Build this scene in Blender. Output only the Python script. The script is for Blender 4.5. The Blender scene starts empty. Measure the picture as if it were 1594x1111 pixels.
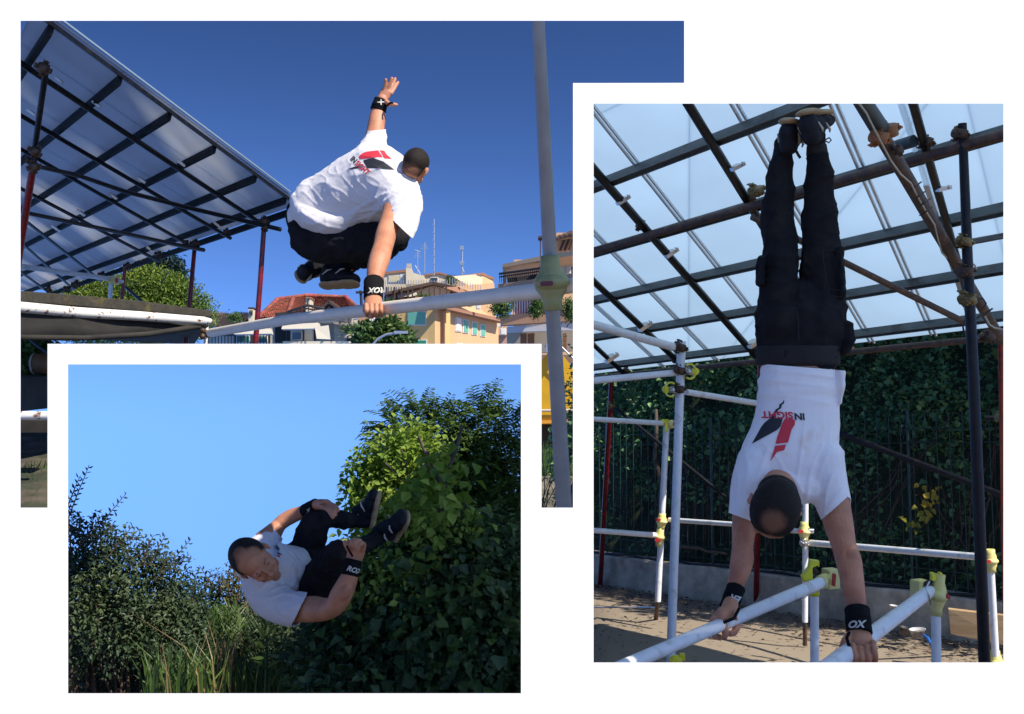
import bpy, bmesh, math, random
import numpy as np
from mathutils import Vector, Matrix, noise
from mathutils.bvhtree import BVHTree
random.seed(7)
rng = np.random.default_rng(7)
SC = bpy.context.scene
COL = SC.collection

# ---------------------------------------------------------------- camera
FPX, CX, CY, HZ = 1700.0, 797.0, 555.5, 705.0       # focal length and image centre in photo pixels, horizon row
PITCH = math.atan((HZ - CY) / FPX)
cam_d = bpy.data.cameras.new('camera')
cam_d.lens = FPX / 1594.0 * 36.0
cam_d.clip_start = 0.05
cam_d.clip_end = 6000
cam = bpy.data.objects.new('camera', cam_d)
COL.objects.link(cam)
cam.location = (0, 0, 1.5)
cam.rotation_euler = (math.pi / 2 + PITCH, 0, 0)
SC.camera = cam

# ---------------------------------------------------------------- daylight
SUN_EL, SUN_AZ = math.radians(45), math.radians(130)      # azimuth clockwise from +Y (the view direction)
EXPOSURE = 0.62
SKY_STRENGTH = 0.073
SUN_STRENGTH = 4.6
SKY_K, SKY_Z0, SKY_GAMMA = 3.8, 0.18, 1.45
world = bpy.data.worlds.new('World')
SC.world = world
world.use_nodes = True
wn = world.node_tree
for n in list(wn.nodes): wn.nodes.remove(n)
w_out = wn.nodes.new('ShaderNodeOutputWorld')
w_bg = wn.nodes.new('ShaderNodeBackground'); w_bg.inputs[1].default_value = SKY_STRENGTH
w_sky = wn.nodes.new('ShaderNodeTexSky'); w_sky.sky_type = 'NISHITA'; w_sky.sun_disc = False
w_sky.sun_elevation = SUN_EL; w_sky.sun_rotation = SUN_AZ
w_sky.altitude = 300; w_sky.air_density = 0.65; w_sky.dust_density = 0.4; w_sky.ozone_density = 4.5
w_tc = wn.nodes.new('ShaderNodeTexCoord')
w_sep = wn.nodes.new('ShaderNodeSeparateXYZ'); w_com = wn.nodes.new('ShaderNodeCombineXYZ')
w_mx = wn.nodes.new('ShaderNodeMath'); w_mx.operation = 'MAXIMUM'; w_mx.inputs[1].default_value = 0
w_sq = wn.nodes.new('ShaderNodeMath'); w_sq.operation = 'POWER'; w_sq.inputs[1].default_value = 2
w_ml = wn.nodes.new('ShaderNodeMath'); w_ml.operation = 'MULTIPLY_ADD'; w_ml.inputs[1].default_value = SKY_K; w_ml.inputs[2].default_value = SKY_Z0
w_nrm = wn.nodes.new('ShaderNodeVectorMath'); w_nrm.operation = 'NORMALIZE'
w_gam = wn.nodes.new('ShaderNodeGamma'); w_gam.inputs[1].default_value = SKY_GAMMA
L_ = wn.links.new
L_(w_tc.outputs['Generated'], w_sep.inputs[0]); L_(w_sep.outputs[0], w_com.inputs[0]); L_(w_sep.outputs[1], w_com.inputs[1])
L_(w_sep.outputs[2], w_mx.inputs[0]); L_(w_mx.outputs[0], w_sq.inputs[0]); L_(w_sq.outputs[0], w_ml.inputs[0]); L_(w_ml.outputs[0], w_com.inputs[2])
L_(w_com.outputs[0], w_nrm.inputs[0]); L_(w_nrm.outputs[0], w_sky.inputs['Vector'])
L_(w_sky.outputs[0], w_gam.inputs[0]); L_(w_gam.outputs[0], w_bg.inputs[0]); L_(w_bg.outputs[0], w_out.inputs[0])
sun_d = bpy.data.lights.new('sun', 'SUN')
sun_d.energy = SUN_STRENGTH; sun_d.angle = math.radians(0.5); sun_d.color = (1.0, 0.93, 0.82)
sun = bpy.data.objects.new('sun', sun_d)
COL.objects.link(sun)
TO_SUN = Vector((math.sin(SUN_AZ) * math.cos(SUN_EL), math.cos(SUN_AZ) * math.cos(SUN_EL), math.sin(SUN_EL)))
sun.rotation_euler = TO_SUN.to_track_quat('Z', 'Y').to_euler()
sun.location = TO_SUN * 50
SC.view_settings.view_transform = 'Standard'
SC.view_settings.look = 'None'
SC.view_settings.gamma = 1
SC.view_settings.use_curve_mapping = False
SC.view_settings.exposure = EXPOSURE
SC.cycles.max_bounces = 10
SC.cycles.transparent_max_bounces = 16

# ---------------------------------------------------------------- geometry helpers
CAMP = Vector((0, 0, 1.5))
RGT = Vector((1, 0, 0))
FWD = Vector((0, math.cos(PITCH), math.sin(PITCH)))
UPV = Vector((0, -math.sin(PITCH), math.cos(PITCH)))
def ray(x, y):
    return RGT * ((x - CX) / FPX) + UPV * ((CY - y) / FPX) + FWD
def P(x, y, D):
    return CAMP + ray(x, y) * D
def depth_of(p):
    return (p - CAMP).dot(FWD)
def pix(p):
    q = p - CAMP; d = q.dot(FWD)
    return CX + q.dot(RGT) / d * FPX, CY - q.dot(UPV) / d * FPX
def on_plane(x, y, p0, n):
    r = ray(x, y)
    return CAMP + r * ((p0 - CAMP).dot(n) / r.dot(n))
GZ = 0.05
def on_ground(x, y, z=GZ):
    r = ray(x, y)
    return CAMP + r * ((z - 1.5) / r.z)

class MB:
    """collects verts and faces of one mesh, in world coordinates"""
    def __init__(s): s.v = []; s.f = []; s.sm = []
    def add(s, vs, fs, smooth=False):
        b = len(s.v); s.v.extend([tuple(v) for v in vs])
        s.f.extend([tuple(i + b for i in f) for f in fs]); s.sm.extend([smooth] * len(fs)); return s
    def quad(s, a, b, c, d): return s.add([a, b, c, d], [(0, 1, 2, 3)])
    def tube(s, pts, r, seg=14, caps=True, hollow=0.0):
        pts = [Vector(p) for p in pts]
        rs = r if isinstance(r, (list, tuple)) else [r] * len(pts)
        n = len(pts); vs = []; fs = []
        t0 = (pts[1] - pts[0]).normalized()
        a = t0.orthogonal().normalized()
        for i, p in enumerate(pts):
            t = (pts[min(i + 1, n - 1)] - pts[max(i - 1, 0)]).normalized()
            a = (a - t * a.dot(t)).normalized(); b = t.cross(a)
            for k in range(seg):
                an = 2 * math.pi * k / seg
                vs.append(p + (a * math.cos(an) + b * math.sin(an)) * rs[i])
        for i in range(n - 1):
            for k in range(seg):
                k2 = (k + 1) % seg
                fs.append((i * seg + k, i * seg + k2, (i + 1) * seg + k2, (i + 1) * seg + k))
        s.add(vs, fs, True)
        if caps:
            s.add(vs[:seg], [tuple(reversed(range(seg)))]); s.add(vs[-seg:], [tuple(range(seg))])
        return s
    def lathe(s, c, axis, prof, seg=20):
        """prof: (distance along axis, radius)"""
        axis = Vector(axis).normalized()
        return s.tube_prof([Vector(c) + axis * h for h, r in prof], [max(r, 1e-4) for h, r in prof], axis, seg)
    def tube_prof(s, pts, rs, axis, seg):
        a = axis.orthogonal().normalized(); b = axis.cross(a); vs = []; fs = []
        for p, r in zip(pts, rs):
            for k in range(seg):
                an = 2 * math.pi * k / seg
                vs.append(p + (a * math.cos(an) + b * math.sin(an)) * r)
        for i in range(len(pts) - 1):
            for k in range(seg):
                k2 = (k + 1) % seg
                fs.append((i * seg + k, i * seg + k2, (i + 1) * seg + k2, (i + 1) * seg + k))
        fs.append(tuple(reversed(range(seg)))); m = (len(pts) - 1) * seg; fs.append(tuple(range(m, m + seg)))
        return s.add(vs, fs, True)
    def box(s, c, ax, ay, az):
        """centre and three half-axis vectors"""
        c = Vector(c); vs = []
        for k in (-1, 1):
            for j in (-1, 1):
                for i in (-1, 1): vs.append(c + ax * i + ay * j + az * k)
        return s.add(vs, [(0, 2, 3, 1), (4, 5, 7, 6), (0, 1, 5, 4), (2, 6, 7, 3), (0, 4, 6, 2), (1, 3, 7, 5)])
    def prism(s, poly, ext):
        """closed solid from a planar polygon swept along ext"""
        poly = [Vector(p) for p in poly]; n = len(poly); vs = poly + [p + ext for p in poly]
        fs = [tuple(range(n)), tuple(reversed(range(n, 2 * n)))]
        for i in range(n):
            j = (i + 1) % n; fs.append((j, i, i + n, j + n))
        return s.add(vs, fs)
    def ball(s, c, r, seg=12, rings=8, squash=None):
        vs = []; fs = []; c = Vector(c)
        ax = squash or (RGT, FWD, UPV)
        for i in range(rings + 1):
            th = math.pi * i / rings
            for k in range(seg):
                ph = 2 * math.pi * k / seg
                vs.append(c + (ax[0] * math.sin(th) * math.cos(ph) + ax[1] * math.sin(th) * math.sin(ph) + ax[2] * math.cos(th)) * r)
        for i in range(rings):
            for k in range(seg):
                k2 = (k + 1) % seg
                fs.append((i * seg + k, (i + 1) * seg + k, (i + 1) * seg + k2, i * seg + k2))
        return s.add(vs, fs, True)

def finish(o, label=None, cat=None, group=None, kind=None):
    if label: o['label'] = label
    if cat: o['category'] = cat
    if group: o['group'] = group
    if kind: o['kind'] = kind
    return o
def thing(name, loc, label, cat, group=None, kind=None):
    o = bpy.data.objects.new(name, None); COL.objects.link(o); o.location = loc
    o.empty_display_size = 0.1
    return finish(o, label, cat, group, kind)
def wloc(o):
    l = Vector(o.location)
    while o.parent: o = o.parent; l += Vector(o.location)
    return l
def link_mesh(name, me, mats, parent=None, origin=None, **kw):
    o = bpy.data.objects.new(name, me); COL.objects.link(o)
    for m in (mats if isinstance(mats, (list, tuple)) else [mats]):
        if m.name not in [q.name for q in me.materials]: me.materials.append(m)
    if parent is not None:
        o.parent = parent
        o.location = -wloc(parent)
    return finish(o, **kw)
def build(name, mb, mat, parent=None, bevel=0, **kw):
    me = bpy.data.meshes.new(name)
    v = [Vector(p) for p in mb.v]
    cen = Vector((sum(p.x for p in v), sum(p.y for p in v), sum(p.z for p in v))) / len(v)
    me.from_pydata([tuple(p - cen) for p in v], [], mb.f)
    me.polygons.foreach_set('use_smooth', mb.sm)
    if bevel:
        bm = bmesh.new(); bm.from_mesh(me); bmesh.ops.recalc_face_normals(bm, faces=bm.faces)
        es = [e for e in bm.edges if len(e.link_faces) == 2 and e.calc_face_angle(0) > 0.6]
        bmesh.ops.bevel(bm, geom=es, offset=bevel, segments=2, affect='EDGES', profile=0.7)
        bm.to_mesh(me); bm.free()
    me.update()
    o = bpy.data.objects.new(name, me); COL.objects.link(o)
    me.materials.append(mat)
    o.location = cen
    if parent is not None:
        o.parent = parent; o.location = cen - wloc(parent)
    return finish(o, **kw)

# ---------------------------------------------------------------- materials
MATS = {}
def mat(name, color, rough=0.6, metal=0.0, noise_amt=0.0, noise_scale=8.0, color2=None, bump=0.0, bump_scale=60.0,
        trans=0.0, spec=0.5, island=0.0, coat=0.0, mask=(0.45, 0.6), detail=6, sss=0.0, coord='Object', sheen=0.0, stretch=None):
    m = bpy.data.materials.new(name); m.use_nodes = True; MATS[name] = m
    nt = m.node_tree; N = nt.nodes; L = nt.links
    b = N['Principled BSDF']; out = N['Material Output']
    b.inputs['Roughness'].default_value = rough; b.inputs['Metallic'].default_value = metal
    b.inputs['Specular IOR Level'].default_value = spec
    b.inputs['Coat Weight'].default_value = coat
    if sheen: b.inputs['Sheen Weight'].default_value = sheen
    if sss:
        b.inputs['Subsurface Weight'].default_value = sss; b.inputs['Subsurface Scale'].default_value = 0.01
        b.inputs['Subsurface Radius'].default_value = (1.0, 0.35, 0.2)
    tc = N.new('ShaderNodeTexCoord'); vec = tc.outputs[coord]
    if stretch:
        mp = N.new('ShaderNodeMapping'); mp.inputs['Scale'].default_value = stretch
        L.new(vec, mp.inputs['Vector']); vec = mp.outputs['Vector']
    col = None
    rgb = N.new('ShaderNodeRGB'); rgb.outputs[0].default_value = (*color, 1); col = rgb.outputs[0]
    if color2 is not None:
        nz = N.new('ShaderNodeTexNoise'); nz.inputs['Scale'].default_value = noise_scale; nz.inputs['Detail'].default_value = detail
        nz.inputs['Roughness'].default_value = 0.62
        L.new(vec, nz.inputs['Vector'])
        mr = N.new('ShaderNodeMapRange'); mr.inputs['From Min'].default_value = mask[0]; mr.inputs['From Max'].default_value = mask[1]
        L.new(nz.outputs['Fac'], mr.inputs['Value'])
        mx = N.new('ShaderNodeMix'); mx.data_type = 'RGBA'; L.new(mr.outputs[0], mx.inputs[0])
        L.new(col, mx.inputs[6]); mx.inputs[7].default_value = (*color2, 1); col = mx.outputs[2]
    if noise_amt or island:
        hsv = N.new('ShaderNodeHueSaturation'); L.new(col, hsv.inputs['Color'])
        val = None
        if noise_amt:
            nz2 = N.new('ShaderNodeTexNoise'); nz2.inputs['Scale'].default_value = noise_scale * 2.3; nz2.inputs['Detail'].default_value = 5
            L.new(vec, nz2.inputs['Vector'])
            mr2 = N.new('ShaderNodeMapRange'); mr2.inputs['From Min'].default_value = 0.3; mr2.inputs['From Max'].default_value = 0.7
            mr2.inputs['To Min'].default_value = 1 - noise_amt; mr2.inputs['To Max'].default_value = 1 + noise_amt
            L.new(nz2.outputs['Fac'], mr2.inputs['Value']); val = mr2.outputs[0]
        if island:
            g = N.new('ShaderNodeNewGeometry')
            mr3 = N.new('ShaderNodeMapRange'); mr3.inputs['To Min'].default_value = 1 - island; mr3.inputs['To Max'].default_value = 1 + island
            L.new(g.outputs['Random Per Island'], mr3.inputs['Value'])
            if val is None: val = mr3.outputs[0]
            else:
                mu = N.new('ShaderNodeMath'); mu.operation = 'MULTIPLY'; L.new(val, mu.inputs[0]); L.new(mr3.outputs[0], mu.inputs[1]); val = mu.outputs[0]
            mr4 = N.new('ShaderNodeMapRange'); mr4.inputs['To Min'].default_value = 0.5 + island * 0.06; mr4.inputs['To Max'].default_value = 0.5 - island * 0.06
            L.new(g.outputs['Random Per Island'], mr4.inputs['Value']); L.new(mr4.outputs[0], hsv.inputs['Hue'])
        L.new(val, hsv.inputs['Value']); col = hsv.outputs[0]
    L.new(col, b.inputs['Base Color'])
    if bump:
        bz = N.new('ShaderNodeTexNoise'); bz.inputs['Scale'].default_value = bump_scale; bz.inputs['Detail'].default_value = 6
        L.new(vec, bz.inputs['Vector'])
        bp = N.new('ShaderNodeBump'); bp.inputs['Strength'].default_value = 1.0; bp.inputs['Distance'].default_value = bump
        L.new(bz.outputs['Fac'], bp.inputs['Height']); L.new(bp.outputs[0], b.inputs['Normal'])
    if trans:
        tr = N.new('ShaderNodeBsdfTranslucent'); L.new(col, tr.inputs['Color'])
        ms = N.new('ShaderNodeMixShader'); ms.inputs[0].default_value = trans
        L.new(b.outputs[0], ms.inputs[1]); L.new(tr.outputs[0], ms.inputs[2]); L.new(ms.outputs[0], out.inputs['Surface'])
    return m

M_BOARD = mat('matte_white_paint', (0.84, 0.84, 0.84), 0.9, spec=0.1)
M_WHITE = mat('white_tube_paint', (0.72, 0.73, 0.74), 0.38, noise_amt=0.06, noise_scale=9, color2=(0.45, 0.41, 0.36), mask=(0.56, 0.72), bump=0.0006)
M_GREYTUBE = mat('galvanised_tube', (0.62, 0.63, 0.65), 0.42, noise_amt=0.1, noise_scale=6, bump=0.0008)
M_BLACKTUBE = mat('black_tube_paint', (0.010, 0.010, 0.012), 0.4, spec=.25, noise_amt=0.3, noise_scale=10, color2=(0.03, 0.022, 0.018), mask=(0.58, 0.72))
M_RUST = mat('rusty_brown_tube', (0.055, 0.033, 0.026), 0.6, noise_amt=0.35, noise_scale=14, color2=(0.10, 0.05, 0.028), bump=0.0012)
M_RED = mat('dark_red_tube_paint', (0.2, 0.008, 0.012), 0.35, noise_amt=0.25, noise_scale=12, color2=(0.1, 0.008, 0.01))
M_RAIL = mat('grey_green_channel', (0.09, 0.105, 0.10), 0.5, noise_amt=0.15, noise_scale=5, color2=(0.05, 0.05, 0.045), mask=(0.55, 0.65))
M_CLAMP = mat('old_steel_clamp', (0.05, 0.036, 0.028), 0.55, metal=0.3, noise_amt=0.3, noise_scale=30, color2=(0.12, 0.055, 0.02))
M_BRASS = mat('zinc_yellow_clamp', (0.26, 0.2, 0.08), 0.4, metal=0.6, noise_amt=0.3, noise_scale=40, color2=(0.09, 0.05, 0.03))
M_ORANGE = mat('orange_primer_clamp', (0.34, 0.13, 0.03), 0.6, noise_amt=0.25, noise_scale=30, color2=(0.16, 0.07, 0.03))
M_CHROME = mat('bare_steel', (0.5, 0.5, 0.48), 0.3, metal=0.9, noise_amt=0.2, noise_scale=30)
M_YELLOW = mat('yellow_plastic_cover', (0.72, 0.6, 0.16), 0.45, noise_amt=0.06, noise_scale=6, color2=(0.66, 0.6, 0.26), mask=(0.4, 0.7))
M_BRIGHTY = mat('bright_yellow_plastic', (0.72, 0.66, 0.02), 0.4, noise_amt=0.06)
M_OLIVE = mat('olive_plastic_cover', (0.30, 0.30, 0.13), 0.5, noise_amt=0.1, noise_scale=6)  # darker olive than the other covers
M_SLOT = mat('red_plastic_slot', (0.45, 0.015, 0.02), 0.4)
M_SLOTD = mat('dark_red_plastic_slot', (0.12, 0.012, 0.015), 0.4)
M_DIRT = mat('dry_earth', (0.26, 0.21, 0.155), 0.95, noise_amt=0.28, noise_scale=1.6, color2=(0.17, 0.135, 0.095), mask=(0.46, 0.64), bump=0.03, bump_scale=9, spec=0.1, coord='Generated')
M_CONCRETE = mat('weathered_concrete', (0.52, 0.46, 0.36), 0.9, noise_amt=0.25, noise_scale=3, color2=(0.28, 0.25, 0.2), mask=(0.42, 0.66), bump=0.012, bump_scale=14, spec=0.2)

# ================================================================ the white board with three cut-out openings
YB, TB = 2.6, 0.02
def at_y(x, y, yy):
    r = ray(x, y); return CAMP + r * (yy / r.y)
BX = [(-45, -45), (32, 22), (74, 84), (106, 96), (811, 821), (843, 833), (892, 902), (924, 914), (1065, 1075), (1562, 1572), (1640, 1640)]
BY = [(-93, -93), (32, 22), (129, 139), (161, 151), (535, 545), (567, 557), (790, 800), (1031, 1041), (1079, 1089), (1650, 1650)]
def is_open(x, y):
    if 32 < x < 1065 and 32 < y < 790:
        if 892 < x and y > 129: pass
        elif 74 < x < 843 and y > 535: pass
        else: return True
    if 924 < x < 1562 and 161 < y < 1031: return True
    return 106 < x < 811 and 567 < y < 1079
bm = bmesh.new()
nx, ny = len(BX), len(BY)
cell = [[not is_open((BX[i][0] + BX[i + 1][0]) / 2, (BY[j][0] + BY[j + 1][0]) / 2) for j in range(ny - 1)] for i in range(nx - 1)]
fv = [[bm.verts.new(at_y(BX[i][0], BY[j][0], YB)) for j in range(ny)] for i in range(nx)]
bv = [[bm.verts.new(at_y(BX[i][1], BY[j][1], YB) + Vector((0, TB, 0))) for j in range(ny)] for i in range(nx)]
def solid(i, j): return 0 <= i < nx - 1 and 0 <= j < ny - 1 and cell[i][j]
for i in range(nx - 1):
    for j in range(ny - 1):
        if cell[i][j]:
            bm.faces.new((fv[i][j], fv[i][j + 1], fv[i + 1][j + 1], fv[i + 1][j]))
            bm.faces.new((bv[i][j], bv[i + 1][j], bv[i + 1][j + 1], bv[i][j + 1]))
for i in range(nx):
    for j in range(ny - 1):
        if solid(i - 1, j) != solid(i, j): bm.faces.new((fv[i][j], fv[i][j + 1], bv[i][j + 1], bv[i][j]))
for j in range(ny):
    for i in range(nx - 1):
        if solid(i, j - 1) != solid(i, j): bm.faces.new((fv[i][j], fv[i + 1][j], bv[i + 1][j], bv[i][j]))
for v in [v for v in bm.verts if not v.link_faces]: bm.verts.remove(v)
bmesh.ops.recalc_face_normals(bm, faces=bm.faces)
me = bpy.data.meshes.new('white_display_wall'); bm.to_mesh(me); bm.free()
link_mesh('white_display_wall', me, M_BOARD, label='plain white display wall with three cut-out openings framing the views', cat='display wall')

# ================================================================ ground
def ground_sheet():
    # 1: terrace on which the bars stand, running on to the horizon on the right; ends at a brow on the left
    mb = MB()
    xs = [-9, -6, -3, 0, 3, 6, 9, 14]
    ys = [-6, -2, 1, 3, 5, 7, 9, 10.6]
    vs = []; fs = []
    def sst(t): t = min(max(t, 0), 1); return t * t * (3 - 2 * t)
    def zg(x, y):
        """the terrace, with a hollow on the left in which the trees stand"""
        lo = sst((y - 4.2) / 2.2) * (1 - sst((x - .008 * y) / (.05 * y + .01))) if y > 0.2 else 0
        h = noise.noise(Vector((x * 0.9, y * 0.9, 0))) * 0.02 + noise.noise(Vector((x * 5, y * 5, 3))) * 0.006
        return GZ + h - 2.3 * lo - (0.03 if y < 2 else 0)
    for j, y in enumerate(np.linspace(-8, 10.5, 75)):
        for i, x in enumerate(np.linspace(-9, 14, 93)): vs.append((x, y, zg(x, y)))
    W = 93
    for j in range(74):
        for i in range(92):
            a = j * W + i; fs.append((a, a + 1, a + W + 1, a + W))
    # far part: a wedge to the right of the sight line x = 0.012*y, out to the horizon
    b = len(vs)
    rows = [10.5, 14, 20, 35, 60, 120, 400, 1500, 4500]
    for y in rows:
        x0 = 0.011 * y if y > 16 else .06 * y
        x1 = max(14, y * 1.2)
        for i in range(13):
            t = i / 12
            vs.append((x0 * (1 - t) + x1 * t, y, GZ + (noise.noise(Vector((y, i * 1.3, 1))) * 0.1 if y > 20 else 0)))
    for r in range(len(rows) - 1):
        for i in range(12):
            a = b + r * 13 + i; fs.append((a, a + 1, a + 14, a + 13))
    mb.add(vs, fs, True)
    return build('ground', mb, M_DIRT, kind='structure')
ground_sheet()
# wooded brow behind the hollow
mb = MB(); vs = []; fs = []
prof_b = [(10.4, GZ - 2.4), (11.6, -1.9), (12.9, -1.3), (13.8, -.42), (14.8, -.5), (19, -8), (24, -22)]
for i in range(33):
    x = -9.5 + 10.2 * i / 32
    for (y, z) in prof_b: vs.append((x, y, z + noise.noise(Vector((x * .8, y * .8, 0))) * .16))
for i in range(32):
    for k_ in range(len(prof_b) - 1): a = i * len(prof_b) + k_; fs.append((a, a + len(prof_b), a + len(prof_b) + 1, a + 1))
mb.add(vs, fs, True); build('wooded_brow', mb, mat('dark_leaf_mould', (.03, .03, .018), .95, noise_amt=.3), kind='structure')
# ================================================================ shared steelwork helpers
def vp_plane(vp1, vp2, px, D):
    """plane spanned by two vanishing points of the photo, through pixel px at depth D"""
    n = ray(*vp1).cross(ray(*vp2)).normalized()
    return P(px[0], px[1], D), n
def clip_poly(poly, clip):
    """Sutherland-Hodgman, both polygons in pixels; clip is convex"""
    def area(p): return sum(p[i][0] * p[(i + 1) % len(p)][1] - p[(i + 1) % len(p)][0] * p[i][1] for i in range(len(p)))
    if area(clip) < 0: clip = clip[::-1]
    out = list(poly)
    for i in range(len(clip)):
        a, b = clip[i], clip[(i + 1) % len(clip)]
        def side(p): return (b[0] - a[0]) * (p[1] - a[1]) - (b[1] - a[1]) * (p[0] - a[0])
        src, out = out, []
        for k in range(len(src)):
            p, q = src[k], src[(k + 1) % len(src)]
            sp, sq = side(p), side(q)
            if sp >= 0: out.append(p)
            if (sp >= 0) != (sq >= 0):
                t = sp / (sp - sq); out.append((p[0] + (q[0] - p[0]) * t, p[1] + (q[1] - p[1]) * t))
        if len(out) < 3: return []
    return out
def tube_px(a, b, r=None, rpx=None, seg=14):
    """a, b = (x, y, D)"""
    mb = MB(); pa, pb = P(*a), P(*b)
    ra = r if r else rpx * a[2] / FPX; rb = r if r else (rpx if not isinstance(rpx, tuple) else rpx[1]) * b[2] / FPX
    if isinstance(rpx, tuple): ra = rpx[0] * a[2] / FPX
    return mb.tube([pa, pb], [ra, rb], seg)
# one scaffold coupler, shared mesh data: two crossed half-shells with lugs and bolts, about 1 unit = tube diameter
def coupler_mesh():
    mb = MB()
    X, Y, Z = Vector((1, 0, 0)), Vector((0, 1, 0)), Vector((0, 0, 1))
    mb.lathe(-Z * 0.55, Z, [(0, .6), (.03, .68), (1.07, .68), (1.1, .6)], 12)
    mb.lathe(Vector((0, .9, 0)) - X * 0.55, X, [(0, .6), (.03, .68), (1.07, .68), (1.1, .6)], 12)
    mb.box(Vector((0, .45, 0)), X * .5, Y * .25, Z * .5)
    for sx in (-1, 1):
        mb.box(Vector((sx * .82, -.05, 0)), X * .22, Y * .16, Z * .34)
        mb.lathe(Vector((sx * .86, -.62, .0)), Y, [(0, .1), (.02, .14), (.2, .14), (.22, .2), (.3, .2), (.32, .12), (1.05, .12), (1.08, .2), (1.22, .2)], 6)
        mb.box(Vector((0, .95, sx * .8)), X * .32, Y * .15, Z * .2)
        mb.lathe(Vector((.05, .3, sx * .84)), Y, [(0, .12), (.9, .12), (.92, .22), (1.1, .22), (1.12, .12), (1.5, .12)], 6)
    me = bpy.data.meshes.new('coupler'); me.from_pydata([tuple(v) for v in mb.v], [], mb.f)
    me.polygons.foreach_set('use_smooth', mb.sm); me.update()
    bm = bmesh.new(); bm.from_mesh(me); bmesh.ops.recalc_face_normals(bm, faces=bm.faces); bm.to_mesh(me); bm.free()
    return me
_cm = {}
def coupler(x, y, D, size_px, m, parent, rot=0.0, tilt=0.3):
    if m.name not in _cm:
        me = coupler_mesh(); me.materials.append(m); _cm[m.name] = me
    o = bpy.data.objects.new('coupler', _cm[m.name]); COL.objects.link(o)
    s = size_px * D / FPX
    o.scale = (s, s, s); o.rotation_euler = (tilt, rot, 0.4)
    o.parent = parent; o.location = P(x, y, D) - wloc(parent)
    return o
def clip_mesh():
    mb = MB(); X, Y, Z = Vector((1, 0, 0)), Vector((0, 1, 0)), Vector((0, 0, 1))
    mb.lathe(-Z * .2, Z, [(0, .6), (.4, .6)], 12)
    mb.box(Vector((0, -.66, 0)), X * .9, Y * .06, Z * .22)
    mb.box(Vector((.85, -.3, 0)), X * .06, Y * .3, Z * .22); mb.box(Vector((-.85, -.3, 0)), X * .06, Y * .3, Z * .22)
    mb.lathe(Vector((.5, -.95, 0)), Y, [(0, .12), (.3, .12)], 6)
    me = bpy.data.meshes.new('pipe_clip'); me.from_pydata([tuple(v) for v in mb.v], [], mb.f); me.update()
    me.materials.append(M_CHROME); return me
CLIP_ME = clip_mesh()
def pipe_clip(x, y, D, size_px, parent, rot=0.0):
    o = bpy.data.objects.new('pipe_clip', CLIP_ME); COL.objects.link(o)
    s = size_px * D / FPX; o.scale = (s, s, s); o.rotation_euler = (0.3, rot, 0.2)
    o.parent = parent; o.location = P(x, y, D) - wloc(parent); return o

def slot_part(x, y, D, wpx, hpx, parent, m, ang=0.0, face=0.0):
    """red pill-shaped slot standing just proud of a cover"""
    mb = MB(); k = D / FPX; c = P(x, y, D)
    ux = RGT * math.cos(ang) + UPV * math.sin(ang); uy = UPV * math.cos(ang) - RGT * math.sin(ang)
    pts = []
    w, h = wpx / 2 * k, hpx / 2 * k
    for i in range(16):
        t = 2 * math.pi * i / 16; cx = math.copysign(max(0, w - h), math.cos(t)) if w > h else 0
        cy = math.copysign(max(0, h - w), math.sin(t)) if h > w else 0
        r = min(w, h); pts.append(c + ux * (cx + r * math.cos(t)) + uy * (cy + r * math.sin(t)))
    mb.prism(pts, FWD * 0.02)
    return build('slot', mb, m, parent)
def round_cover(x0, y0, x1, y1, D, rpx, bulge, parent, m, slot=None, slot_m=None, slot_wh=(22, 7)):
    """moulded cover around a tube: collars at both ends and a flattened bulge in the middle"""
    a, b = P(x0, y0, D), P(x1, y1, D); L = (b - a).length; k = D / FPX; r = rpx * k
    ax = (b - a).normalized()
    mb = MB()
    mb.lathe(a, ax, [(0, r * .96), (0, r * 1.12), (L * .18, r * 1.12), (L * .27, r * 1.35), (L * .40, r * bulge * .95), (L * .5, r * bulge),
                     (L * .60, r * bulge * .95), (L * .73, r * 1.35), (L * .82, r * 1.12), (L, r * 1.12), (L, r * .96)], 24)
    c = (a + b) / 2 - FWD * r * (bulge * .55)
    side = ax.cross(FWD).normalized()
    mb.ball(c, 1.0, 20, 12, (side * r * bulge * 1.02, FWD * r * bulge * .8, ax * L * .15))
    o = build('joint_cover', mb, m, parent)
    if slot:
        slot_part(slot[0], slot[1], D - r / k * 0 - (bulge * 1.36 * r + 0.004), slot_wh[0], slot_wh[1], parent, slot_m or M_SLOT, slot[2] if len(slot) > 2 else 0)
    return o

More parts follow.
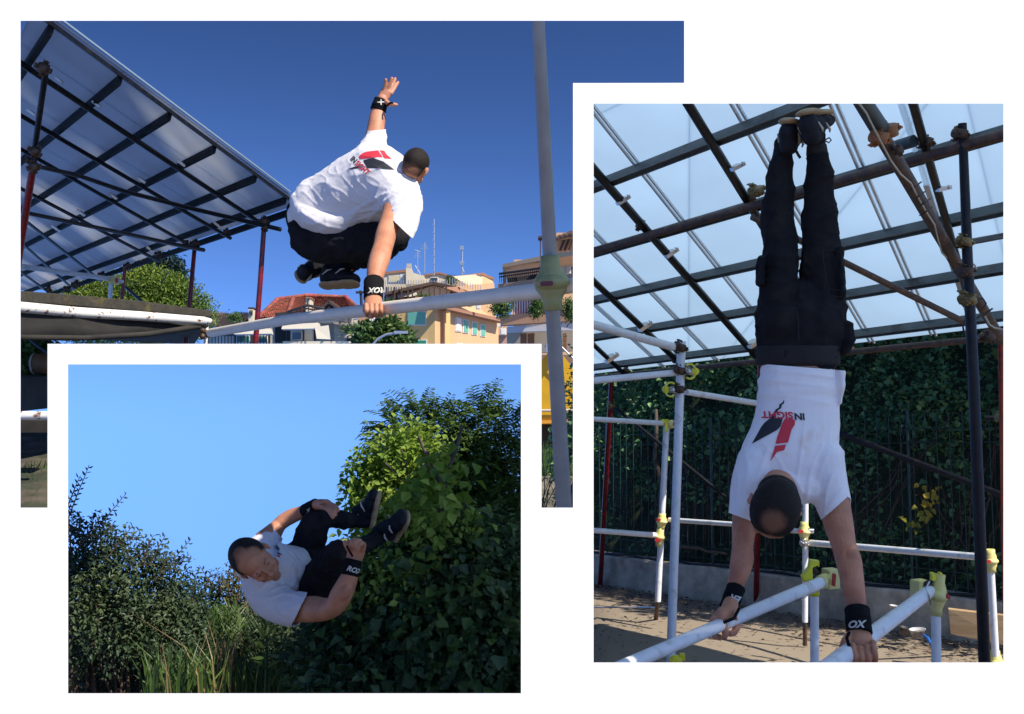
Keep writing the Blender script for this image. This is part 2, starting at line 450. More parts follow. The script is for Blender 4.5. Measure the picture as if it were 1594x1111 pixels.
# ================================================================ place 3: canopy over the bars
PL3 = vp_plane((-149, 707), (1760, 1230), (1240, 165), 4.95)
def on3(x, y, lift=0.0):
    return on_plane(x, y, PL3[0] + PL3[1] * 0, PL3[1]) + UPN3 * lift
UPN3 = PL3[1] if PL3[1].z > 0 else -PL3[1]
M_PANEL3 = bpy.data.materials.new('translucent_roof_sheet'); M_PANEL3.use_nodes = True
def panel_mat(m, diff, trans, tint, ribs=0.0, fac=0.7):
    nt = m.node_tree; N = nt.nodes; L = nt.links; out = N['Material Output']; N.remove(N['Principled BSDF'])
    tr = N.new('ShaderNodeBsdfTranslucent'); df = N.new('ShaderNodeBsdfPrincipled'); df.inputs['Roughness'].default_value = 0.35
    tc = N.new('ShaderNodeTexCoord')
    nz = N.new('ShaderNodeTexNoise'); nz.inputs['Scale'].default_value = 0.9; nz.inputs['Detail'].default_value = 4
    L.new(tc.outputs['Object'], nz.inputs['Vector'])
    mr = N.new('ShaderNodeMapRange'); mr.inputs['From Min'].default_value = .3; mr.inputs['From Max'].default_value = .7
    mr.inputs['To Min'].default_value = 1 - ribs; mr.inputs['To Max'].default_value = 1.0
    L.new(nz.outputs['Fac'], mr.inputs['Value'])
    mx = N.new('ShaderNodeMix'); mx.data_type = 'RGBA'; mx.blend_type = 'MULTIPLY'; mx.inputs[0].default_value = 1
    mx.inputs[6].default_value = (*tint, 1); L.new(mr.outputs[0], mx.inputs[7]); L.new(mx.outputs[2], tr.inputs['Color'])
    df.inputs['Base Color'].default_value = (*diff, 1)
    ms = N.new('ShaderNodeMixShader'); ms.inputs[0].default_value = fac
    L.new(df.outputs[0], ms.inputs[1]); L.new(tr.outputs[0], ms.inputs[2]); L.new(ms.outputs[0], out.inputs['Surface'])
panel_mat(M_PANEL3, (0.6, 0.68, 0.75), trans=1, tint=(0.60, 0.73, 0.85), ribs=0.10, fac=0.85)
scaf3 = thing('scaffold_canopy', on3(1516, 600), 'large canopy of pale blue translucent sheets on black and rusty scaffold tubes above the handstand', 'canopy')
# rails (lines through VP -149,707): y at x=924
RL3 = [(-149, 707)]
def rail_y(y924, x): return 707 + (y924 - 707) * (x + 149) / (924 + 149)
rails = [100, 192, 293, 395, 469, 527, 573]
VB = (1760, 1230)
def cross_x(x924y, y): pass
# ribs / purlin tubes: lines through VB, given a point
def linepts(p, y0, y1):
    s = (VB[0] - p[0]) / (VB[1] - p[1]); return (p[0] + (y0 - p[1]) * s, y0), (p[0] + (y1 - p[1]) * s, y1)
# sheet cells between consecutive rails and joints
joint_pts = [(924, 700), (924, 560), (924, 480), (924, 371), (924, 183), (1134, 161), (1290, 161), (1400, 161), (1500, 161), (1600, 161), (1760, 161), (1950, 161), (2200, 161)]
def isect(ya, jp):
    # rail y=707+(ya-707)*(x+149)/1073 with line jp->VB
    m1 = (ya - 707) / 1073.0; c1 = 707 + m1 * 149
    dx, dy = VB[0] - jp[0], VB[1] - jp[1]
    if abs(dx) < 1e-6: return (jp[0], m1 * jp[0] + c1)
    m2 = dy / dx; c2 = jp[1] - m2 * jp[0]
    x = (c2 - c1) / (m1 - m2); return (x, m1 * x + c1)
edge_ys = [-640, -480, -330, -120, 0] + rails[0:0] + [100, 192, 293, 395, 469, 527, 588]
region_a = [(908, -400), (9000,-400),(9000,700), (908, 700)]
def keep_clip(poly):
    # the sheets stop short of the top-right arm of the first opening
    q = clip_poly(poly, [(1070, -1500), (9000, -1500), (9000, 2500), (1070, 2500)])
    r = clip_poly(poly, [(906, 144), (1070, 144), (1070, 900), (906, 900)])
    t = clip_poly(poly, [(1010, -1500), (1070, -1500), (1070, 8), (1010, 8)])  # strip added above the view to shade the somersaulting man
    return [w for w in (q, r, t) if len(w) >= 3]
def half(pts, nx_, ny_, d):
    """part of a 3D polygon where nx*x + ny*y >= d"""
    out = []
    for k_ in range(len(pts)):
        p, q = pts[k_], pts[(k_ + 1) % len(pts)]; a, b = nx_ * p.x + ny_ * p.y - d, nx_ * q.x + ny_ * q.y - d
        if a >= 0: out.append(p)
        if (a >= 0) != (b >= 0): out.append(p.lerp(q, a / (a - b)))
    return out
def sheet3(pts):
    # roof outline cut so that its shadow stays off the white wall
    for w in (half(half(pts, -1, 0, -1.8), 0, 1, 2.25) if True else 0, half(half(half(pts, 1, 0, 1.8), .86, 1, 3.8), 0, 1, .4)):
        if len(w) >= 3:
            mb = MB(); mb.prism(w, UPN3 * 0.008); build('roof_sheet', mb, M_PANEL3, scaf3)
for j in range(len(edge_ys) - 1):
    for i in range(len(joint_pts) - 1):
        a, b = joint_pts[i], joint_pts[i + 1]
        quad = [isect(edge_ys[j], a), isect(edge_ys[j], b), isect(edge_ys[j + 1], b), isect(edge_ys[j + 1], a)]
        for poly in keep_clip(quad):
            pts = [on3(x, y, 0.045) for x, y in poly]
            if max(p.length for p in pts) > 60 or min(depth_of(p) for p in pts) < .2: continue
            sheet3(pts)
# unseen roof added to the right, outside the view, to block the sun
_dr = (on3(*isect(293, (2200, 161))) - on3(*isect(293, (1950, 161)))).normalized()
for j in range(len(edge_ys) - 1):
    a, b = on3(*isect(edge_ys[j], (2200, 161)), .045), on3(*isect(edge_ys[j + 1], (2200, 161)), .045)
    pass
    for q in range(3):
        sheet3([a + _dr * (q * 1.6 + .01), a + _dr * (q + 1) * 1.6, b + _dr * (q + 1) * 1.6, b + _dr * (q * 1.6 + .01)])
for ya, wpx in zip([192, 293, 395, 469, 527, 573], [9, 8.5, 8.5, 6.5, 5.5, 4.5]):
    x0 = 905; x1 = 1640
    pa, pb = on3(x0, rail_y(ya, x0), 0.015), on3(x1, rail_y(ya, x1), 0.015)
    if ya == 192: pa = on3(1075, rail_y(ya, 1075), .015)
    d = (pb - pa).normalized(); s = d.cross(UPN3).normalized()
    h = 0.024
    mb = MB(); mb.box((pa + pb) / 2, d * ((pb - pa).length / 2), s * h, UPN3 * 0.02)
    mb.box((pa + pb) / 2 - s * (h - .003) - UPN3 * 0.026, d * ((pb - pa).length / 2 - .01), s * 0.003, UPN3 * 0.008)
    mb.box((pa + pb) / 2 + s * (h - .003) - UPN3 * 0.026, d * ((pb - pa).length / 2 - .01), s * 0.003, UPN3 * 0.008)
    build('channel_rail', mb, M_RAIL, scaf3)
M_JOINT = mat('aluminium_joint_strip', (0.62, 0.66, 0.68), 0.35, metal=0.2)
for k, (jp, y0, y1) in enumerate([((924, 183), 150, 588), ((1134, 161), 150, 588), ((924, 371), 300, 588), ((924, 480), 470, 588), ((1290, 161), 150, 588)]):
    (xa, ya_), (xb, yb_) = linepts(jp, y0, y1)
    if xa < 908:
        (xa, ya_), _ = linepts(jp, jp[1] - 16, y1)
    pa, pb = on3(xa, ya_, 0.036), on3(xb, yb_, 0.036)
    # stop at eave rail
    e = isect(588, jp); pb = on3(e[0], e[1], 0.036)
    d = (pb - pa).normalized(); s = d.cross(UPN3).normalized()
    for off in (-.016, .016):
        mb = MB(); mb.box((pa + pb) / 2 + s * off, d * ((pb - pa).length / 2), s * 0.006, UPN3 * 0.007)
        build('joint_strip', mb, M_JOINT, scaf3)
# the bright open joint near the top right
mb = MB()
pa, pb = on3(1393, 150, 0.034), on3(1440, 295, 0.034); d = (pb - pa).normalized(); s = d.cross(UPN3).normalized()
mb.box((pa + pb) / 2, d * ((pb - pa).length / 2), s * 0.012, UPN3 * 0.006)
M_BRJ = mat('bright_joint_strip', (0.9, 0.93, 0.95), 0.4, trans=0.85)
build('joint_strip', mb, M_BRJ, scaf3)
mb = MB()
pa, pb = on3(1440, 297, 0.034), on3(1504, 491, 0.034); d = (pb - pa).normalized(); s = d.cross(UPN3).normalized()
mb.box((pa + pb) / 2, d * ((pb - pa).length / 2), s * 0.014, UPN3 * 0.006)
build('joint_strip', mb, M_JOINT, scaf3)
def d3(x, y, lift=0): return depth_of(on3(x, y, lift))
def t3(name, a, b, wpx, m, lift=-0.03, seg=14):
    """tube lying in the canopy plane, between two pixels, wpx = width in pixels at its near end"""
    pa, pb = on3(a[0], a[1], lift), on3(b[0], b[1], lift)
    r = wpx / 2 * depth_of(pa) / FPX
    mb = MB(); mb.tube([pa, pb], r, seg)
    return build(name, mb, m, scaf3)
t3('purlin_tube', (905, 231), (1178, 549), 15, M_BLACKTUBE)
t3('purlin_tube', (1072, 151), (1311, 545), 16, M_BLACKTUBE)
t3('purlin_tube', (905, 412), (1056, 557), 11, M_BLACKTUBE)
t3('purlin_tube', (905, 512), (978, 582), 8, M_BLACKTUBE)
t3('purlin_tube', (1420, 140), (1512, 470), 15, M_BLACKTUBE)
t3('tie_tube', (905, 381), (1578, 181), 11, M_RUST, -0.075)
t3('eave_tube', (905, 584), (1600, 511), 7, M_RUST, -0.04)
t3('brace_tube', (1180, 298), (1506, 464), 11, M_RUST, -0.15)
# big rusty pipe, nearer, with its cable
D1, D2, D3_ = 3.7, 5.0, 6.6
mb = MB(); mb.tube([P(1330, 140, D1), P(1415, 283, 4.3), P(1499, 428, D2), P(1560, 530, 5.7)], [12.5 * D1 / FPX, 11 * 4.3 / FPX, 9 * D2 / FPX, 7 * 5.7 / FPX])
build('brace_tube', mb, M_RUST, scaf3)
M_TAPE = mat('green_grey_tape', (0.03, 0.05, 0.055), 0.5)
mb = MB(); mb.tube([P(1338, 150, D1 - .01), P(1372, 200, 3.9)], 13.4 * D1 / FPX, caps=True); build('tape_wrap', mb, M_TAPE, scaf3)
M_CABLE = mat('cream_cable', (0.42, 0.37, 0.28), 0.5)
cb = [(1335, 158, 3.62), (1348, 175, 3.68), (1358, 195, 3.72), (1372, 222, 3.8), (1387, 250, 3.9), (1402, 271, 4.0), (1418, 285, 4.1), (1428, 305, 4.2), (1442, 330, 4.4), (1455, 350, 4.5), (1460, 372, 4.62), (1466, 393, 4.7), (1474, 401, 4.8), (1477, 400, 4.85)]
mb = MB(); mb.tube([P(*c) for c in cb], 1.5 * 4 / FPX, 6); build('cable', mb, M_CABLE, scaf3)
cb = [(1495, 404, 4.82), (1508, 407, 4.8), (1517, 412, 4.8), (1520, 418, 4.85)]
mb = MB(); mb.tube([P(*c) for c in cb], 1.3 * 4.8 / FPX, 6); build('cable', mb, M_CABLE, scaf3)
cb = [(1533, 492, 5.1), (1540, 505, 5.1), (1548, 510, 5.1), (1566, 514, 5.1)]
mb = MB(); mb.tube([P(*c) for c in cb], 1.6 * 4.8 / FPX, 6); build('cable', mb, M_CABLE, scaf3)
M_BCABLE = mat('black_cable', (0.012, 0.012, 0.013), 0.5)
for cb in ([(1521, 465, 4.9), (1530, 464, 4.9), (1535, 472, 4.9), (1530, 479, 4.95)], [(1503, 500, 4.9), (1499, 508, 4.9), (1501, 520, 4.9), (1508, 530, 4.95), (1519, 530, 5)],
           [(1499, 500, 5), (1520, 495, 5), (1536, 486, 5), (1545, 480, 5)]):
    mb = MB(); mb.tube([P(*c) for c in cb], (1.2 if cb[0][1] != 500 else 1.6) * 4.8 / FPX, 6); build('cable', mb, M_BCABLE, scaf3)
for x, y in ((1424, 291), (1430, 306), (1438, 317), (1441, 330)):
    mb = MB(); mb.tube([P(x - 9, y + 5, 4.25), P(x, y - 1, 4.17), P(x + 10, y - 8, 4.25)], 1.3 * 4.2 / FPX, 6); build('cable_tie', mb, M_BCABLE, scaf3)
# the tall black post on the right
DP = 4.75
mb = MB(); mb.tube([P(1498, 192, DP), P(1506, 400, DP), P(1516, 600, DP), P(1524, 800, DP), P(1533, 1045, DP), P(1546, 1290, DP)], [6.6 * DP / FPX, 8 * DP / FPX, 8.6 * DP / FPX, 9 * DP / FPX, 9 * DP / FPX, 9 * DP / FPX], 18)
build('post', mb, M_BLACKTUBE, scaf3)
mb = MB(); mb.tube([P(1512, 376, DP + .1), P(1600, 360, DP + .5)], 5.2 * DP / FPX); build('tie_tube', mb, M_BLACKTUBE, scaf3)
for x, y, D, s, m, r in [(1000, 351, d3(1000, 351) - .06, 10, M_CLAMP, .5), (1181, 297, d3(1181, 297) - .1, 12, M_BRASS, -.6), (1168, 307, d3(1168, 307) - .05, 9, M_CLAMP, .4),
                         (1386, 203, 3.9, 17, M_ORANGE, -.5), (1372, 214, 3.83, 15, M_ORANGE, .2), (1444, 220, d3(1444, 220) - .05, 12, M_CLAMP, .2), (1498, 208, DP - .02, 12, M_CLAMP, .1),
                         (1505, 376, DP - .03, 12, M_BRASS, .1), (1507, 423, DP - .03, 12, M_CLAMP, -.3), (1511, 466, DP - .04, 13, M_BRASS, -.5), (1540, 524, 5.3, 12, M_CLAMP, .9),
                         (1324, 542, d3(1324, 548) - .05, 7, M_CLAMP, .2), (976, 577, d3(976, 577) - .05, 6, M_CLAMP, .3), (1054, 560, d3(1054, 560) - .05, 7, M_CLAMP, .3), (1176, 548, d3(1176, 548) - .05, 8, M_CLAMP, .3), (1400, 234, 4.0, 9, M_CLAMP, 1.2)]:
    coupler(x, y, D, s, m, scaf3, r)
mb = MB(); mb.tube([P(1384, 231, d3(1384, 231) - .1), P(1423, 219, d3(1423, 219) - .1)], 9.5 * 5 / FPX); build('tape_wrap', mb, M_TAPE, scaf3)
for x, y, r in [(968, 311, -.6), (1043, 393, -.6), (1146, 259, -.5), (1002, 507, -.6), (1172, 533, -.6), (950, 556, -.6), (1466, 293, -.25)]:
    pipe_clip(x, y, d3(x, y) - .06, 13, scaf3, r)
# red posts and black braces of the far side
def t_(name, a, b, wa, m, par, wb=None):
    mb = MB(); mb.tube([P(*a), P(*b)], [wa / 2 * a[2] / FPX, (wb or wa) / 2 * b[2] / FPX]); return build(name, mb, m, par)
t_('post', (952, 592, 10.3), (934, 912, 11.9), 8, M_RED, scaf3)
t_('post', (1184, 560, 9.1), (1177, 945, 10.2), 9, M_RED, scaf3)
t_('post', (1557, 515, 6.2), (1566, 1010, 7.9), 8, M_RED, scaf3)
t_('brace_tube', (955, 632, 10.4), (1140, 782, 9.6), 6, M_BLACKTUBE, scaf3)
t_('brace_tube', (1290, 668, 9), (1580, 778, 7.5), 9.5, M_BLACKTUBE, scaf3)
t_('brace_tube', (1535, 651, 6.9), (1575, 650, 6.8), 8, M_BLACKTUBE, scaf3)
coupler(951, 632, 10.2, 6, M_BRASS, scaf3)
coupler(1560, 651, 6.7, 8, M_BRASS, scaf3)

# ================================================================ place 3: white training bars
def bar_thing(name, loc, label, cat='training bar', group='white tube training bars'):
    return thing(name, loc, label, cat, group)
# tall white upright with three rails on its left
up = bar_thing('pull_up_frame', on_ground(1046, 1010), 'tallest white upright at left of the handstand with rails meeting at its rusty clamped top')
DU = 7.4
t_('upright', (1061, 531, DU), (1044, 1030, DU), 13.5, M_WHITE, up, 14)
t_('rail', (905, 500, 6.0), (1052, 541, DU), 14, M_WHITE, up, 13)
t_('rail', (905, 594, 7.0), (1052, 580, DU), 11, M_WHITE, up, 10)
t_('rail', (1068, 610, DU), (1200, 631, 8.4), 9.5, M_WHITE, up, 9)
coupler(1060, 541, DU - .05, 11, M_CLAMP, up, .2); coupler(1049, 540, DU - .06, 7, M_CLAMP, up, .9); coupler(1059, 577, DU - .04, 10, M_CLAMP, up, .1)
coupler(1059, 606, DU - .04, 9, M_CLAMP, up, -.2); coupler(1072, 578, DU - .05, 7, M_CHROME, up, .6); coupler(1047, 607, DU - .05, 6, M_CHROME, up, .6)
def open_shell(cx, cy, D, s, flip, m, parent):
    """opened half cover with a tubular socket seen end-on"""
    k = D / FPX * s; X, Y, Z = RGT * k * flip, FWD * k, UPV * k; c = P(cx, cy, D); mb = MB()
    mb.lathe(c - Y * 6, Y, [(0, 6), (0, 8 * 1), (12, 9), (12, 6)] if False else [(0, 6.2 * k / (D / FPX) / s * (D / FPX) * 1.0), (0.0, 6.2 * k), (12 * k, 7 * k)], 14) if False else None
    for a0 in range(10):
        t0 = math.radians(-130 + a0 * 26); t1 = math.radians(-130 + (a0 + 1) * 26)
        o0 = X * math.cos(t0) * 10 + Z * math.sin(t0) * 13; o1 = X * math.cos(t1) * 10 + Z * math.sin(t1) * 13
        i0, i1 = o0 * .8, o1 * .8
        mb.add([c + o0 - Y * 5, c + o1 - Y * 5, c + o1 + Y * 8, c + o0 + Y * 8, c + i0 - Y * 5, c + i1 - Y * 5, c + i1 + Y * 8, c + i0 + Y * 8],
               [(0, 1, 2, 3), (7, 6, 5, 4), (0, 4, 5, 1), (3, 2, 6, 7)])
    mb.lathe(c + X * 8 - Y * 4, Y, [(0, 4.2 * k), (0, 6 * k), (10 * k, 6 * k)], 14)
    return build('open_cover', mb, m, parent)
open_shell(1074, 578, DU - .03, 1.0, 1, M_BRIGHTY, up); open_shell(1044, 606, DU - .03, .95, -1, M_BRIGHTY, up)
# low white bar behind, left
b2 = bar_thing('low_bar', on_ground(1021, 962), 'slim white upright with two yellow red-slotted covers, left of the tallest upright')
DB = 9.3
t_('upright', (1038, 656, DB), (1024, 936, DB), 9.5, M_WHITE, b2)
t_('ground_spike', (1024, 934, DB), (1021, 964, 9.55), 7, M_RUST, b2)
t_('rail', (905, 651, 8.4), (1036, 659, DB), 8, M_WHITE, b2)
t_('rail', (905, 824, 8.3), (1022, 833, DB), 8.5, M_WHITE, b2)
t_('rail', (1042, 809, DB), (1160, 817, 8.6), 7.5, M_WHITE, b2)
round_cover(1031, 799, 1029, 823, DB, 5, 1.7, b2, M_YELLOW, (1025, 809), None, (8, 3.5))
round_cover(1028, 821, 1026, 850, DB, 5, 1.6, b2, M_YELLOW, (1024, 841), None, (9, 4))
mb = MB(); mb.ball(P(1045, 660, DB - .05), 7 * DB / FPX); build('joint_cover', mb, M_YELLOW, b2)
mb = MB(); k = DB / FPX
mb.box(P(1035, 655, DB - .05), RGT * 5 * k, FWD * 3 * k, UPV * 2.5 * k); mb.box(P(1037, 663, DB - .05), RGT * 2.5 * k, FWD * 3 * k, UPV * 9 * k); build('open_cover', mb, M_BRIGHTY, b2, bevel=.003)
slot_part(1050, 660, DB - .1, 3, 6, b2, M_SLOT)
# centre upright behind, with cross rail to the far right upright
b3 = bar_thing('low_bar', on_ground(1254, 1003), 'white upright behind the handstand whose long rail runs right to the far post')
D_ = 8.15
t_('upright', (1254, 782, D_), (1253, 968, D_), 9, M_WHITE, b3)
t_('ground_spike', (1253, 966, D_), (1253, 1004, 8.2), 7, M_RUST, b3)
t_('rail', (1262, 845, D_), (1540, 868, 6.6), 10, M_WHITE, b3, 11.5)
t_('rail', (1190, 822, 8.5), (1250, 827, D_), 8, M_WHITE, b3)
t_('upright', (1541, 862, 6.55), (1552, 1060, 6.6), 11, M_WHITE, b3)
round_cover(1252, 812, 1252, 842, D_, 5.5, 1.7, b3, M_YELLOW, (1247, 827), None, (8, 4)); coupler(1253, 846, D_ - .05, 6.5, M_CHROME, b3, .3)
mb = MB(); mb.tube([P(1258, 826, D_ - .03), P(1266, 826, D_ - .03)], 4.2 * D_ / FPX); build('joint_cover', mb, M_CHROME, b3)
round_cover(1541, 855, 1543, 890, 6.55, 6.5, 1.5, b3, M_YELLOW, (1538, 874), None, (10, 4.5))
round_cover(1549, 1013, 1551, 1045, 6.6, 6.5, 1.6, b3, M_YELLOW)
# parallel bars in front: left bar
HB = 4.05                                    # depth at the hands
pl = bar_thing('parallel_bar', P(1268, 1300, 4.75), 'left of the two gripped parallel bars, square yellow cover at its far end')
t_('grip_bar', (905, 1065, 3.15), (1281, 905, 4.70), 23, M_WHITE, pl, 18.5)
t_('upright', (1268, 925, 4.75), (1268, 1290, 4.75), 13.5, M_WHITE, pl)
def box_cover(cx, cy, D, w, h, parent, ang=0.0, slot=None):
    k = D / FPX; mb = MB()
    X = (RGT * .9 + FWD * .35).normalized(); Yd = X.cross(UPV).normalized()
    mb.box(P(cx, cy, D), X * w / 2 * k, Yd * w / 2 * k, UPV * h / 2 * k)
    o = build('square_cover', mb, M_YELLOW, parent, bevel=3.5 * k)
    return o
box_cover(1293, 900, 4.75, 21, 31, pl)
mb = MB(); k = 4.65 / FPX; ax = (P(1281, 905, 4.70) - P(1180, 948, 4.25)).normalized()
mb.lathe(P(1276, 907, 4.67), ax, [(0, 9.2 * k), (0, 10.2 * k), (5 * k, 11 * k), (22 * k, 11.5 * k), (22 * k, 9 * k)], 20); build('joint_cover', mb, M_YELLOW, pl)
slot_part(1299, 903, 4.66, 4.5, 20, pl, M_SLOT, -.08)
mb = MB(); k = 4.75 / FPX
mb.prism([P(1249, 898, 4.63), P(1252, 906, 4.63), P(1259, 908, 4.63), P(1266, 902, 4.63), P(1265, 884, 4.63), P(1274, 880, 4.63), P(1276, 884, 4.63), P(1276, 873, 4.63), P(1262, 872, 4.63), P(1260, 884, 4.63)], FWD * 14 * k)
build('open_cover', mb, M_BRIGHTY, pl, bevel=2 * k)
mb = MB(); mb.lathe(P(1268, 918, 4.75), P(1268, 927, 4.75) - P(1268, 918, 4.75), [(0, 7 * k), (0, 7.6 * k), (9 * k, 7.6 * k), (9 * k, 7 * k)]); build('collar', mb, M_BRIGHTY, pl)
coupler(1270, 890, 4.75, 6, M_CLAMP, pl, .4)
mb = MB(); mb.tube([P(1247, 934, 4.55), P(1258, 926, 4.58), P(1274, 919, 4.62)], .9 * k, 6); build('wire_tie', mb, M_CHROME, pl)
# right bar
pr = bar_thing('parallel_bar', P(1458, 1300, 4.8), 'right of the two gripped parallel bars, round yellow cover on its post')
t_('grip_bar', (1262, 1060, 3.52), (1447, 920, 4.70), 32, M_WHITE, pr, 19.5)
t_('upright', (1457, 955, 4.80), (1459, 1290, 4.80), 15, M_WHITE, pr)
round_cover(1463, 894, 1457, 958, 4.70, 7.6, 1.75, pr, M_YELLOW)
slot_part(1477, 929, 4.57, 4, 8, pr, M_SLOT)
box_cover(1432, 919, 4.95, 22, 34, pr)
mb = MB(); k = 4.70 / FPX
mb.box(P(1457, 899, 4.70), RGT * 8 * k, FWD * 5 * k, UPV * 4 * k); mb.box(P(1451, 893, 4.70), RGT * 2.4 * k, FWD * 5 * k, UPV * 2.5 * k); mb.box(P(1463, 893, 4.70), RGT * 2 * k, FWD * 5 * k, UPV * 2.5 * k)
build('open_cover', mb, M_BRIGHTY, pr, bevel=.003)
coupler(1447, 912, 4.70, 7, M_CLAMP, pr, .5); coupler(1444, 932, 4.68, 5, M_CHROME, pr, .5)
mb = MB()
mb.tube([P(1447, 905, 4.60), P(1441, 915, 4.57), P(1446, 928, 4.57), P(1449, 940, 4.60)], 1.2 * k, 6); build('wire_tie', mb, M_CHROME, pr)
# foot of a bar at the lower left edge
mb = MB(); k = 4.3 / FPX
mb.ball(P(1052, 1027, 4.3), 1.0, 14, 8, (RGT * 11 * k, FWD * 9 * k, UPV * 8 * k)); mb.box(P(1062, 1022, 4.3), RGT * 4 * k, FWD * 4 * k, UPV * 5 * k)
b5 = build('plastic_cover', mb, M_BRIGHTY, label='yellow plastic cover lying behind the near end of the left parallel bar', cat='plastic cover')

# ================================================================ place 3: low wall, fence, plank, buckets
wallt = [(905, 857.5, 905.0), (1140, 890, 930), (1250, 905, 950), (1400, 926, 972), (1562, 948, 1005), (1640, 960, 1020)]
mbw = MB(); tops = []; frontb = []
WL = lambda t: 12.1 + (7.75 - 12.1) * t
for i in range(41):
    x = 895 + (1640 - 895) * i / 40
    t = (x - 905) / (1640 - 905)
    ybot = 907 + (1016 - 907) * t
    g = on_ground(x, ybot)
    tops.append(g)
# straight wall in 3D
A0, A1 = on_ground(890, 905), on_ground(1640, 1021)
wd = (A1 - A0).normalized(); wn_ = Vector((-wd.y, wd.x, 0)); wn_ = wn_ if wn_.y > 0 else -wn_
WLEN = (A1 - A0).length
HWALL = 0.335
def wall_pt(s, z, back=0.0): return Vector((A0.x, A0.y, 0)) + Vector((wd.x, wd.y, 0)) * s + wn_ * back + Vector((0, 0, z))
wall = thing('retaining_wall', wall_pt(WLEN / 2, GZ), 'low weathered concrete wall running below the green wire fence', 'wall')
mb = MB(); nS = 60; vs = []; fs = []
prof = [(0.02, GZ - .1), (0.0, GZ + .1), (0.0, GZ + HWALL - .02), (0.012, GZ + HWALL), (0.3, GZ + HWALL + .005), (0.3, GZ - .1)]
for i in range(nS + 1):
    s = WLEN * i / nS
    for k, (b_, z) in enumerate(prof):
        n1 = noise.noise(Vector((s * 2.1, z * 4, 5))) * .012
        vs.append(wall_pt(s, z + (n1 * 1.2 if z > GZ + .2 else 0), b_ + n1))
m_ = len(prof)
for i in range(nS):
    for k in range(m_ - 1): fs.append((i * m_ + k, i * m_ + k + 1, (i + 1) * m_ + k + 1, (i + 1) * m_ + k))
mb.add(vs, fs); build('concrete_face', mb, M_CONCRETE, wall)
# fence
M_FENCE = mat('green_coated_wire', (0.010, 0.042, 0.030), 0.45, noise_amt=0.25, noise_scale=4, color2=(0.06, 0.035, 0.02), mask=(0.6, 0.7))
fence = thing('wire_fence', wall_pt(WLEN / 2, GZ + HWALL, .12), 'dark green welded wire fence on the low concrete wall', 'fence')
FZ0, FZ1 = GZ + HWALL + .02, GZ + HWALL + 1.45
sp = 0.115
n = int(WLEN / sp)
for i in range(n):
    s = i * sp + .02
    mb = MB(); jit = random.uniform(-.008, .008)
    mb.tube([wall_pt(s + jit, FZ0, .12), wall_pt(s + jit * .3, FZ1 + random.uniform(-.01, .02), .12 + random.uniform(-.01, .01))], .0048, 5)
    build('upright_wire', mb, M_FENCE, fence)
for z in (.05, .16, 1.18, 1.29):
    for dz in (0,):
        mb = MB(); pts = [wall_pt(WLEN * i / 24, FZ0 + z + .004 * math.sin(i * 1.7), .105) for i in range(25)]
        mb.tube(pts, .0048, 5); build('cross_wire', mb, M_FENCE, fence)
mb = MB(); pts = [wall_pt(WLEN * i / 24, GZ + HWALL + .015 + .012 * math.sin(i * 2.1), .07) for i in range(25)]
mb.tube(pts, .013, 6); build('black_hose', mb, M_BCABLE, label='thin black hose lying along the top of the low concrete wall', cat='hose')
for s in (2.1, 4.35, 6.0):
    if s < WLEN:
        mb = MB(); mb.tube([wall_pt(s, FZ0 - .02, .12), wall_pt(s, FZ1 + .02, .12)], .014, 8); build('fence_post', mb, M_FENCE, fence)
# plank leaning by the wall at right
M_PLANK = mat('pale_pine_board', (0.52, 0.36, 0.19), 0.7, noise_amt=0.12, noise_scale=3, color2=(0.42, 0.27, 0.13), stretch=(1, 1, 12), bump=0.002, bump_scale=20)
mb = MB()
DPK = 7.4
mb.prism([P(1476, 948, DPK), P(1580, 960, 7.2), P(1580, 1008, 7.2), P(1480, 987, DPK)], FWD * 0.05 + RGT * .02)
build('wooden_board', mb, M_PLANK, bevel=.004, label='pale pine board leaning against the concrete wall at the right edge', cat='board')
# buckets
def bucket(cx, cy, D, r, h, m, label, tiltx=0.0, fill=None):
    k = D / FPX; ax = (UPV + RGT * tiltx).normalized(); c = P(cx, cy, D)
    t = thing('bucket', c, label, 'bucket')
    mb = MB(); mb.lathe(c, ax, [(0, r * .7 * k), (h * k, r * k), (h * k + .004, r * 1.08 * k), (h * k + .004, r * .96 * k), (h * k * .6, r * .9 * k)], 18)
    build('bucket_body', mb, m, t)
    if fill:
        mb = MB(); mb.lathe(c + ax * h * k * .62, ax, [(0, r * .5 * k), (.003, r * .89 * k), (.008, r * .6 * k)], 18); build('dried_filling', mb, fill, t)
M_BUCKW = mat('dirty_white_plastic', (0.5, 0.5, 0.5), 0.5, noise_amt=.15, color2=(.2, .18, .16), mask=(.5, .6))
M_BUCKB = mat('dirty_black_plastic', (0.03, 0.03, 0.032), 0.5, noise_amt=.3, color2=(.15, .13, .11), mask=(.5, .6))
M_MUD = mat('dried_mortar', (0.22, 0.2, 0.17), .9)
bucket(1429, 992, 8.0, 12, 12, M_BUCKW, 'dirty white bucket tipped towards the camera at the foot of the wall', -.1, M_MUD)
bucket(1408, 988, 8.1, 10, 11, M_BUCKB, 'dirty black bucket between the white bucket and the right hand', .15, M_MUD)
bucket(1391, 953, 8.35, 7, 10, M_BUCKW, 'small pale pot standing on the wall foot behind the right bar', .1)
k = 7.8 / FPX
M_BLUE = mat('blue_plastic', (0.02, 0.12, 0.4), .4)
mb = MB(); mb.tube([P(1437, 988, 7.9), P(1444, 993, 7.85), P(1449, 1002, 7.8)], [2 * k, 3 * k, 2.4 * k], 8)
build('plastic_scoop', mb, M_BLUE, label='small blue plastic scoop lying beside the white bucket', cat='scoop')
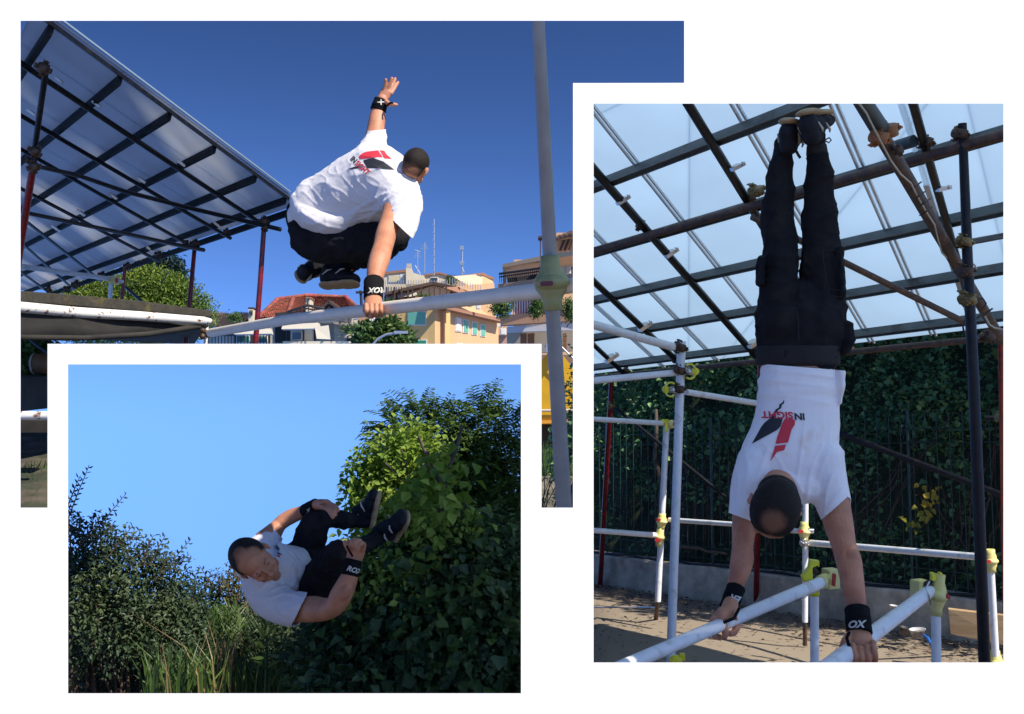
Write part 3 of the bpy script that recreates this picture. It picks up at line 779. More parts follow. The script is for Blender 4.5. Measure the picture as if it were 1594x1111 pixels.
# litter of twigs and dry leaves over the earth
M_LITTER = mat('dry_leaf_litter', (0.13, 0.095, 0.06), .9, island=.6)
mb = MB()
for i in range(2600):
    s = random.uniform(0, WLEN); off = -abs(random.gauss(0, .45)) - .02
    p = wall_pt(s, GZ + .025, off) if i < 1900 else Vector((random.uniform(.6, 4), random.uniform(6.3, 10.5), GZ + .03))
    a = random.uniform(0, 6.28); l = random.uniform(.01, .045); w = random.uniform(.003, .016)
    u = Vector((math.cos(a), math.sin(a), random.uniform(-.3, .5))).normalized() * l; v = Vector((-math.sin(a), math.cos(a), random.uniform(-.4, .4))).normalized() * w
    mb.add([p - u, p + v, p + u, p - v], [(0, 1, 2, 3)])
build('leaf_litter', mb, M_LITTER, kind='stuff', label='dry leaves and twigs scattered on the bare earth', cat='leaf litter')
# ================================================================ place 1: scaffold roof at the left
PL1 = vp_plane((-400, 600), (1250, 900), (448, 318), 9.0)
UPN1 = PL1[1] if PL1[1].z > 0 else -PL1[1]
def on1(x, y, lift=0.0): return on_plane(x, y, *PL1) + UPN1 * lift
M_PANEL1 = bpy.data.materials.new('smoky_roof_sheet'); M_PANEL1.use_nodes = True
def streak_panel(m):
    nt = m.node_tree; N = nt.nodes; L = nt.links; out = N['Material Output']; b = N['Principled BSDF']
    b.inputs['Base Color'].default_value = (0.24, 0.26, 0.3, 1); b.inputs['Roughness'].default_value = 0.3
    tr = N.new('ShaderNodeBsdfTranslucent'); tc = N.new('ShaderNodeTexCoord')
    mp = N.new('ShaderNodeMapping'); mp.inputs['Rotation'].default_value = (0, 0, .9); mp.inputs['Scale'].default_value = (1.6, .22, 1)
    nz = N.new('ShaderNodeTexNoise'); nz.inputs['Scale'].default_value = 1.0; nz.inputs['Detail'].default_value = 3
    gm = N.new('ShaderNodeNewGeometry')
    L.new(gm.outputs['Position'], mp.inputs['Vector']); L.new(mp.outputs[0], nz.inputs['Vector'])
    cr = N.new('ShaderNodeValToRGB'); cr.color_ramp.elements[0].position = .45; cr.color_ramp.elements[0].color = (.21, .27, .40, 1)
    cr.color_ramp.elements[1].position = .72; cr.color_ramp.elements[1].color = (.66, .67, .68, 1)
    L.new(nz.outputs['Fac'], cr.inputs[0]); L.new(cr.outputs[0], tr.inputs['Color'])
    ms = N.new('ShaderNodeMixShader'); ms.inputs[0].default_value = .75
    L.new(b.outputs[0], ms.inputs[1]); L.new(tr.outputs[0], ms.inputs[2]); L.new(ms.outputs[0], out.inputs['Surface'])
streak_panel(M_PANEL1)
scaf1 = thing('scaffold_roof', on1(300, 300), 'dark gridded scaffold roof with smoky translucent sheets at upper left', 'canopy')
# cells: cross lines through (-400,600); long lines through (1250,900)
def ln(p, q, x): return p[1] + (q[1] - p[1]) * (x - p[0]) / (q[0] - p[0])
LONG = [((65, 32), (448, 312)), ((32, 81), (381, 319)), ((32, 165), (285, 316)), ((32, 219), (291, 369)), ((32, 282), (243, 395)), ((37, 331), (155, 427)), ((33, 368), (115, 443)), ((32, 415), (75, 447))]
CROSS = [((33, 60), (60, -8)), ((32, 116), (79, 45)), ((60, 229), (187, 124)), ((45, 319), (268, 178)), ((33, 385), (339, 229)), ((57, 417), (404, 275)), ((72, 443), (446, 311)), ((80, 457), (449, 331))]
def isx(l, c):
    (x1, y1), (x2, y2) = l; (x3, y3), (x4, y4) = c
    d = (x1 - x2) * (y3 - y4) - (y1 - y2) * (x3 - x4)
    a = x1 * y2 - y1 * x2; b = x3 * y4 - y3 * x4
    return ((a * (x3 - x4) - (x1 - x2) * b) / d, (a * (y3 - y4) - (y1 - y2) * b) / d)
extra_left = [((-60, 150), (-20, 60))]
allc = CROSS
bound = [(-90, -60), (700, -60), (700, 456), (-90, 456)]
LL = LONG + [((-20, 430), (40, 460))]
for i in range(len(allc) - 1):
    for j in range(len(LL) - 1):
        q = [isx(LL[j], allc[i]), isx(LL[j], allc[i + 1]), isx(LL[j + 1], allc[i + 1]), isx(LL[j + 1], allc[i])]
        q = clip_poly(q, bound)
        if len(q) < 3: continue
        pts = [on1(x, y, .05) for x, y in q]
        if any(depth_of(p) < 2 or depth_of(p) > 60 for p in pts): continue
        mb = MB(); mb.prism(pts, UPN1 * .012); build('roof_sheet', mb, M_PANEL1, scaf1)
def t1(name, a, b, wpx, m, lift=-.03):
    pa, pb = on1(*a, lift), on1(*b, lift); mb = MB(); mb.tube([pa, pb], [wpx / 2 * depth_of(pa) / FPX] * 2 if not isinstance(wpx, tuple) else [wpx[0] / 2 * depth_of(pa) / FPX, wpx[1] / 2 * depth_of(pb) / FPX], 12)
    return build(name, mb, m, scaf1)
M_DRAIL = mat('dark_steel_channel', (0.012, 0.015, 0.016), 0.8, spec=.15, noise_amt=.3, noise_scale=5)
M_EDGE = mat('silver_edge_trim', (0.4, 0.5, 0.55), 0.35, metal=.4)
for l, w in zip(LONG[1:], [(11, 7), (8, 6), (7, 5.5), (6.5, 5), (6, 4.5), (5, 4), (4.5, 4)]):
    x0 = -20; a = (x0, ln(l[0], l[1], x0)); e = isx(l, CROSS[-1]); t1('purlin_tube', a, e, w, M_BLACKTUBE, -.06)
for c, w in zip(CROSS[1:], [(14, 12), (11, 9), (10, 8), (9, 7), (8, 6.5), (7, 6), (6, 5)]):
    e = isx(LONG[0], c); 
    x0 = -30 if c is not CROSS[1] else 10
    a = (max(x0, -30), ln(c[0], c[1], max(x0, -30)))
    if a[1] > 470: a = (32 - (32 - 60) * 0, ln(c[0], c[1], 32))
    pa, pb = on1(*a, .0), on1(*e, .0); d = (pb - pa).normalized(); s = d.cross(UPN1).normalized()
    h = w[1] / 2.5 * depth_of(pb) / FPX; pb = pb - d * .03
    mb = MB(); mb.box((pa + pb) / 2, d * (pb - pa).length / 2, s * h, UPN1 * .03); build('channel_rail', mb, M_DRAIL, scaf1)
pa, pb = on1(50, ln(*LONG[0], 50), .02), on1(450, 314, .02); d = (pb - pa).normalized(); s = d.cross(UPN1).normalized()
mb = MB(); mb.box((pa + pb) / 2, d * (pb - pa).length / 2, s * .008, UPN1 * .012); build('edge_trim', mb, M_BLACKTUBE, scaf1)
pa, pb = on1(52, ln(*LONG[0], 52) - 2, .07), on1(450, 311, .07); mb = MB(); mb.box((pa + pb) / 2, d * (pb - pa).length / 2, s * .005, UPN1 * .005); build('edge_trim', mb, M_EDGE, scaf1)
def tt(name, pts, w, m, par, seg=12):
    mb = MB(); ws = w if isinstance(w, tuple) else (w,) * len(pts)
    mb.tube([P(*p) for p in pts], [q / 2 * p[2] / FPX for q, p in zip(ws, pts)], seg); return build(name, mb, m, par)
dd = lambda x, y: depth_of(on1(x, y))
tt('post', [(72, 104, 6.6), (54, 232, 7.0)], (10, 9), M_BLACKTUBE, scaf1)
tt('post', [(51, 262, 7.0), (31, 385, 7.3), (10, 530, 7.6)], (11, 12, 12), M_RED, scaf1)
tt('post', [(54, 232, 7.0), (51, 264, 7.0)], 10, M_BLACKTUBE, scaf1)
tt('brace_tube', [(54, 258, 6.95), (119, 272, 7.5), (195, 298, 8.0), (288, 322, 8.8), (437, 357, 9.4)], 7, M_BLACKTUBE, scaf1)
tt('brace_tube', [(36, 330, 7.5), (184, 361, 9), (280, 382, 10), (317, 389, 10.4)], 6.5, M_BLACKTUBE, scaf1)
tt('post', [(411, 352, 9.35), (405, 440, 9.35), (396, 556, 9.35)], (7.5, 8, 8.5), M_RED, scaf1)
tt('post', [(303, 385, 10.4), (295, 475, 10.2), (287, 556, 10.2)], (6.5, 7, 7), M_RED, scaf1)
tt('post', [(195, 412, 13), (189, 470, 13)], 5.5, M_RED, scaf1)
tt('brace_tube', [(196, 447, 12.4), (222, 470, 12), (290, 536, 11)], 5, M_BLACKTUBE, scaf1)
tt('brace_tube', [(278, 398, 10.5), (252, 440, 11)], 1.2, M_BLACKTUBE, scaf1, 6)
for x, y, D, s, r in [(67, 106, 6.5, 13, .3), (54, 236, 6.9, 11, .5), (53, 260, 6.9, 11, -.3), (411, 345, 9.3, 9, .2), (412, 354, 9.3, 7, 1.), (303, 380, 10.3, 8, .3), (288, 378, 10.3, 6, .8), (246, 396, 11, 6, .5), (353, 360, 10, 5.5, .2),
                      (198, 414, 12.8, 6, .2), (158, 428, 14, 6, .4), (118, 443, 15, 7, .2), (104, 450, 15, 6, .8), (75, 451, 16, 6, .2), (43, 249, 6.95, 6, 1.2)]:
    coupler(x, y, D, s, M_CLAMP, scaf1, r)
for x, y, r in [(92, 124, .6), (151, 162, .6), (50, 175, .6), (283, 254, .6), (221, 280, .6), (177, 305, .6), (127, 331, .6), (88, 355, .6), (340, 350, .6), (236, 388, .6)]:
    pipe_clip(x, y, dd(x, y) - .08, 8, scaf1, r)

# ---------------------------------------------------------------- platform with rusty white tube
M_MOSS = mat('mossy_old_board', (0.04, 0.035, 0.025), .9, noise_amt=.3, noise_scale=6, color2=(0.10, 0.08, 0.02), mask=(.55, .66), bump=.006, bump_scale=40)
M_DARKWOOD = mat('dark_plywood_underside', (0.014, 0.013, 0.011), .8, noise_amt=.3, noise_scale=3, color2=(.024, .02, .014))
M_RUSTYW = mat('rust_flecked_white_tube', (0.74, 0.72, 0.67), .5, noise_amt=.05, noise_scale=14, color2=(0.17, 0.07, 0.025), mask=(.585, .635), bump=.001)
plat = thing('raised_platform', P(180, 500, 7.5), 'raised dark platform with mossy top edge and rust flecked white tube, lower left', 'platform')
DPL = 7.2
mb = MB()
T = [(-60, 441, 6.6), (32, 452, DPL), (120, 459, 7.7), (220, 468, 8.2), (329, 483, 8.7)]
Bt = [(-60, 462, 6.6), (32, 469, DPL), (120, 476, 7.7), (220, 484, 8.2), (329, 493, 8.7)]
vs = []; fs = []
for (x, y, D), (x2, y2, D2) in zip(T, Bt):
    a = P(x, y, D); b = P(x2, y2, D); back = Vector((-.35, 1, 0)).normalized() * .3
    vs += [a, b, b + back * 8, a + back * 8]
for i in range(len(T) - 1):
    for k_ in range(4): fs.append((i * 4 + k_, i * 4 + (k_ + 1) % 4, (i + 1) * 4 + (k_ + 1) % 4, (i + 1) * 4 + k_))
fs.append((0, 3, 2, 1)); e = (len(T) - 1) * 4; fs.append((e, e + 1, e + 2, e + 3))
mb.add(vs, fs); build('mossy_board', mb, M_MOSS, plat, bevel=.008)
tt('edge_tube', [(-60, 466, 6.5), (32, 478, DPL - .08), (120, 486, 7.62), (220, 492, 8.1), (318, 499, 8.55), (327, 500, 8.7)], (20, 17.5, 16.5, 15, 12.5, 9), M_RUSTYW, plat, 18)
# underside: sagging sheet between the edge tube and the rear beam
mb = MB(); vs = []; fs = []
xs_ = list(range(-60, 330, 15))
for x in xs_:
    t = (x + 60) / 390
    D0 = 6.6 + (8.7 - 6.6) * t
    y0 = 478 + (503 - 478) * t
    yb = 528 - 4 * t if x < 180 else 527 - (x - 180) * .17
    sag = 3 * math.sin(x * .05)
    vs += [P(x, y0, D0 + .04), P(x, (y0 + yb) / 2 + sag, D0 + .03), P(x, yb, D0 - .02), P(x, yb - 2, D0 + .5), P(x, y0 - 8, D0 + 1.6)]
for i in range(len(xs_) - 1):
    for k_ in range(4): fs.append((i * 5 + k_, i * 5 + k_ + 1, (i + 1) * 5 + k_ + 1, (i + 1) * 5 + k_))
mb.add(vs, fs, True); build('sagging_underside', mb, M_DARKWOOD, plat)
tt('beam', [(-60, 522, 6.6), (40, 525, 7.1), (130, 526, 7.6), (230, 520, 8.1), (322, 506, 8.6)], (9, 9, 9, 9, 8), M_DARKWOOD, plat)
mb = MB(); 
for a in range(9):
    r = random.Random(a); mb.ball(P(318 + r.uniform(-6, 8), 512 + r.uniform(-9, 12), 8.55 + r.uniform(-.05, .05)), r.uniform(3, 6) * 8.5 / FPX, 8, 5)
build('rusty_joint', mb, M_CLAMP, plat)
tt('post', [(322, 505, 8.6), (318, 560, 8.6)], 6, M_RUSTYW, plat)
# things in the left strip
barrel = MB(); c = P(66, 566, 8.2); k = 8.2 / FPX
M_BARREL = mat('sun_bleached_orange_paint', (.3, .16, .07), .6, noise_amt=.2, noise_scale=5, color2=(.16, .09, .05))
M_PALE = mat('pale_rim', (.45, .42, .36), .5, noise_amt=.2)
bt = thing('barrel', c, 'orange brown barrel lying under the platform at far left', 'barrel')
barrel.lathe(P(55, 566, 8.2), RGT, [(0, 12 * k), (0, 15.5 * k), (4 * k, 16 * k), (40 * k, 16 * k)], 24); build('barrel_body', barrel, M_BARREL, bt)
mb = MB(); mb.lathe(P(52, 566, 8.2), RGT, [(0, 13 * k), (0, 16.5 * k), (3 * k, 16.5 * k), (3 * k, 13 * k)], 24); build('rim', mb, M_PALE, bt)
M_SLAB = mat('dark_grey_block', (.05, .055, .055), .8, noise_amt=.2, noise_scale=4, color2=(.03, .035, .035))
mb = MB(); k = 7.6 / FPX
mb.box(P(10, 611, 8.0), RGT * 62 * k, FWD * .4, UPV * 27 * k); build('dark_block', mb, M_SLAB, bevel=.02, label='dark grey block under the platform at far left', cat='block')
lowt = thing('rusty_rail', P(30, 647, 7.3), 'rust flecked white tube rail in front of the dark block at far left', 'rail')
tt('rail', [(-80, 646, 7.2), (94, 647, 7.2)], 14, M_RUSTYW, lowt, 16)
mb = MB(); mb.box(P(20, 663, 7.5), RGT * 68 * k, FWD * .06, UPV * 9 * k); build('kick_board', mb, M_DARKWOOD, lowt)
tt('brace_tube', [(36, 520, 7.9), (76, 551, 7.9)], 5, mat('dark_blue_tube', (.02, .05, .11), .4), lowt)
# earth bank carrying these things
mb = MB(); vs = []; fs = []
rows = [(667, 9.2), (690, 8.6), (720, 7.9), (755, 7.3), (800, 6.7)]
for (y, D) in rows:
    for i in range(15):
        x = -160 + 250 * i / 14
        p = P(x, y, D); p.z += noise.noise(p * 3) * .03; vs.append(p)
for i in range(15):
    x = -160 + 250 * i / 14; p = P(x, 800, 6.5); p.z = GZ - .05; vs.append(p)
for r in range(5):
    for i in range(14):
        a = r * 15 + i; fs.append((a, a + 1, a + 16, a + 15))
base = len(vs)
mb.add(vs, fs, True)
M_BANK = mat('dark_bank_earth', (0.09, 0.072, 0.05), .95, noise_amt=.3, noise_scale=3, color2=(.035, .04, .02), mask=(.45, .6), bump=.02, bump_scale=12)  # dark brown earth with random darker greenish patches
build('earth_bank', mb, M_BANK, kind='structure')
# ---------------------------------------------------------------- white rail, post, joint; white rail in the distance
M_POST = mat('shade_toned_post', (0.27, 0.27, 0.265), 0.5, noise_amt=0.12, noise_scale=5, bump=0.0008)  # white post darkened, its shade is put into the colour
M_RAILW = mat('sun_toned_white_rail', (0.80, 0.73, 0.60), 0.45, noise_amt=0.06, noise_scale=5, bump=0.0006)  # cream tone puts the sunlight on the rail into its colour
vb = thing('vaulting_bar', P(878, 1100, 4.6), 'tall white post with long rail the vaulting man holds, olive joint cover at their crossing', 'vaulting bar')
tt('post', [(835, -20, 3.9), (838, 32, 3.95), (858, 440, 4.2), (878, 790, 4.5), (900, 1150, 4.9)], (20, 20.5, 22.5, 25, 26), M_POST, vb, 24)
tt('rail', [(328, 518, 8.4), (450, 497, 6.5), (580, 482, 5.3), (720, 466, 4.7), (838, 453, 4.3), (860, 449, 4.22)], (13.5, 17, 20.5, 23, 25.5, 26), M_RAILW, vb, 24)
tt('rail', [(862, 448, 4.2), (914, 441, 4.05)], (24, 25), M_RAILW, vb, 20)
round_cover(856, 398, 861, 483, 4.12, 13.5, 2.0, vb, M_OLIVE)
slot_part(851, 441, 3.99, 21, 7.5, vb, M_SLOTD, .02)
dbar = thing('distant_bar', P(172, 466, 11), 'white rail with yellow joint cover standing on the raised platform', 'training bar')
tt('rail', [(10, 411, 9), (32, 414, 9.2), (172, 434, 11)], (9, 8.5, 7), M_WHITE, dbar)
tt('post', [(173, 440, 11), (171, 470, 11)], 6.5, M_WHITE, dbar)
mb = MB(); k = 11 / FPX; mb.box(P(177, 436, 11), RGT * 7.5 * k, FWD * 6 * k, UPV * 6.5 * k); build('square_cover', mb, M_YELLOW, dbar, bevel=2 * k)
slot_part(181, 436, 10.93, 3, 8, dbar, M_SLOT); tt('rail', [(184, 438, 11), (192, 438, 11)], 5, M_WHITE, dbar)

# ================================================================ place 1: houses
DH = 60.0
def bx_px(name, x0, y0, x1, y1, D, th, m, par, **kw):
    """upright slab facing the camera, y0 top"""
    mb = MB(); mb.prism([P(x0, y1, D), P(x1, y1, D), P(x1, y0, D), P(x0, y0, D)], Vector((0, th, 0))); return build(name, mb, m, par, **kw)
def quadp(name, pts, th, m, par, **kw):
    mb = MB(); mb.prism([P(*p) for p in pts], Vector((0, th, 0))); return build(name, mb, m, par, **kw)
M_YWALL = mat('warm_yellow_render', (.66, .44, .17), .9, noise_amt=.06, noise_scale=.6)
M_OWALL = mat('apricot_render', (.62, .39, .20), .9, noise_amt=.06, noise_scale=.6)
M_CWALL = mat('cream_render', (.66, .56, .38), .9, noise_amt=.08, noise_scale=.5)
M_GWALL = mat('grey_beige_render', (.42, .38, .31), .9, noise_amt=.15, noise_scale=.5)
M_ORB = mat('terracotta_band_render', (.46, .25, .14), .85, noise_amt=.06, noise_scale=.4)
M_RTILE = mat('red_roof_tile', (.30, .075, .045), .8, noise_amt=.35, noise_scale=1.2, color2=(.2, .06, .04), island=.25)
M_GTILE = mat('weathered_grey_tile', (.17, .145, .12), .9, noise_amt=.3, noise_scale=1.5, island=.2)
M_BTILE = mat('brown_tile_edge', (.3, .15, .09), .8, noise_amt=.2)
M_SHUT = mat('green_roller_shutter', (.14, .42, .30), .5)
M_SHUTD = mat('bright_green_awning', (.02, .28, .13), .6)
M_GLASS = mat('dark_window_glass', (.03, .04, .045), .1, spec=.8)
M_FRAME = mat('white_window_frame', (.7, .68, .62), .6)
M_BRWOOD = mat('dark_brown_pergola_wood', (.06, .035, .025), .8)
M_DOORB = mat('red_brown_shutter', (.32, .11, .03), .6)
M_DARKR = mat('dark_opening_shade', (.03, .028, .026), .9)  # near-black slabs paint the shade inside balconies and openings
M_METAL = mat('thin_grey_mast', (.45, .45, .45), .4, metal=.6)
M_IRON = mat('black_iron_railing', (.02, .018, .018), .6)
M_CANV = mat('cream_canvas', (.48, .44, .36), .8, noise_amt=.05)
def tiled_roof(pts4, nrow, ncol, m, par, name='roof_tile_field', th=.12):
    """rows of raised tiles on a roof slope: pts4 = top-left, top-right, bottom-right, bottom-left in world coordinates"""
    a, b, c, d = [Vector(p) for p in pts4]; mb = MB()
    nrm = (b - a).cross(d - a).normalized(); nrm = -nrm if nrm.dot(CAMP - a) < 0 else nrm
    for r in range(nrow):
        for q in range(ncol):
            u0, u1, v0, v1 = q / ncol, (q + .93) / ncol, r / nrow, (r + 1.05) / nrow
            f = lambda u, v: (a + (b - a) * u) * (1 - v) + (d + (c - d) * u) * v
            l = random.uniform(.03, .07)
            p0, p1, p2, p3 = f(u0, v0), f(u1, v0), f(u1, v1) + nrm * l, f(u0, v1) + nrm * l
            um = (f((u0 + u1) / 2, v0) + nrm * .07), (f((u0 + u1) / 2, v1) + nrm * (.07 + l))
            mb.add([p0, um[0], p1, p2, um[1], p3], [(0, 1, 4, 5), (1, 2, 3, 4)])
    mb.prism([a - nrm * .02, b - nrm * .02, c - nrm * .02, d - nrm * .02], -nrm * th)
    o = build(name, mb, m, par); o['kind'] = 'stuff'; return o
def shutter_window(x0, y0, x1, y1, D, par, m, slats=6):
    f = bx_px('window', x0 - 1, y0 - 1, x1 + 1, y1 + 1, D - .03, .15, M_FRAME, par)
    bx_px('shutter', x0, y0, x1, y1, D - .07, .05, m, f)
    return f
def win_on(face, u0, v0, u1, v1, par, m, name='window', proud=.05):
    """window on a slanting face: face = 4 world points TL,TR,BR,BL; u,v fractions"""
    a, b, c, d = face
    g = lambda u, v: (a + (b - a) * u) * (1 - v) + (d + (c - d) * u) * v
    n = (b - a).cross(d - a).normalized(); n = -n if n.dot(CAMP - a) < 0 else n
    mb = MB(); e = .012
    mb.prism([g(u0 - e, v0 - e * 2) + n * proud, g(u1 + e, v0 - e * 2) + n * proud, g(u1 + e, v1 + e * 2) + n * proud, g(u0 - e, v1 + e * 2) + n * proud], -n * .12)
    f = build(name, mb, M_FRAME, par)
    mb = MB(); mb.prism([g(u0, v0) + n * (proud + .03), g(u1, v0) + n * (proud + .03), g(u1, v1) + n * (proud + .03), g(u0, v1) + n * (proud + .03)], -n * .02)
    build('shutter', mb, m, f)
    return f
# yellow apartment block
yb = thing('apartment_block', P(700, 552, DH), 'yellow and apricot apartment block with green shutters and roof terrace behind the rail', 'building')
Dn, Dl, Dr = 58.0, 58.7, 66.0
# left face and right face of the lower body
LF = [P(600, 479, Dl), P(677, 478, Dn), P(677, 552, Dn), P(600, 552, Dl)]
RF = [P(677, 478, Dn), P(776, 501, Dr), P(776, 552, Dr), P(677, 552, Dn)]
mb = MB(); mb.prism(LF, Vector((0, 4, 0))); build('wall', mb, M_YWALL, yb)
mb = MB(); mb.prism(RF, Vector((-2, 4, 0))); build('wall', mb, M_OWALL, yb)
mb = MB(); mb.prism([P(695, 480, 58.6), P(701, 481, 58.9), P(701, 552, 58.9), P(695, 552, 58.6)], Vector((0, -.25, 0))); build('corner_strip', mb, M_YWALL, yb)
mb = MB(); mb.prism([P(676, 475, 57.7), P(776, 498, 65.7), P(777, 503, 65.7), P(676, 480, 57.7)], Vector((.3, -.5, 0))); build('eave', mb, M_BTILE, yb)
mb = MB(); mb.prism([P(598, 476, 60.6), P(680, 475, 57.6), P(680, 479, 57.6), P(598, 480, 60.6)], Vector((0, -.4, 0))); build('eave', mb, M_BTILE, yb)
win_on(LF, .465, .10, .815, .36, yb, M_SHUT); win_on(LF, .47, .70, .83, 1.0, yb, M_SHUTD)
for u, v0 in ((.30, .17), (.41, .18), (.55, .20), (.69, .22)):
    win_on(RF, u, v0 - .03, u + .065, v0 + .26, yb, M_SHUT if u > .35 else M_FRAME)
win_on(RF, .32, .75, .39, 1.0, yb, M_DARKR)
# upper storey
UF = [P(700, 448, 62), P(768, 447, 63), P(770, 499, 63.5), P(700, 483, 62)]
mb = MB(); mb.prism([P(705, 446, 62), P(769, 440, 64), P(771, 499, 64.5), P(705, 482, 61.5)], Vector((0, 4, 0))); build('wall', mb, M_OWALL, yb)
mb = MB(); mb.prism([P(751, 425, 65), P(767, 433, 66), P(770, 460, 66), P(751, 460, 65)], Vector((0, 4, 0))); build('wall', mb, M_OWALL, yb)
mb = MB(); mb.prism([P(660, 427, 64), P(684, 424, 64), P(705, 430, 64), P(751, 426, 65), P(751, 457, 65), P(660, 452, 64)], Vector((0, 4, 0))); build('wall', mb, M_CWALL, yb)
for pts in ([(658, 427, 63.9), (684, 423, 63.9), (684, 426, 63.9), (658, 430, 63.9)], [(684, 423, 63.9), (706, 430, 63.9), (706, 433, 63.9), (684, 426, 63.9)], [(704, 430, 64.4), (752, 424, 64.9), (752, 427.5, 64.9), (704, 433, 64.4)], [(751, 424, 64.9), (769, 432, 65.9), (768, 435, 65.9), (751, 427.5, 64.9)]):
    quadp('roof', pts, .6, M_BTILE, yb)
bx_px('wall', 598, 424, 632, 446, 62, 4, M_CWALL, yb); quadp('roof', [(597, 423, 61.9), (632, 419, 61.9), (632, 423, 61.9), (597, 427, 61.9)], 4.2, M_BTILE, yb)
shutter_window(605, 429, 621, 439, 62, yb, mat('cream_roller_blind', (.55, .48, .3), .7)); shutter_window(623, 427, 629, 441, 62, yb, M_FRAME); shutter_window(671, 432, 681, 437, 64, yb, M_GLASS)
quadp('chimney', [(632, 416, 61), (640, 416, 61), (642, 424, 61), (660, 429, 61), (660, 450, 61), (632, 450, 61)], 1, M_CWALL, yb)
bx_px('chimney', 633, 410, 640, 417, 61, .5, M_GWALL, yb)
bx_px('terrace_wall', 598, 442, 700, 460, 61, .4, M_CWALL, yb)
for x in range(600, 752, 4):
    y = 436 if x < 700 else 432 + (x - 700) * .25
    mb = MB(); mb.tube([P(x, y, 60.8), P(x, y + 10, 60.8)], .025, 4); build('baluster', mb, M_METAL, yb)
# pergola on the terrace
per = MB()
quadp('pergola_roof', [(598, 455, 59.5), (672, 438, 60.5), (700, 443, 60.5), (716, 447, 60.5), (716, 450, 60.5), (672, 443, 60.5), (598, 459, 59.5)], 2.4, M_BRWOOD, yb)
bx_px('terrace_shade', 598, 456, 697, 476, 61.2, .3, M_DARKR, yb)
for x in (601, 613, 624, 634, 641, 655, 667, 675, 684, 694):
    bx_px('pergola_post', x, 446, x + 1.8, 478, 59.6, .15, M_BRWOOD, yb)
for x0, x1, y0, y1, m in ((602, 615, 458, 466, M_CANV), (618, 632, 456, 464, M_CANV), (622, 630, 464, 474, mat('dusty_pink_wall', (.4, .18, .15), .8)), (636, 648, 456, 462, M_CANV), (640, 652, 463, 474, MATS['dusty_pink_wall'])):
    quadp('awning', [(x0, y0, 60.4), (x1, y0 - 2, 60.4), (x1 + 1, y1 - 3, 60.2), (x0 + 1, y1, 60.2)], .1, m, yb)
quadp('roof_slope', [(690, 447, 59.5), (712, 446, 60.5), (752, 461, 62), (738, 463, 61)], .5, M_BTILE, yb)
shutter_window(742, 473, 747, 480, 61, yb, M_FRAME); shutter_window(729, 472, 734, 476, 61, yb, M_FRAME)
# masts
for x, y0, y1, w in ((675.5, 341, 428, .04), (661, 377, 424, .03), (650, 390, 425, .03)):
    mb = MB(); mb.tube([P(x, y1, 61), P(x, y0, 61)], w, 6)
    if x > 670:
        for yy in range(350, 425, 12): mb.box(P(x, yy, 61), RGT * .06, FWD * .06, UPV * .02)
    else:
        for q in range(3): mb.box(P(x, y0 + 4 + q * 3, 61), RGT * (.14 + .04 * q), FWD * .015, UPV * .012)
    build('antenna_mast', mb, M_METAL, yb)
mb = MB(); mb.tube([P(719, 427, 61), P(719.5, 384, 61)], .05, 6)
for yy, w_ in ((384, 5), (387, 6), (408, 7), (411, 5)): mb.box(P(719, yy, 61), RGT * w_ / 2 * 61 / FPX, FWD * .1, UPV * .05)
mb.tube([P(722, 424, 61), P(718, 412, 61)], .05, 6); build('tv_antenna', mb, M_METAL, yb)
mb = MB(); mb.tube([P(654, 392, 61), P(646, 389, 61)], .03, 5); mb.tube([P(654, 426, 61), P(646, 413, 61)], .03, 5); build('tv_antenna', mb, M_METAL, yb)
# red roofed house
rh = thing('house', P(480, 552, 52), 'cream house with big red tiled hip roof behind the red post', 'house')
R = lambda x, y, D: P(x, y, D)
tiled_roof([R(432, 467, 54), R(478, 461, 54), R(478, 492, 50), R(400, 496, 50)], 12, 22, M_RTILE, rh)
tiled_roof([R(474, 461, 54), R(537, 463, 54), R(549, 488, 50.5), R(474, 492, 50)], 12, 20, M_RTILE, rh)
tiled_roof([R(535, 462, 54), R(538, 463, 54), R(558, 482, 52), R(548, 488, 50.5)], 8, 4, M_RTILE, rh)
for a, b in (((431, 466, 53.9), (479, 460, 53.9)), ((476, 460, 53.9), (539, 463, 53.9)), ((537, 462, 53.9), (559, 482, 51.9)), ((432, 466, 53.9), (401, 496, 49.9)), ((456, 465, 53.5), (448, 488, 50.5))):
    mb = MB(); n_ = 10
    for q in range(n_):
        pa = P(*a).lerp(P(*b), q / n_); pb = P(*a).lerp(P(*b), (q + .92) / n_); mb.tube([pa, pb], [.13, .10], 6)
    build('ridge_tiles', mb, M_RTILE, rh, kind='stuff')
bx_px('wall', 424, 489, 545, 552, 52, 4, M_GWALL, rh)
quadp('gable_wall', [(490, 493, 50.5), (514, 474, 50.5), (537, 487, 50.5), (537, 500, 50.5), (490, 500, 50.5)], .8, M_CWALL, rh)
for a, b in (((488, 492, 50.2), (516, 470, 50.2)), ((514, 470, 50.2), (541, 489, 50.2))):
    mb = MB(); pa, pb = P(*a), P(*b); d_ = (pb - pa).normalized(); mb.box((pa + pb) / 2, d_ * (pb - pa).length / 2, UPV * .06, FWD * .6); build('gable_board', mb, M_BRWOOD, rh)
quadp('dark_dormer', [(428, 487, 49.8), (452, 484, 49.8), (452, 496, 49.8), (428, 496, 49.8)], .4, M_DARKR, rh)
quadp('dark_dormer', [(514, 474, 50.3), (518, 474, 50.3), (518, 486, 50.3), (514, 486, 50.3)], .1, M_DARKR, rh)
bx_px('chimney', 476, 463, 483, 492, 49.6, .8, M_CWALL, rh); bx_px('chimney_cap', 475.5, 462, 483.5, 464, 49.5, 1, M_BTILE, rh)
bx_px('chimney_flue', 479, 465, 480, 475, 49.55, .1, M_DARKR, rh)
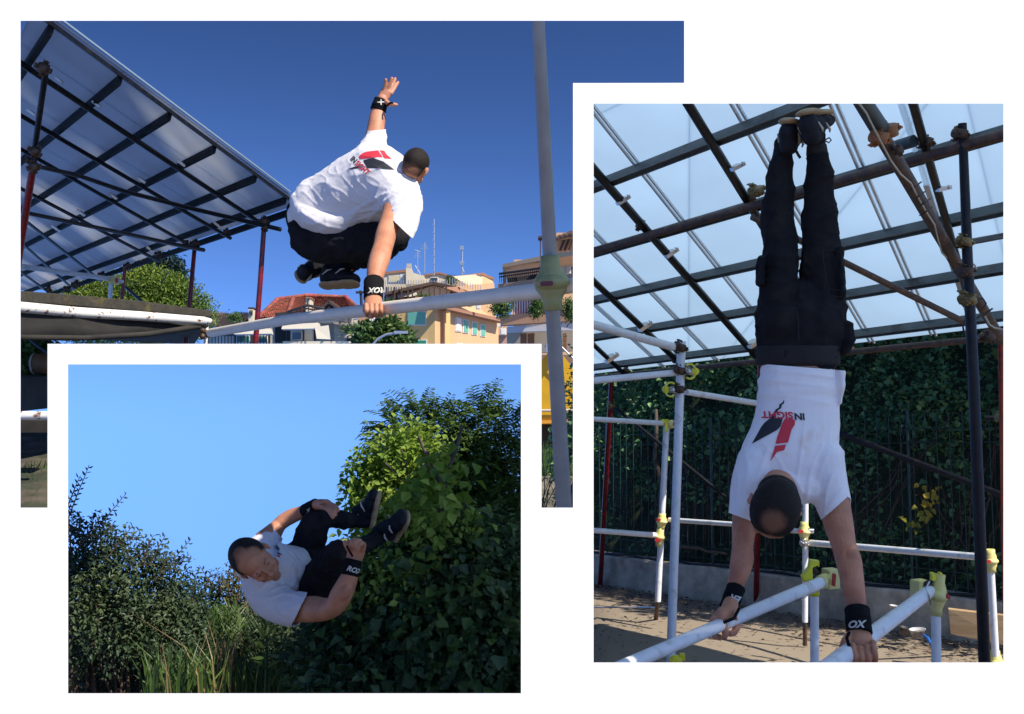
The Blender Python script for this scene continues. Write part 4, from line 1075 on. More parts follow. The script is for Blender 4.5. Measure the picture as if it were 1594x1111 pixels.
mb = MB(); mb.tube([P(448, 485, 49.4), P(478, 475, 49.2), P(505, 480, 49.4)], .06, 6); mb.tube([P(448, 489, 49.4), P(478, 480, 49.2), P(505, 486, 49.4)], .04, 6); build('railing', mb, M_IRON, rh)
for x in range(450, 505, 6):
    y = 485 - (x - 448) * .33 if x < 478 else 475 + (x - 478) * .2
    mb = MB(); mb.tube([P(x, y, 49.3), P(x, y + 9, 49.3)], .025, 4); build('baluster', mb, M_IRON, rh)
# facade bits
for x0, y0, x1, y1, m in ((366, 514, 420, 520, M_CANV), (440, 505, 495, 512, M_CANV)):
    quadp('awning', [(x0, y0, 49), (x1, y0 - 3, 49), (x1 + 2, y1 - 1, 48.6), (x0 - 2, y1, 48.6)], .5, m, rh)
quadp('awning', [(490, 509, 48.6), (511, 506, 48.6), (514, 528, 48), (493, 527, 48)], .1, M_CANV, rh)
bx_px('recess_shade', 446, 511, 490, 532, 51.8, .3, M_DARKR, rh)
for x0, x1 in ((452, 470), (474, 486)):
    bx_px('wall', x0, 513, x1, 552, 50.6, .4, M_CWALL if x0 > 470 else M_GWALL, rh)
shutter_window(455, 517, 469, 528, 50.5, rh, M_GLASS)
bx_px('recess_shade', 428, 500, 444, 533, 51.9, .2, M_DARKR, rh)
for x in (430, 434, 438, 442): bx_px('post', x, 498, x + .8, 535, 51, .1, M_IRON, rh)
bx_px('parapet', 440, 531, 545, 552, 50, .4, M_CWALL, rh)
quadp('roof', [(519, 500, 49.5), (560, 505, 51), (560, 509, 51), (519, 504, 49.5)], 2, M_GTILE, rh)
bx_px('wall', 520, 507, 562, 552, 51.5, 2, M_GWALL, rh)
bx_px('balcony_rail', 536, 520, 556, 525, 50.8, .3, M_CWALL, rh); quadp('recess_shade', [(540, 527, 51.4), (554, 527, 51.4), (554, 552, 51.4), (540, 552, 51.4)], .1, M_DARKR, rh)
# grey roofed house left
gh = thing('house', P(365, 552, 56), 'low house with weathered grey tiled roof and capped chimney left of the red roof', 'house')
tiled_roof([R(335, 486, 58), R(385, 488, 58), R(400, 498, 54), R(322, 503, 54)], 8, 18, M_GTILE, gh)
bx_px('wall', 318, 499, 430, 552, 56, 4, M_GWALL, gh)
quadp('gable_wall', [(334, 501, 53.5), (351, 492, 53.5), (368, 503, 53.5), (368, 508, 53.5), (334, 508, 53.5)], .5, M_BRWOOD, gh)
bx_px('chimney', 387, 481, 394, 506, 53, .8, M_CWALL, gh); bx_px('chimney_cap', 386, 478, 395, 480, 53, .9, M_BRWOOD, gh)
for x in (388.5, 391.5): bx_px('chimney_slot', x, 482, x + 1, 490, 52.9, .1, M_DARKR, gh)
quadp('roof', [(395, 496, 53.5), (440, 493, 53.5), (442, 500, 53), (395, 502, 53)], 1.5, M_GTILE, gh)
bx_px('recess_shade', 366, 521, 420, 534, 55.9, .2, M_DARKR, gh)
for x in (368, 395): shutter_window(x + 1, 523, x + 20, 533, 55.5, gh, mat('dark_green_glass', (.03, .1, .08), .2) if x == 368 else MATS['dark_green_glass'])
for x in range(325, 430, 5):
    mb = MB(); mb.tube([P(x, 522, 54), P(x, 535, 54)], .025, 4); build('baluster', mb, M_IRON, gh)
mb = MB(); mb.tube([P(322, 522, 54), P(432, 520, 54)], .04, 5); build('railing', mb, M_IRON, gh)
# dark orange wall with white lattice, between
ow = thing('garden_wall', P(585, 552, 55), 'orange wall with white lattice panels left of the yellow block', 'wall')
bx_px('wall', 556, 479, 600, 552, 57, .4, M_ORB, ow)
mb = MB()
for q in range(7):
    mb.tube([P(574 + q * 3.6, 494, 56.8), P(582 + q * 3.6, 510, 56.8)], .05, 4); mb.tube([P(582 + q * 3.6, 494, 56.8), P(574 + q * 3.6, 510, 56.8)], .05, 4)
build('lattice', mb, M_FRAME, ow)
# right apartment block
rb = thing('balcony_block', P(840, 552, 45), 'apricot apartment block with deep balconies and striped awnings right of the yellow block', 'building')
Db = 46
def band(name, pts, th, m): return quadp(name, pts, th, m, rb)
band('balcony_parapet', [(775, 442, Db), (848, 432, Db - 1), (900, 424, Db - 2), (900, 440, Db - 2), (848, 445, Db - 1), (775, 452, Db)], .4, M_ORB)
bx_px('wall', 800, 404, 900, 552, Db + 4, 5, M_OWALL, rb)
band('roof_beam', [(782, 411, Db), (848, 397, Db - 1), (900, 388, Db - 2), (900, 396, Db - 2), (848, 404, Db - 1), (782, 416, Db)], .5, M_OWALL)
band('roof_slab', [(784, 412, Db + .6), (900, 394, Db - 1.4), (900, 396, Db - 1.4), (784, 416, Db + .6)], 3.2, M_OWALL)
bx_px('pillar', 783, 412, 788, 446, Db + .1, .4, M_OWALL, rb); bx_px('pillar', 840, 400, 846, 440, Db - .8, .4, M_OWALL, rb)
for q in range(7):
    mb = MB(); mb.tube([P(788, 416 + q * .6, Db + .6 + q * .4), P(838, 405 + q * 2.6, Db + .4 + q * .4)], .07, 5); build('pergola_slat', mb, M_BRWOOD, rb)
bx_px('recess_shade', 790, 420, 840, 440, Db + 3.4, .3, M_DARKR, rb); bx_px('recess_shade', 846, 400, 900, 436, Db + 1.5, .3, M_DARKR, rb)
for x0, x1 in ((872, 880), (881, 888)): shutter_window(x0, 412, x1, 425, Db + 1.2, rb, M_CANV)
for x in range(778, 842, 3):
    y = 426 - (x - 778) * .13
    mb = MB(); mb.tube([P(x, y, Db - .2), P(x, y + 14, Db - .2)], .02, 4); build('baluster', mb, M_IRON, rb)
mb = MB(); mb.tube([P(777, 426, Db - .2), P(842, 417, Db - 1)], .05, 5); mb.tube([P(777, 431, Db - .2), P(842, 422, Db - 1)], .03, 5); build('railing', mb, M_IRON, rb)
# penthouse
bx_px('wall', 866, 362, 900, 398, Db + 1, 3, M_OWALL, rb)
for q in range(5):
    mb = MB(); mb.tube([P(866 + q * 7, 372 - q * 2, Db - .5), P(874 + q * 7, 366 - q * 2.4, Db + 1.5)], .08, 5); build('pergola_slat', mb, M_BRWOOD, rb)
for q in range(4):
    mb = MB(); mb.tube([P(872 + q * 7, 390, Db + .8), P(880 + q * 7, 370, Db + .8)], .06, 5); build('pergola_slat', mb, M_BRWOOD, rb)
band('tile_strip', [(866, 368, Db), (900, 362, Db - .5), (900, 367, Db - .5), (866, 372, Db)], .4, M_GTILE)
for x in (840.5, 845.5): bx_px('pergola_post', x, 369, x + 1.6, 400, Db - .5, .15, M_BRWOOD, rb)
bx_px('pergola_beam', 838, 367, 848, 370, Db - .6, .6, M_BRWOOD, rb)
# lower balcony
band('balcony_parapet', [(778, 491, Db), (848, 485, Db - 1), (900, 480, Db - 2), (900, 498, Db - 2), (848, 502, Db - 1), (779, 506, Db)], .5, M_ORB)
band('white_band', [(789, 509, Db + .7), (848, 504, Db - .3), (900, 500, Db - 1.3), (900, 513, Db - 1.3), (848, 515, Db - .3), (789, 517, Db + .7)], .3, mat('white_render', (.72, .7, .66), .8))
band('wall', [(789, 516, Db + 1.2), (900, 512, Db), (900, 545, Db), (789, 552, Db + 1.2)], .4, mat('beige_render', (.48, .4, .27), .9))
for x0, x1 in ((810, 820), (821, 832), (876, 882)):
    band('shutter', [(x0, 519, Db + .6 - (x0 - 789) * .01), (x1, 518, Db + .55 - (x0 - 789) * .01), (x1, 546, Db + .55 - (x0 - 789) * .01), (x0, 546, Db + .6 - (x0 - 789) * .01)], .1, M_DOORB)
M_STR1 = mat('white_awning_stripe', (.7, .62, .56), .8); M_STR2 = mat('red_awning_stripe', (.3, .09, .07), .8)
for q in range(16):
    x = 796 + q * 2
    band('awning_stripe', [(x, 462, Db - .2), (x + 2, 462, Db - .2), (x + 2, 489 - (q > 6) * 1, Db - .2), (x, 489, Db - .2)], .04, M_STR1 if q % 2 == 0 else M_STR2)
for q in range(4):
    x = 843 + q * 2
    band('awning_stripe', [(x, 460, Db - .7), (x + 2, 460, Db - .7), (x + 2, 485, Db - .7), (x, 485, Db - .7)], .04, M_STR1 if q % 2 == 0 else M_STR2)
# small far block in the gap
sb = thing('pink_house', P(782, 552, 75), 'small pinkish house seen in the gap between the two apartment blocks', 'house')
bx_px('wall', 768, 520, 800, 552, 75, 4, mat('pink_render', (.45, .26, .18), .9), sb); bx_px('wall', 770, 492, 778, 520, 78, 3, M_CWALL, sb)
for x, y in ((775, 500), (780, 512)): shutter_window(x, y, x + 7, y + 8, 74, sb, M_FRAME)
bx_px('wall', 773, 505, 790, 521, 74.6, 2, M_OWALL, sb)
# street lamp arc
mb = MB(); mb.tube([P(573, 552, 40), P(577, 540, 40), P(588, 527, 40), P(602, 520, 40), P(624, 517, 40)], .045, 8); mb.box(P(624, 517, 40), RGT * .25, FWD * .1, UPV * .05)
build('street_lamp', mb, M_METAL, label='thin pale curved lamp arm in front of the dark bush by the rail', cat='street lamp')
mb = MB(); mb.tube([P(563, 480, 50), P(562, 460, 50), P(561, 452, 50)], .07, 6); mb.box(P(561, 455, 50), RGT * .2, FWD * .1, UPV * .05)
build('terrace_pole', mb, M_IRON, label='short dark pole on the terrace left of the gripping hand', cat='pole')
# yellow tent in the right strip
M_TENT = mat('yellow_tarpaulin', (.75, .42, .01), .5, noise_amt=.08, noise_scale=1, trans=.25)
tent = thing('yellow_tent', on_ground(868, 735), 'bright yellow tarpaulin tent with grey poles behind the tall post', 'tent')
DT = 42
mb = MB(); mb.prism([P(824, 660, DT), P(824, 585, DT), P(856, 545, DT), P(870, 545, DT), P(909, 593, DT), P(909, 660, DT)], Vector((0, 1.5, 0))); build('tarpaulin', mb, M_TENT, tent)
mb = MB(); mb.prism([P(824, 655, DT - .1), P(909, 652, DT - .1), P(909, 657, DT - .1), P(824, 660, DT - .1)], Vector((0, .1, 0))); build('hem', mb, mat('orange_hem', (.7, .3, .02), .6), tent)
mb = MB(); mb.tube([P(824, 639, DT - .15), P(909, 638, DT - .15)], .05, 6); build('cord', mb, M_CANV, tent)
tt('tent_pole', [(824, 559, DT - .5), (861, 527, DT - .5)], 2.5, M_METAL, tent, 8); tt('tent_pole', [(861, 527, DT - .5), (909, 574, DT - .5)], 3, M_METAL, tent, 8)
mb = MB(); mb.box(P(862, 542, DT - .3), RGT * .3, FWD * .3, UPV * .15); build('cap', mb, M_METAL, tent)
mb = MB(); mb.prism([P(824, 659, DT + .5), P(909, 657, DT + .5), P(909, 700, DT + .5), P(824, 700, DT + .5)], Vector((0, 1, 0))); build('dark_panel', mb, mat('dark_brown', (.07, .035, .012), .9), tent)  # dark brown slab below the hem, set back behind the tarpaulin front
# pale earth strip + low bank under the tent
mb = MB(); vs = []; fs = []
for j, (y, D) in enumerate(((690, 48), (707, 42), (740, 36), (775, 25), (800, 21))):
    for i in range(8):
        p = P(816 + i * 13, y, D); vs.append(p)
        if j == 4: vs[-1].z = GZ - .2
for j in range(4):
    for i in range(7): a = j * 8 + i; fs.append((a, a + 1, a + 9, a + 8))
mb.add(vs, fs, True); build('grass_bank', mb, mat('dry_bank_earth', (.2, .17, .12), .95, noise_amt=.3, noise_scale=.5, color2=(.06, .06, .03), mask=(.4, .62), bump=.05, bump_scale=3), kind='structure')
# ================================================================ people
def ellipsoid_mb(mb, c, ax, ay, az, seg=20, rings=14):
    return mb.ball(c, 1.0, seg, rings, (ax, ay, az))
def catmull(pts, n=5):
    """pts: list of tuples of floats, smooth interpolation"""
    out = []
    m = len(pts)
    for i in range(m - 1):
        p0, p1, p2, p3 = pts[max(i - 1, 0)], pts[i], pts[i + 1], pts[min(i + 2, m - 1)]
        for k in range(n):
            t = k / n
            out.append(tuple(0.5 * ((2 * b) + (-a + c) * t + (2 * a - 5 * b + 4 * c - d) * t * t + (-a + 3 * b - 3 * c + d) * t ** 3) for a, b, c, d in zip(p0, p1, p2, p3)))
    out.append(pts[-1]); return out
class Sculpt:
    def __init__(s): s.mb = MB()
    def limb(s, pts, n=5, seg=20, flat=None):
        """pts (x, y, D, r[, rd]) in photo pixels; closed smooth tube of elliptical section"""
        q = [tuple(p) if len(p) == 5 else (*p, p[3]) for p in pts]
        q = catmull(q, n)
        cs = [P(p[0], p[1], p[2]) for p in q]; k = [p[2] / FPX for p in q]
        rw = [p[3] * a for p, a in zip(q, k)]; rd = [p[4] * a for p, a in zip(q, k)]
        s._sweep(cs, rw, rd, seg); return s
    def _sweep(s, cs, rw, rd, seg):
        m = len(cs); vs = []; fs = []
        rings = []
        def frame(t):
            w = t.cross(FWD)
            if w.length < .25: w = t.cross(UPV) if t.cross(UPV).length > .3 else t.cross(RGT)
            w.normalize(); d = t.cross(w).normalized(); return w, d
        tg = [(cs[min(i + 1, m - 1)] - cs[max(i - 1, 0)]).normalized() for i in range(m)]
        w0, d0 = frame(tg[0])
        frames = []
        for i in range(m):
            w, d = frame(tg[i])
            if frames and w.dot(frames[-1][0]) < 0: w, d = -w, -d
            frames.append((w, d))
        # start cap, rings, end cap
        secs = []
        for a in (75, 45, 20):
            r = math.radians(a); secs.append((cs[0] - tg[0] * min(rw[0], rd[0]) * math.sin(r), rw[0] * math.cos(r), rd[0] * math.cos(r), frames[0]))
        for i in range(m): secs.append((cs[i], rw[i], rd[i], frames[i]))
        for a in (20, 45, 75):
            r = math.radians(a); secs.append((cs[-1] + tg[-1] * min(rw[-1], rd[-1]) * math.sin(r), rw[-1] * math.cos(r), rd[-1] * math.cos(r), frames[-1]))
        for c, a, b, (w, d) in secs:
            for j in range(seg):
                an = 2 * math.pi * j / seg; vs.append(c + w * a * math.cos(an) + d * b * math.sin(an))
        for i in range(len(secs) - 1):
            for j in range(seg):
                j2 = (j + 1) % seg; fs.append((i * seg + j, i * seg + j2, (i + 1) * seg + j2, (i + 1) * seg + j))
        fs.append(tuple(reversed(range(seg)))); e = (len(secs) - 1) * seg; fs.append(tuple(range(e, e + seg)))
        s.mb.add(vs, fs)
    def ell(s, x, y, D, rx, ry, rd, ang=0.0, tilt=0.0):
        """ellipsoid, radii in pixels, turned by ang in the picture plane"""
        k = D / FPX; u = RGT * math.cos(ang) + UPV * math.sin(ang); v = UPV * math.cos(ang) - RGT * math.sin(ang)
        v2 = v * math.cos(tilt) + FWD * math.sin(tilt); d2 = FWD * math.cos(tilt) - v * math.sin(tilt)
        ellipsoid_mb(s.mb, P(x, y, D), u * rx * k, v2 * ry * k, d2 * rd * k); return s
    def fold(s, pts, sink=.45, seg=10):
        """a ridge of cloth: (x, y, r) in pixels, half sunk in the surface already built"""
        if not hasattr(s, 'bvh'): s.bvh = BVHTree.FromPolygons([Vector(v) for v in s.mb.v], s.mb.f)
        out = []
        for x, y, r in catmull(pts, 5):
            rr = ray(x, y); h_ = s.bvh.ray_cast(CAMP, rr.normalized(), 30)
            if h_[0] is None: continue
            out.append((h_[0] + rr.normalized() * (r * depth_of(h_[0]) / FPX * sink), r * depth_of(h_[0]) / FPX))
        if len(out) > 2: s._sweep([o[0] for o in out], [o[1] for o in out], [o[1] for o in out], seg)
        return s
    def solid(s, voxel=0.0045, smooth=4, fac=0.5, project=0):
        me = bpy.data.meshes.new('sculpt'); me.from_pydata(s.mb.v, [], s.mb.f); me.update()
        bm = bmesh.new(); bm.from_mesh(me); 
        # orient each closed piece outward
        bmesh.ops.recalc_face_normals(bm, faces=bm.faces); bm.to_mesh(me); bm.free()
        o = bpy.data.objects.new('sculpt_tmp', me); COL.objects.link(o)
        r = o.modifiers.new('r', 'REMESH'); r.mode = 'VOXEL'; r.voxel_size = voxel; r.use_smooth_shade = True
        if smooth:
            sm = o.modifiers.new('s', 'SMOOTH'); sm.factor = fac; sm.iterations = smooth
        dg = bpy.context.evaluated_depsgraph_get(); dg.update()
        out = bpy.data.meshes.new_from_object(o.evaluated_get(dg))
        bpy.data.objects.remove(o); bpy.data.meshes.remove(me)
        out.polygons.foreach_set('use_smooth', [True] * len(out.polygons))
        return out
def displace(me, fn):
    n = len(me.vertices); co = np.empty(n * 3); me.vertices.foreach_get('co', co); co = co.reshape(-1, 3)
    no = np.empty(n * 3); me.vertices.foreach_get('normal', no) if hasattr(me.vertices[0], 'normal') else None; no = no.reshape(-1, 3)
    d = np.array([fn(Vector(c)) for c in co]); co += no * d[:, None]
    me.vertices.foreach_set('co', co.ravel()); me.update()
def wrinkle(amp, scale, axis=None, k=3.0):
    """ridged noise; folds run along axis"""
    def fn(p):
        q = p * scale
        if axis is not None:
            a = axis; t = q.dot(a); q = q - a * (t * (1 - 1 / k))
        n1 = noise.noise(q); n2 = noise.noise(q * 2.3 + Vector((7, 3, 1)))
        r = (1 - abs(n1) * 2.2); r = max(r, 0) ** 3
        return amp * (r - .25) + amp * .35 * n2
    return fn
def body_mesh(name, me, m, parent, **kw):
    """link a world-space mesh as a part with its origin at its own centre"""
    n = len(me.vertices); co = np.empty(n * 3); me.vertices.foreach_get('co', co); co = co.reshape(-1, 3)
    c = co.mean(0); co -= c; me.vertices.foreach_set('co', co.ravel()); me.update(); me.name = name
    o = bpy.data.objects.new(name, me); COL.objects.link(o); me.materials.clear(); me.materials.append(m)
    o.parent = parent; o.location = Vector(c) - (wloc(parent) if parent else Vector())
    return finish(o, **kw)
def cut(me, a, b, inside, centre, rpx, D):
    """open a garment: cut along the plane through pixels a-b and the eye, drop what lies on the far side of 'inside', only within rpx of centre"""
    pa, pb, pi = P(*a, D), P(*b, D), P(*inside, D)
    n = (pa - CAMP).cross(pb - CAMP).normalized()
    if (pi - pa).dot(n) > 0: n = -n
    cw = P(*centre, D); R_ = rpx * D / FPX
    bm = bmesh.new(); bm.from_mesh(me)
    fs = [f for f in bm.faces if (f.calc_center_median() - cw).length < R_]
    geom = list({v for f in fs for v in f.verts}) + list({e for f in fs for e in f.edges}) + fs
    bmesh.ops.bisect_plane(bm, geom=geom, plane_co=pa, plane_no=n)
    dead = [f for f in bm.faces if (f.calc_center_median() - cw).length < R_ and (f.calc_center_median() - pa).dot(n) > 0]
    bmesh.ops.delete(bm, geom=dead, context='FACES')
    bm.to_mesh(me); bm.free(); me.update()
def thicken(me, t=0.004):
    o = bpy.data.objects.new('tmp', me); COL.objects.link(o)
    s = o.modifiers.new('s', 'SOLIDIFY'); s.thickness = t; s.offset = -1; s.use_even_offset = False
    dg = bpy.context.evaluated_depsgraph_get(); dg.update()
    out = bpy.data.meshes.new_from_object(o.evaluated_get(dg)); bpy.data.objects.remove(o)
    out.polygons.foreach_set('use_smooth', [True] * len(out.polygons)); return out
def bvh_of(objs):
    vs = []; fs = []
    for o in objs:
        w = wloc(o); b = len(vs)
        vs += [v.co + w for v in o.data.vertices]; fs += [[i + b for i in p.vertices] for p in o.data.polygons]
    return BVHTree.FromPolygons(vs, fs)
def decal(name, polys, bvh, m, parent, lift=0.0025, step=2.5):
    """flat print laid on a garment: pixel polygons cut fine and dropped onto the cloth surface"""
    bm = bmesh.new()
    for poly in polys:
        vs = [bm.verts.new((x, -y, 0)) for x, y in poly]
        try: bm.faces.new(vs)
        except Exception: pass
    bmesh.ops.triangulate(bm, faces=bm.faces)
    for it in range(6):
        es = [e for e in bm.edges if e.calc_length() > step]
        if not es: break
        bmesh.ops.subdivide_edges(bm, edges=es, cuts=1); bmesh.ops.triangulate(bm, faces=bm.faces)
    return _drop(name, bm, bvh, m, parent, lift)
def _drop(name, bm, bvh, m, parent, lift):
    dead = []
    for v in bm.verts:
        r = ray(v.co.x, -v.co.y).normalized(); hit = bvh.ray_cast(CAMP, r, 30)
        if hit[0] is None: dead.append(v); continue
        v.co = hit[0] - r * lift
    bmesh.ops.delete(bm, geom=dead, context='VERTS')
    me = bpy.data.meshes.new(name); bm.to_mesh(me); bm.free()
    if not me.vertices: return None
    return body_mesh(name, me, m, parent)
def text_decal(name, txt, org, u, v, h, bvh, m, parent, bold=0.02, shear=0.0, sx=1.0, lift=0.003):
    """org = pixel of the text's lower-left corner, u and v = pixel directions of its baseline and its upright"""
    cu = bpy.data.curves.new('t', 'FONT'); cu.body = txt; cu.size = 1.0; cu.offset = bold; cu.shear = shear; cu.resolution_u = 3
    o = bpy.data.objects.new('t', cu); COL.objects.link(o)
    dg = bpy.context.evaluated_depsgraph_get(); dg.update()
    me = bpy.data.meshes.new_from_object(o.evaluated_get(dg)); bpy.data.objects.remove(o)
    bm = bmesh.new(); bm.from_mesh(me); bmesh.ops.triangulate(bm, faces=bm.faces)
    for it in range(3):
        es = [e for e in bm.edges if e.calc_length() > .3]
        if not es: break
        bmesh.ops.subdivide_edges(bm, edges=es, cuts=1); bmesh.ops.triangulate(bm, faces=bm.faces)
    for w in bm.verts:
        a, b = w.co.x * h * sx / .72, w.co.y * h / .72
        w.co = Vector((org[0] + u[0] * a + v[0] * b, -(org[1] + u[1] * a + v[1] * b), 0))
    return _drop(name, bm, bvh, m, parent, lift)

M_SKIN = mat('tanned_skin', (0.50, 0.22, 0.12), 0.55, sss=0.05, noise_amt=0.12, noise_scale=7, color2=(0.42, 0.15, 0.08), mask=(.5, .68), bump=0.0012, bump_scale=90, spec=0.4)
M_SHIRT = mat('white_cotton', (0.68, 0.66, 0.66), 0.9, bump=0.0012, bump_scale=130, spec=0.1, sheen=.15, noise_amt=.02, noise_scale=3)
M_SHIRT3 = mat('sand_dusted_white_cotton', (0.86, 0.81, 0.80), 0.9, bump=0.0012, bump_scale=130, spec=0.1, sheen=.15, color2=(.74, .58, .46), mask=(.58, .74), noise_scale=4.5)
M_PANTS = mat('black_jersey', (0.014, 0.014, 0.016), 0.9, noise_amt=.2, noise_scale=9, bump=0.0015, bump_scale=120, spec=.12, color2=(.024, .020, .018), mask=(.5, .7))
M_SHOE = mat('black_shoe_leather', (0.012, 0.013, 0.017), 0.7, spec=.2, noise_amt=.2, noise_scale=14, bump=.0006)
M_SOLE = mat('tan_rubber_sole', (0.36, 0.25, 0.13), 0.6, noise_amt=.12)
M_SHOETRIM = mat('pale_shoe_trim', (0.5, 0.47, 0.42), 0.6)
M_SOCK = mat('dark_grey_ribbed_sock', (0.07, 0.08, 0.09), 0.9, bump=.001, bump_scale=200)
M_BAND = mat('black_elastic_wrap', (0.009, 0.009, 0.01), 0.9, bump=.0008, bump_scale=200, spec=.1)
M_BANDTXT = mat('pale_grey_print', (0.55, 0.53, 0.47), 0.8)
M_PRED = mat('red_print', (0.62, 0.03, 0.05), 0.6)
M_PBLACK = mat('black_print', (0.02, 0.022, 0.026), 0.55)
M_DARK = mat('dark_hair', (0.022, 0.016, 0.013), 0.7)
def hair_mat(name, blobs, base=(0.019, 0.014, 0.011), skin=(0.40, 0.18, 0.10), edge=.35, shell=True, src_m=None):
    """cropped hair thinning to skin round the given world points (point, radius)"""
    m = src_m.copy() if src_m else mat(name, base, 0.75, bump=0.002, bump_scale=300, noise_amt=.35, noise_scale=60, spec=.2)
    nt = m.node_tree; N = nt.nodes; L = nt.links; b = N['Principled BSDF']; src = b.inputs['Base Color'].links[0].from_socket
    g = N.new('ShaderNodeNewGeometry'); nz = N.new('ShaderNodeTexNoise'); nz.inputs['Scale'].default_value = 55; nz.inputs['Detail'].default_value = 6; nz.inputs['Roughness'].default_value = .75
    L.new(g.outputs['Position'], nz.inputs['Vector'])
    cur = src
    for p, r, amt in blobs:
        d = N.new('ShaderNodeVectorMath'); d.operation = 'DISTANCE'; L.new(g.outputs['Position'], d.inputs[0]); d.inputs[1].default_value = tuple(p)
        ad = N.new('ShaderNodeMath'); ad.operation = 'MULTIPLY_ADD'; L.new(nz.outputs['Fac'], ad.inputs[0]); ad.inputs[1].default_value = r * .7; L.new(d.outputs['Value'], ad.inputs[2])
        mr = N.new('ShaderNodeMapRange'); mr.inputs['From Min'].default_value = r * (1.35 - edge); mr.inputs['From Max'].default_value = r * (1.35 + edge)
        mr.inputs['To Min'].default_value = amt; mr.inputs['To Max'].default_value = 0; L.new(ad.outputs[0], mr.inputs['Value'])
        mx = N.new('ShaderNodeMix'); mx.data_type = 'RGBA'; L.new(mr.outputs[0], mx.inputs[0]); L.new(cur, mx.inputs[6]); mx.inputs[7].default_value = (*skin, 1); cur = mx.outputs[2]
    if not shell: L.new(cur, b.inputs['Base Color']); return m
    fa = N.new('ShaderNodeAttribute'); fa.attribute_name = 'fade'
    f2 = N.new('ShaderNodeMath'); f2.operation = 'MULTIPLY_ADD'; L.new(nz.outputs['Fac'], f2.inputs[0]); f2.inputs[1].default_value = .5; L.new(fa.outputs['Fac'], f2.inputs[2])
    f3 = N.new('ShaderNodeMapRange'); f3.inputs['From Min'].default_value = .32; f3.inputs['From Max'].default_value = 1.1; f3.inputs['To Min'].default_value = 1; f3.inputs['To Max'].default_value = 0; L.new(f2.outputs[0], f3.inputs['Value'])
    mx = N.new('ShaderNodeMix'); mx.data_type = 'RGBA'; L.new(f3.outputs[0], mx.inputs[0]); L.new(cur, mx.inputs[6]); mx.inputs[7].default_value = (*skin, 1); cur = mx.outputs[2]
    L.new(cur, b.inputs['Base Color']); return m
class Head:
    """head frame: U towards the crown, F where the face looks, s = head height in metres"""
    def __init__(h, c, U, Fv, s):
        h.c = Vector(c); h.U = Vector(U).normalized(); h.F = (Vector(Fv) - h.U * Vector(Fv).dot(h.U)).normalized(); h.R = h.F.cross(h.U).normalized(); h.s = s
    def p(h, x, y, z): return h.c + (h.R * x + h.F * y + h.U * z) * h.s
    def e(h, mb, c, r, seg=20, rings=14): ellipsoid_mb(mb, h.p(*c), h.R * r[0] * h.s, h.F * r[1] * h.s, h.U * r[2] * h.s, seg, rings)
    def add(h, mb):
        e = lambda c, r: h.e(mb, c, r)
        e((0, -.06, .12), (.325, .42, .355)); e((0, .1, -.06), (.275, .28, .36)); e((0, .12, -.30), (.21, .22, .15)); e((0, .28, -.41), (.10, .08, .07))
        for q in (-1, 1):
            e((q * .11, .345, .04), (.11, .06, .038)); e((q * .16, .26, -.13), (.085, .09, .075)); e((q * .035, .43, -.165), (.038, .04, .028))
            e((q * .125, .285, -.035), (.062, .05, .03)); e((q * .335, -.05, -.05), (.028, .075, .115)); e((q * .345, -.02, -.02), (.035, .03, .08)); e((q * .17, .10, -.3), (.08, .13, .1))
        e((0, .36, 0), (.05, .05, .07)); e((0, .40, -.06), (.038, .06, .09)); e((0, .455, -.145), (.045, .05, .045))
        e((0, .37, -.255), (.10, .035, .018)); e((0, .365, -.29), (.085, .038, .02)); e((0, .33, -.27), (.12, .05, .07))
    def features(h, parent):
        for q in (-1, 1):
            mb = MB(); h.e(mb, (q * .125, .312, -.04), (.04, .03, .010), 10, 6); build('eye', mb, M_DARK, parent)
            mb = MB(); mb.tube([h.p(q * .06, .385, .045), h.p(q * .12, .387, .066), h.p(q * .2, .33, .05)], [h.s * .008, h.s * .011, h.s * .004], 6); build('eyebrow', mb, M_DARK, parent)
        mb = MB(); mb.tube([h.p(-.085, .385, -.274), h.p(0, .407, -.27), h.p(.085, .385, -.274)], h.s * .006, 6); build('lips', mb, mat('lip_skin', (.3, .11, .09), .5) if 'lip_skin' not in MATS else MATS['lip_skin'], parent)
    def hair(h, m, parent, keep, grow=.016):
        """close-cropped hair: shell over the cranium, kept where keep(local point) holds"""
        s = Sculpt(); h.e(s.mb, (0, -.06, .12), (.325 + grow, .42 + grow, .355 + grow), 40, 30); h.e(s.mb, (0, -.22, -.08), (.265 + grow, .22 + grow, .26 + grow), 30, 20)
        me = s.solid(.004, 2)
        bm = bmesh.new(); bm.from_mesh(me)
        def loc(v): q = (v - h.c) / h.s; return q.dot(h.R), q.dot(h.F), q.dot(h.U)
        bmesh.ops.delete(bm, geom=[f for f in bm.faces if keep(*loc(f.calc_center_median())) <= 0], context='FACES')
        bm.normal_update(); fade = []
        for v in bm.verts:
            t = min(max(keep(*loc(v.co)) / .11, 0), 1); t = t * t * (3 - 2 * t); fade.append(t); v.co -= v.normal * (1 - t) * (grow - .004) * h.s
        bm.to_mesh(me); bm.free(); displace(me, lambda p: noise.noise(p * 160) * .0008 + noise.noise(p * 45) * .001)
        at = me.attributes.new('fade', 'FLOAT', 'POINT'); at.data.foreach_set('value', fade)
        return body_mesh('hair', me, m, parent)
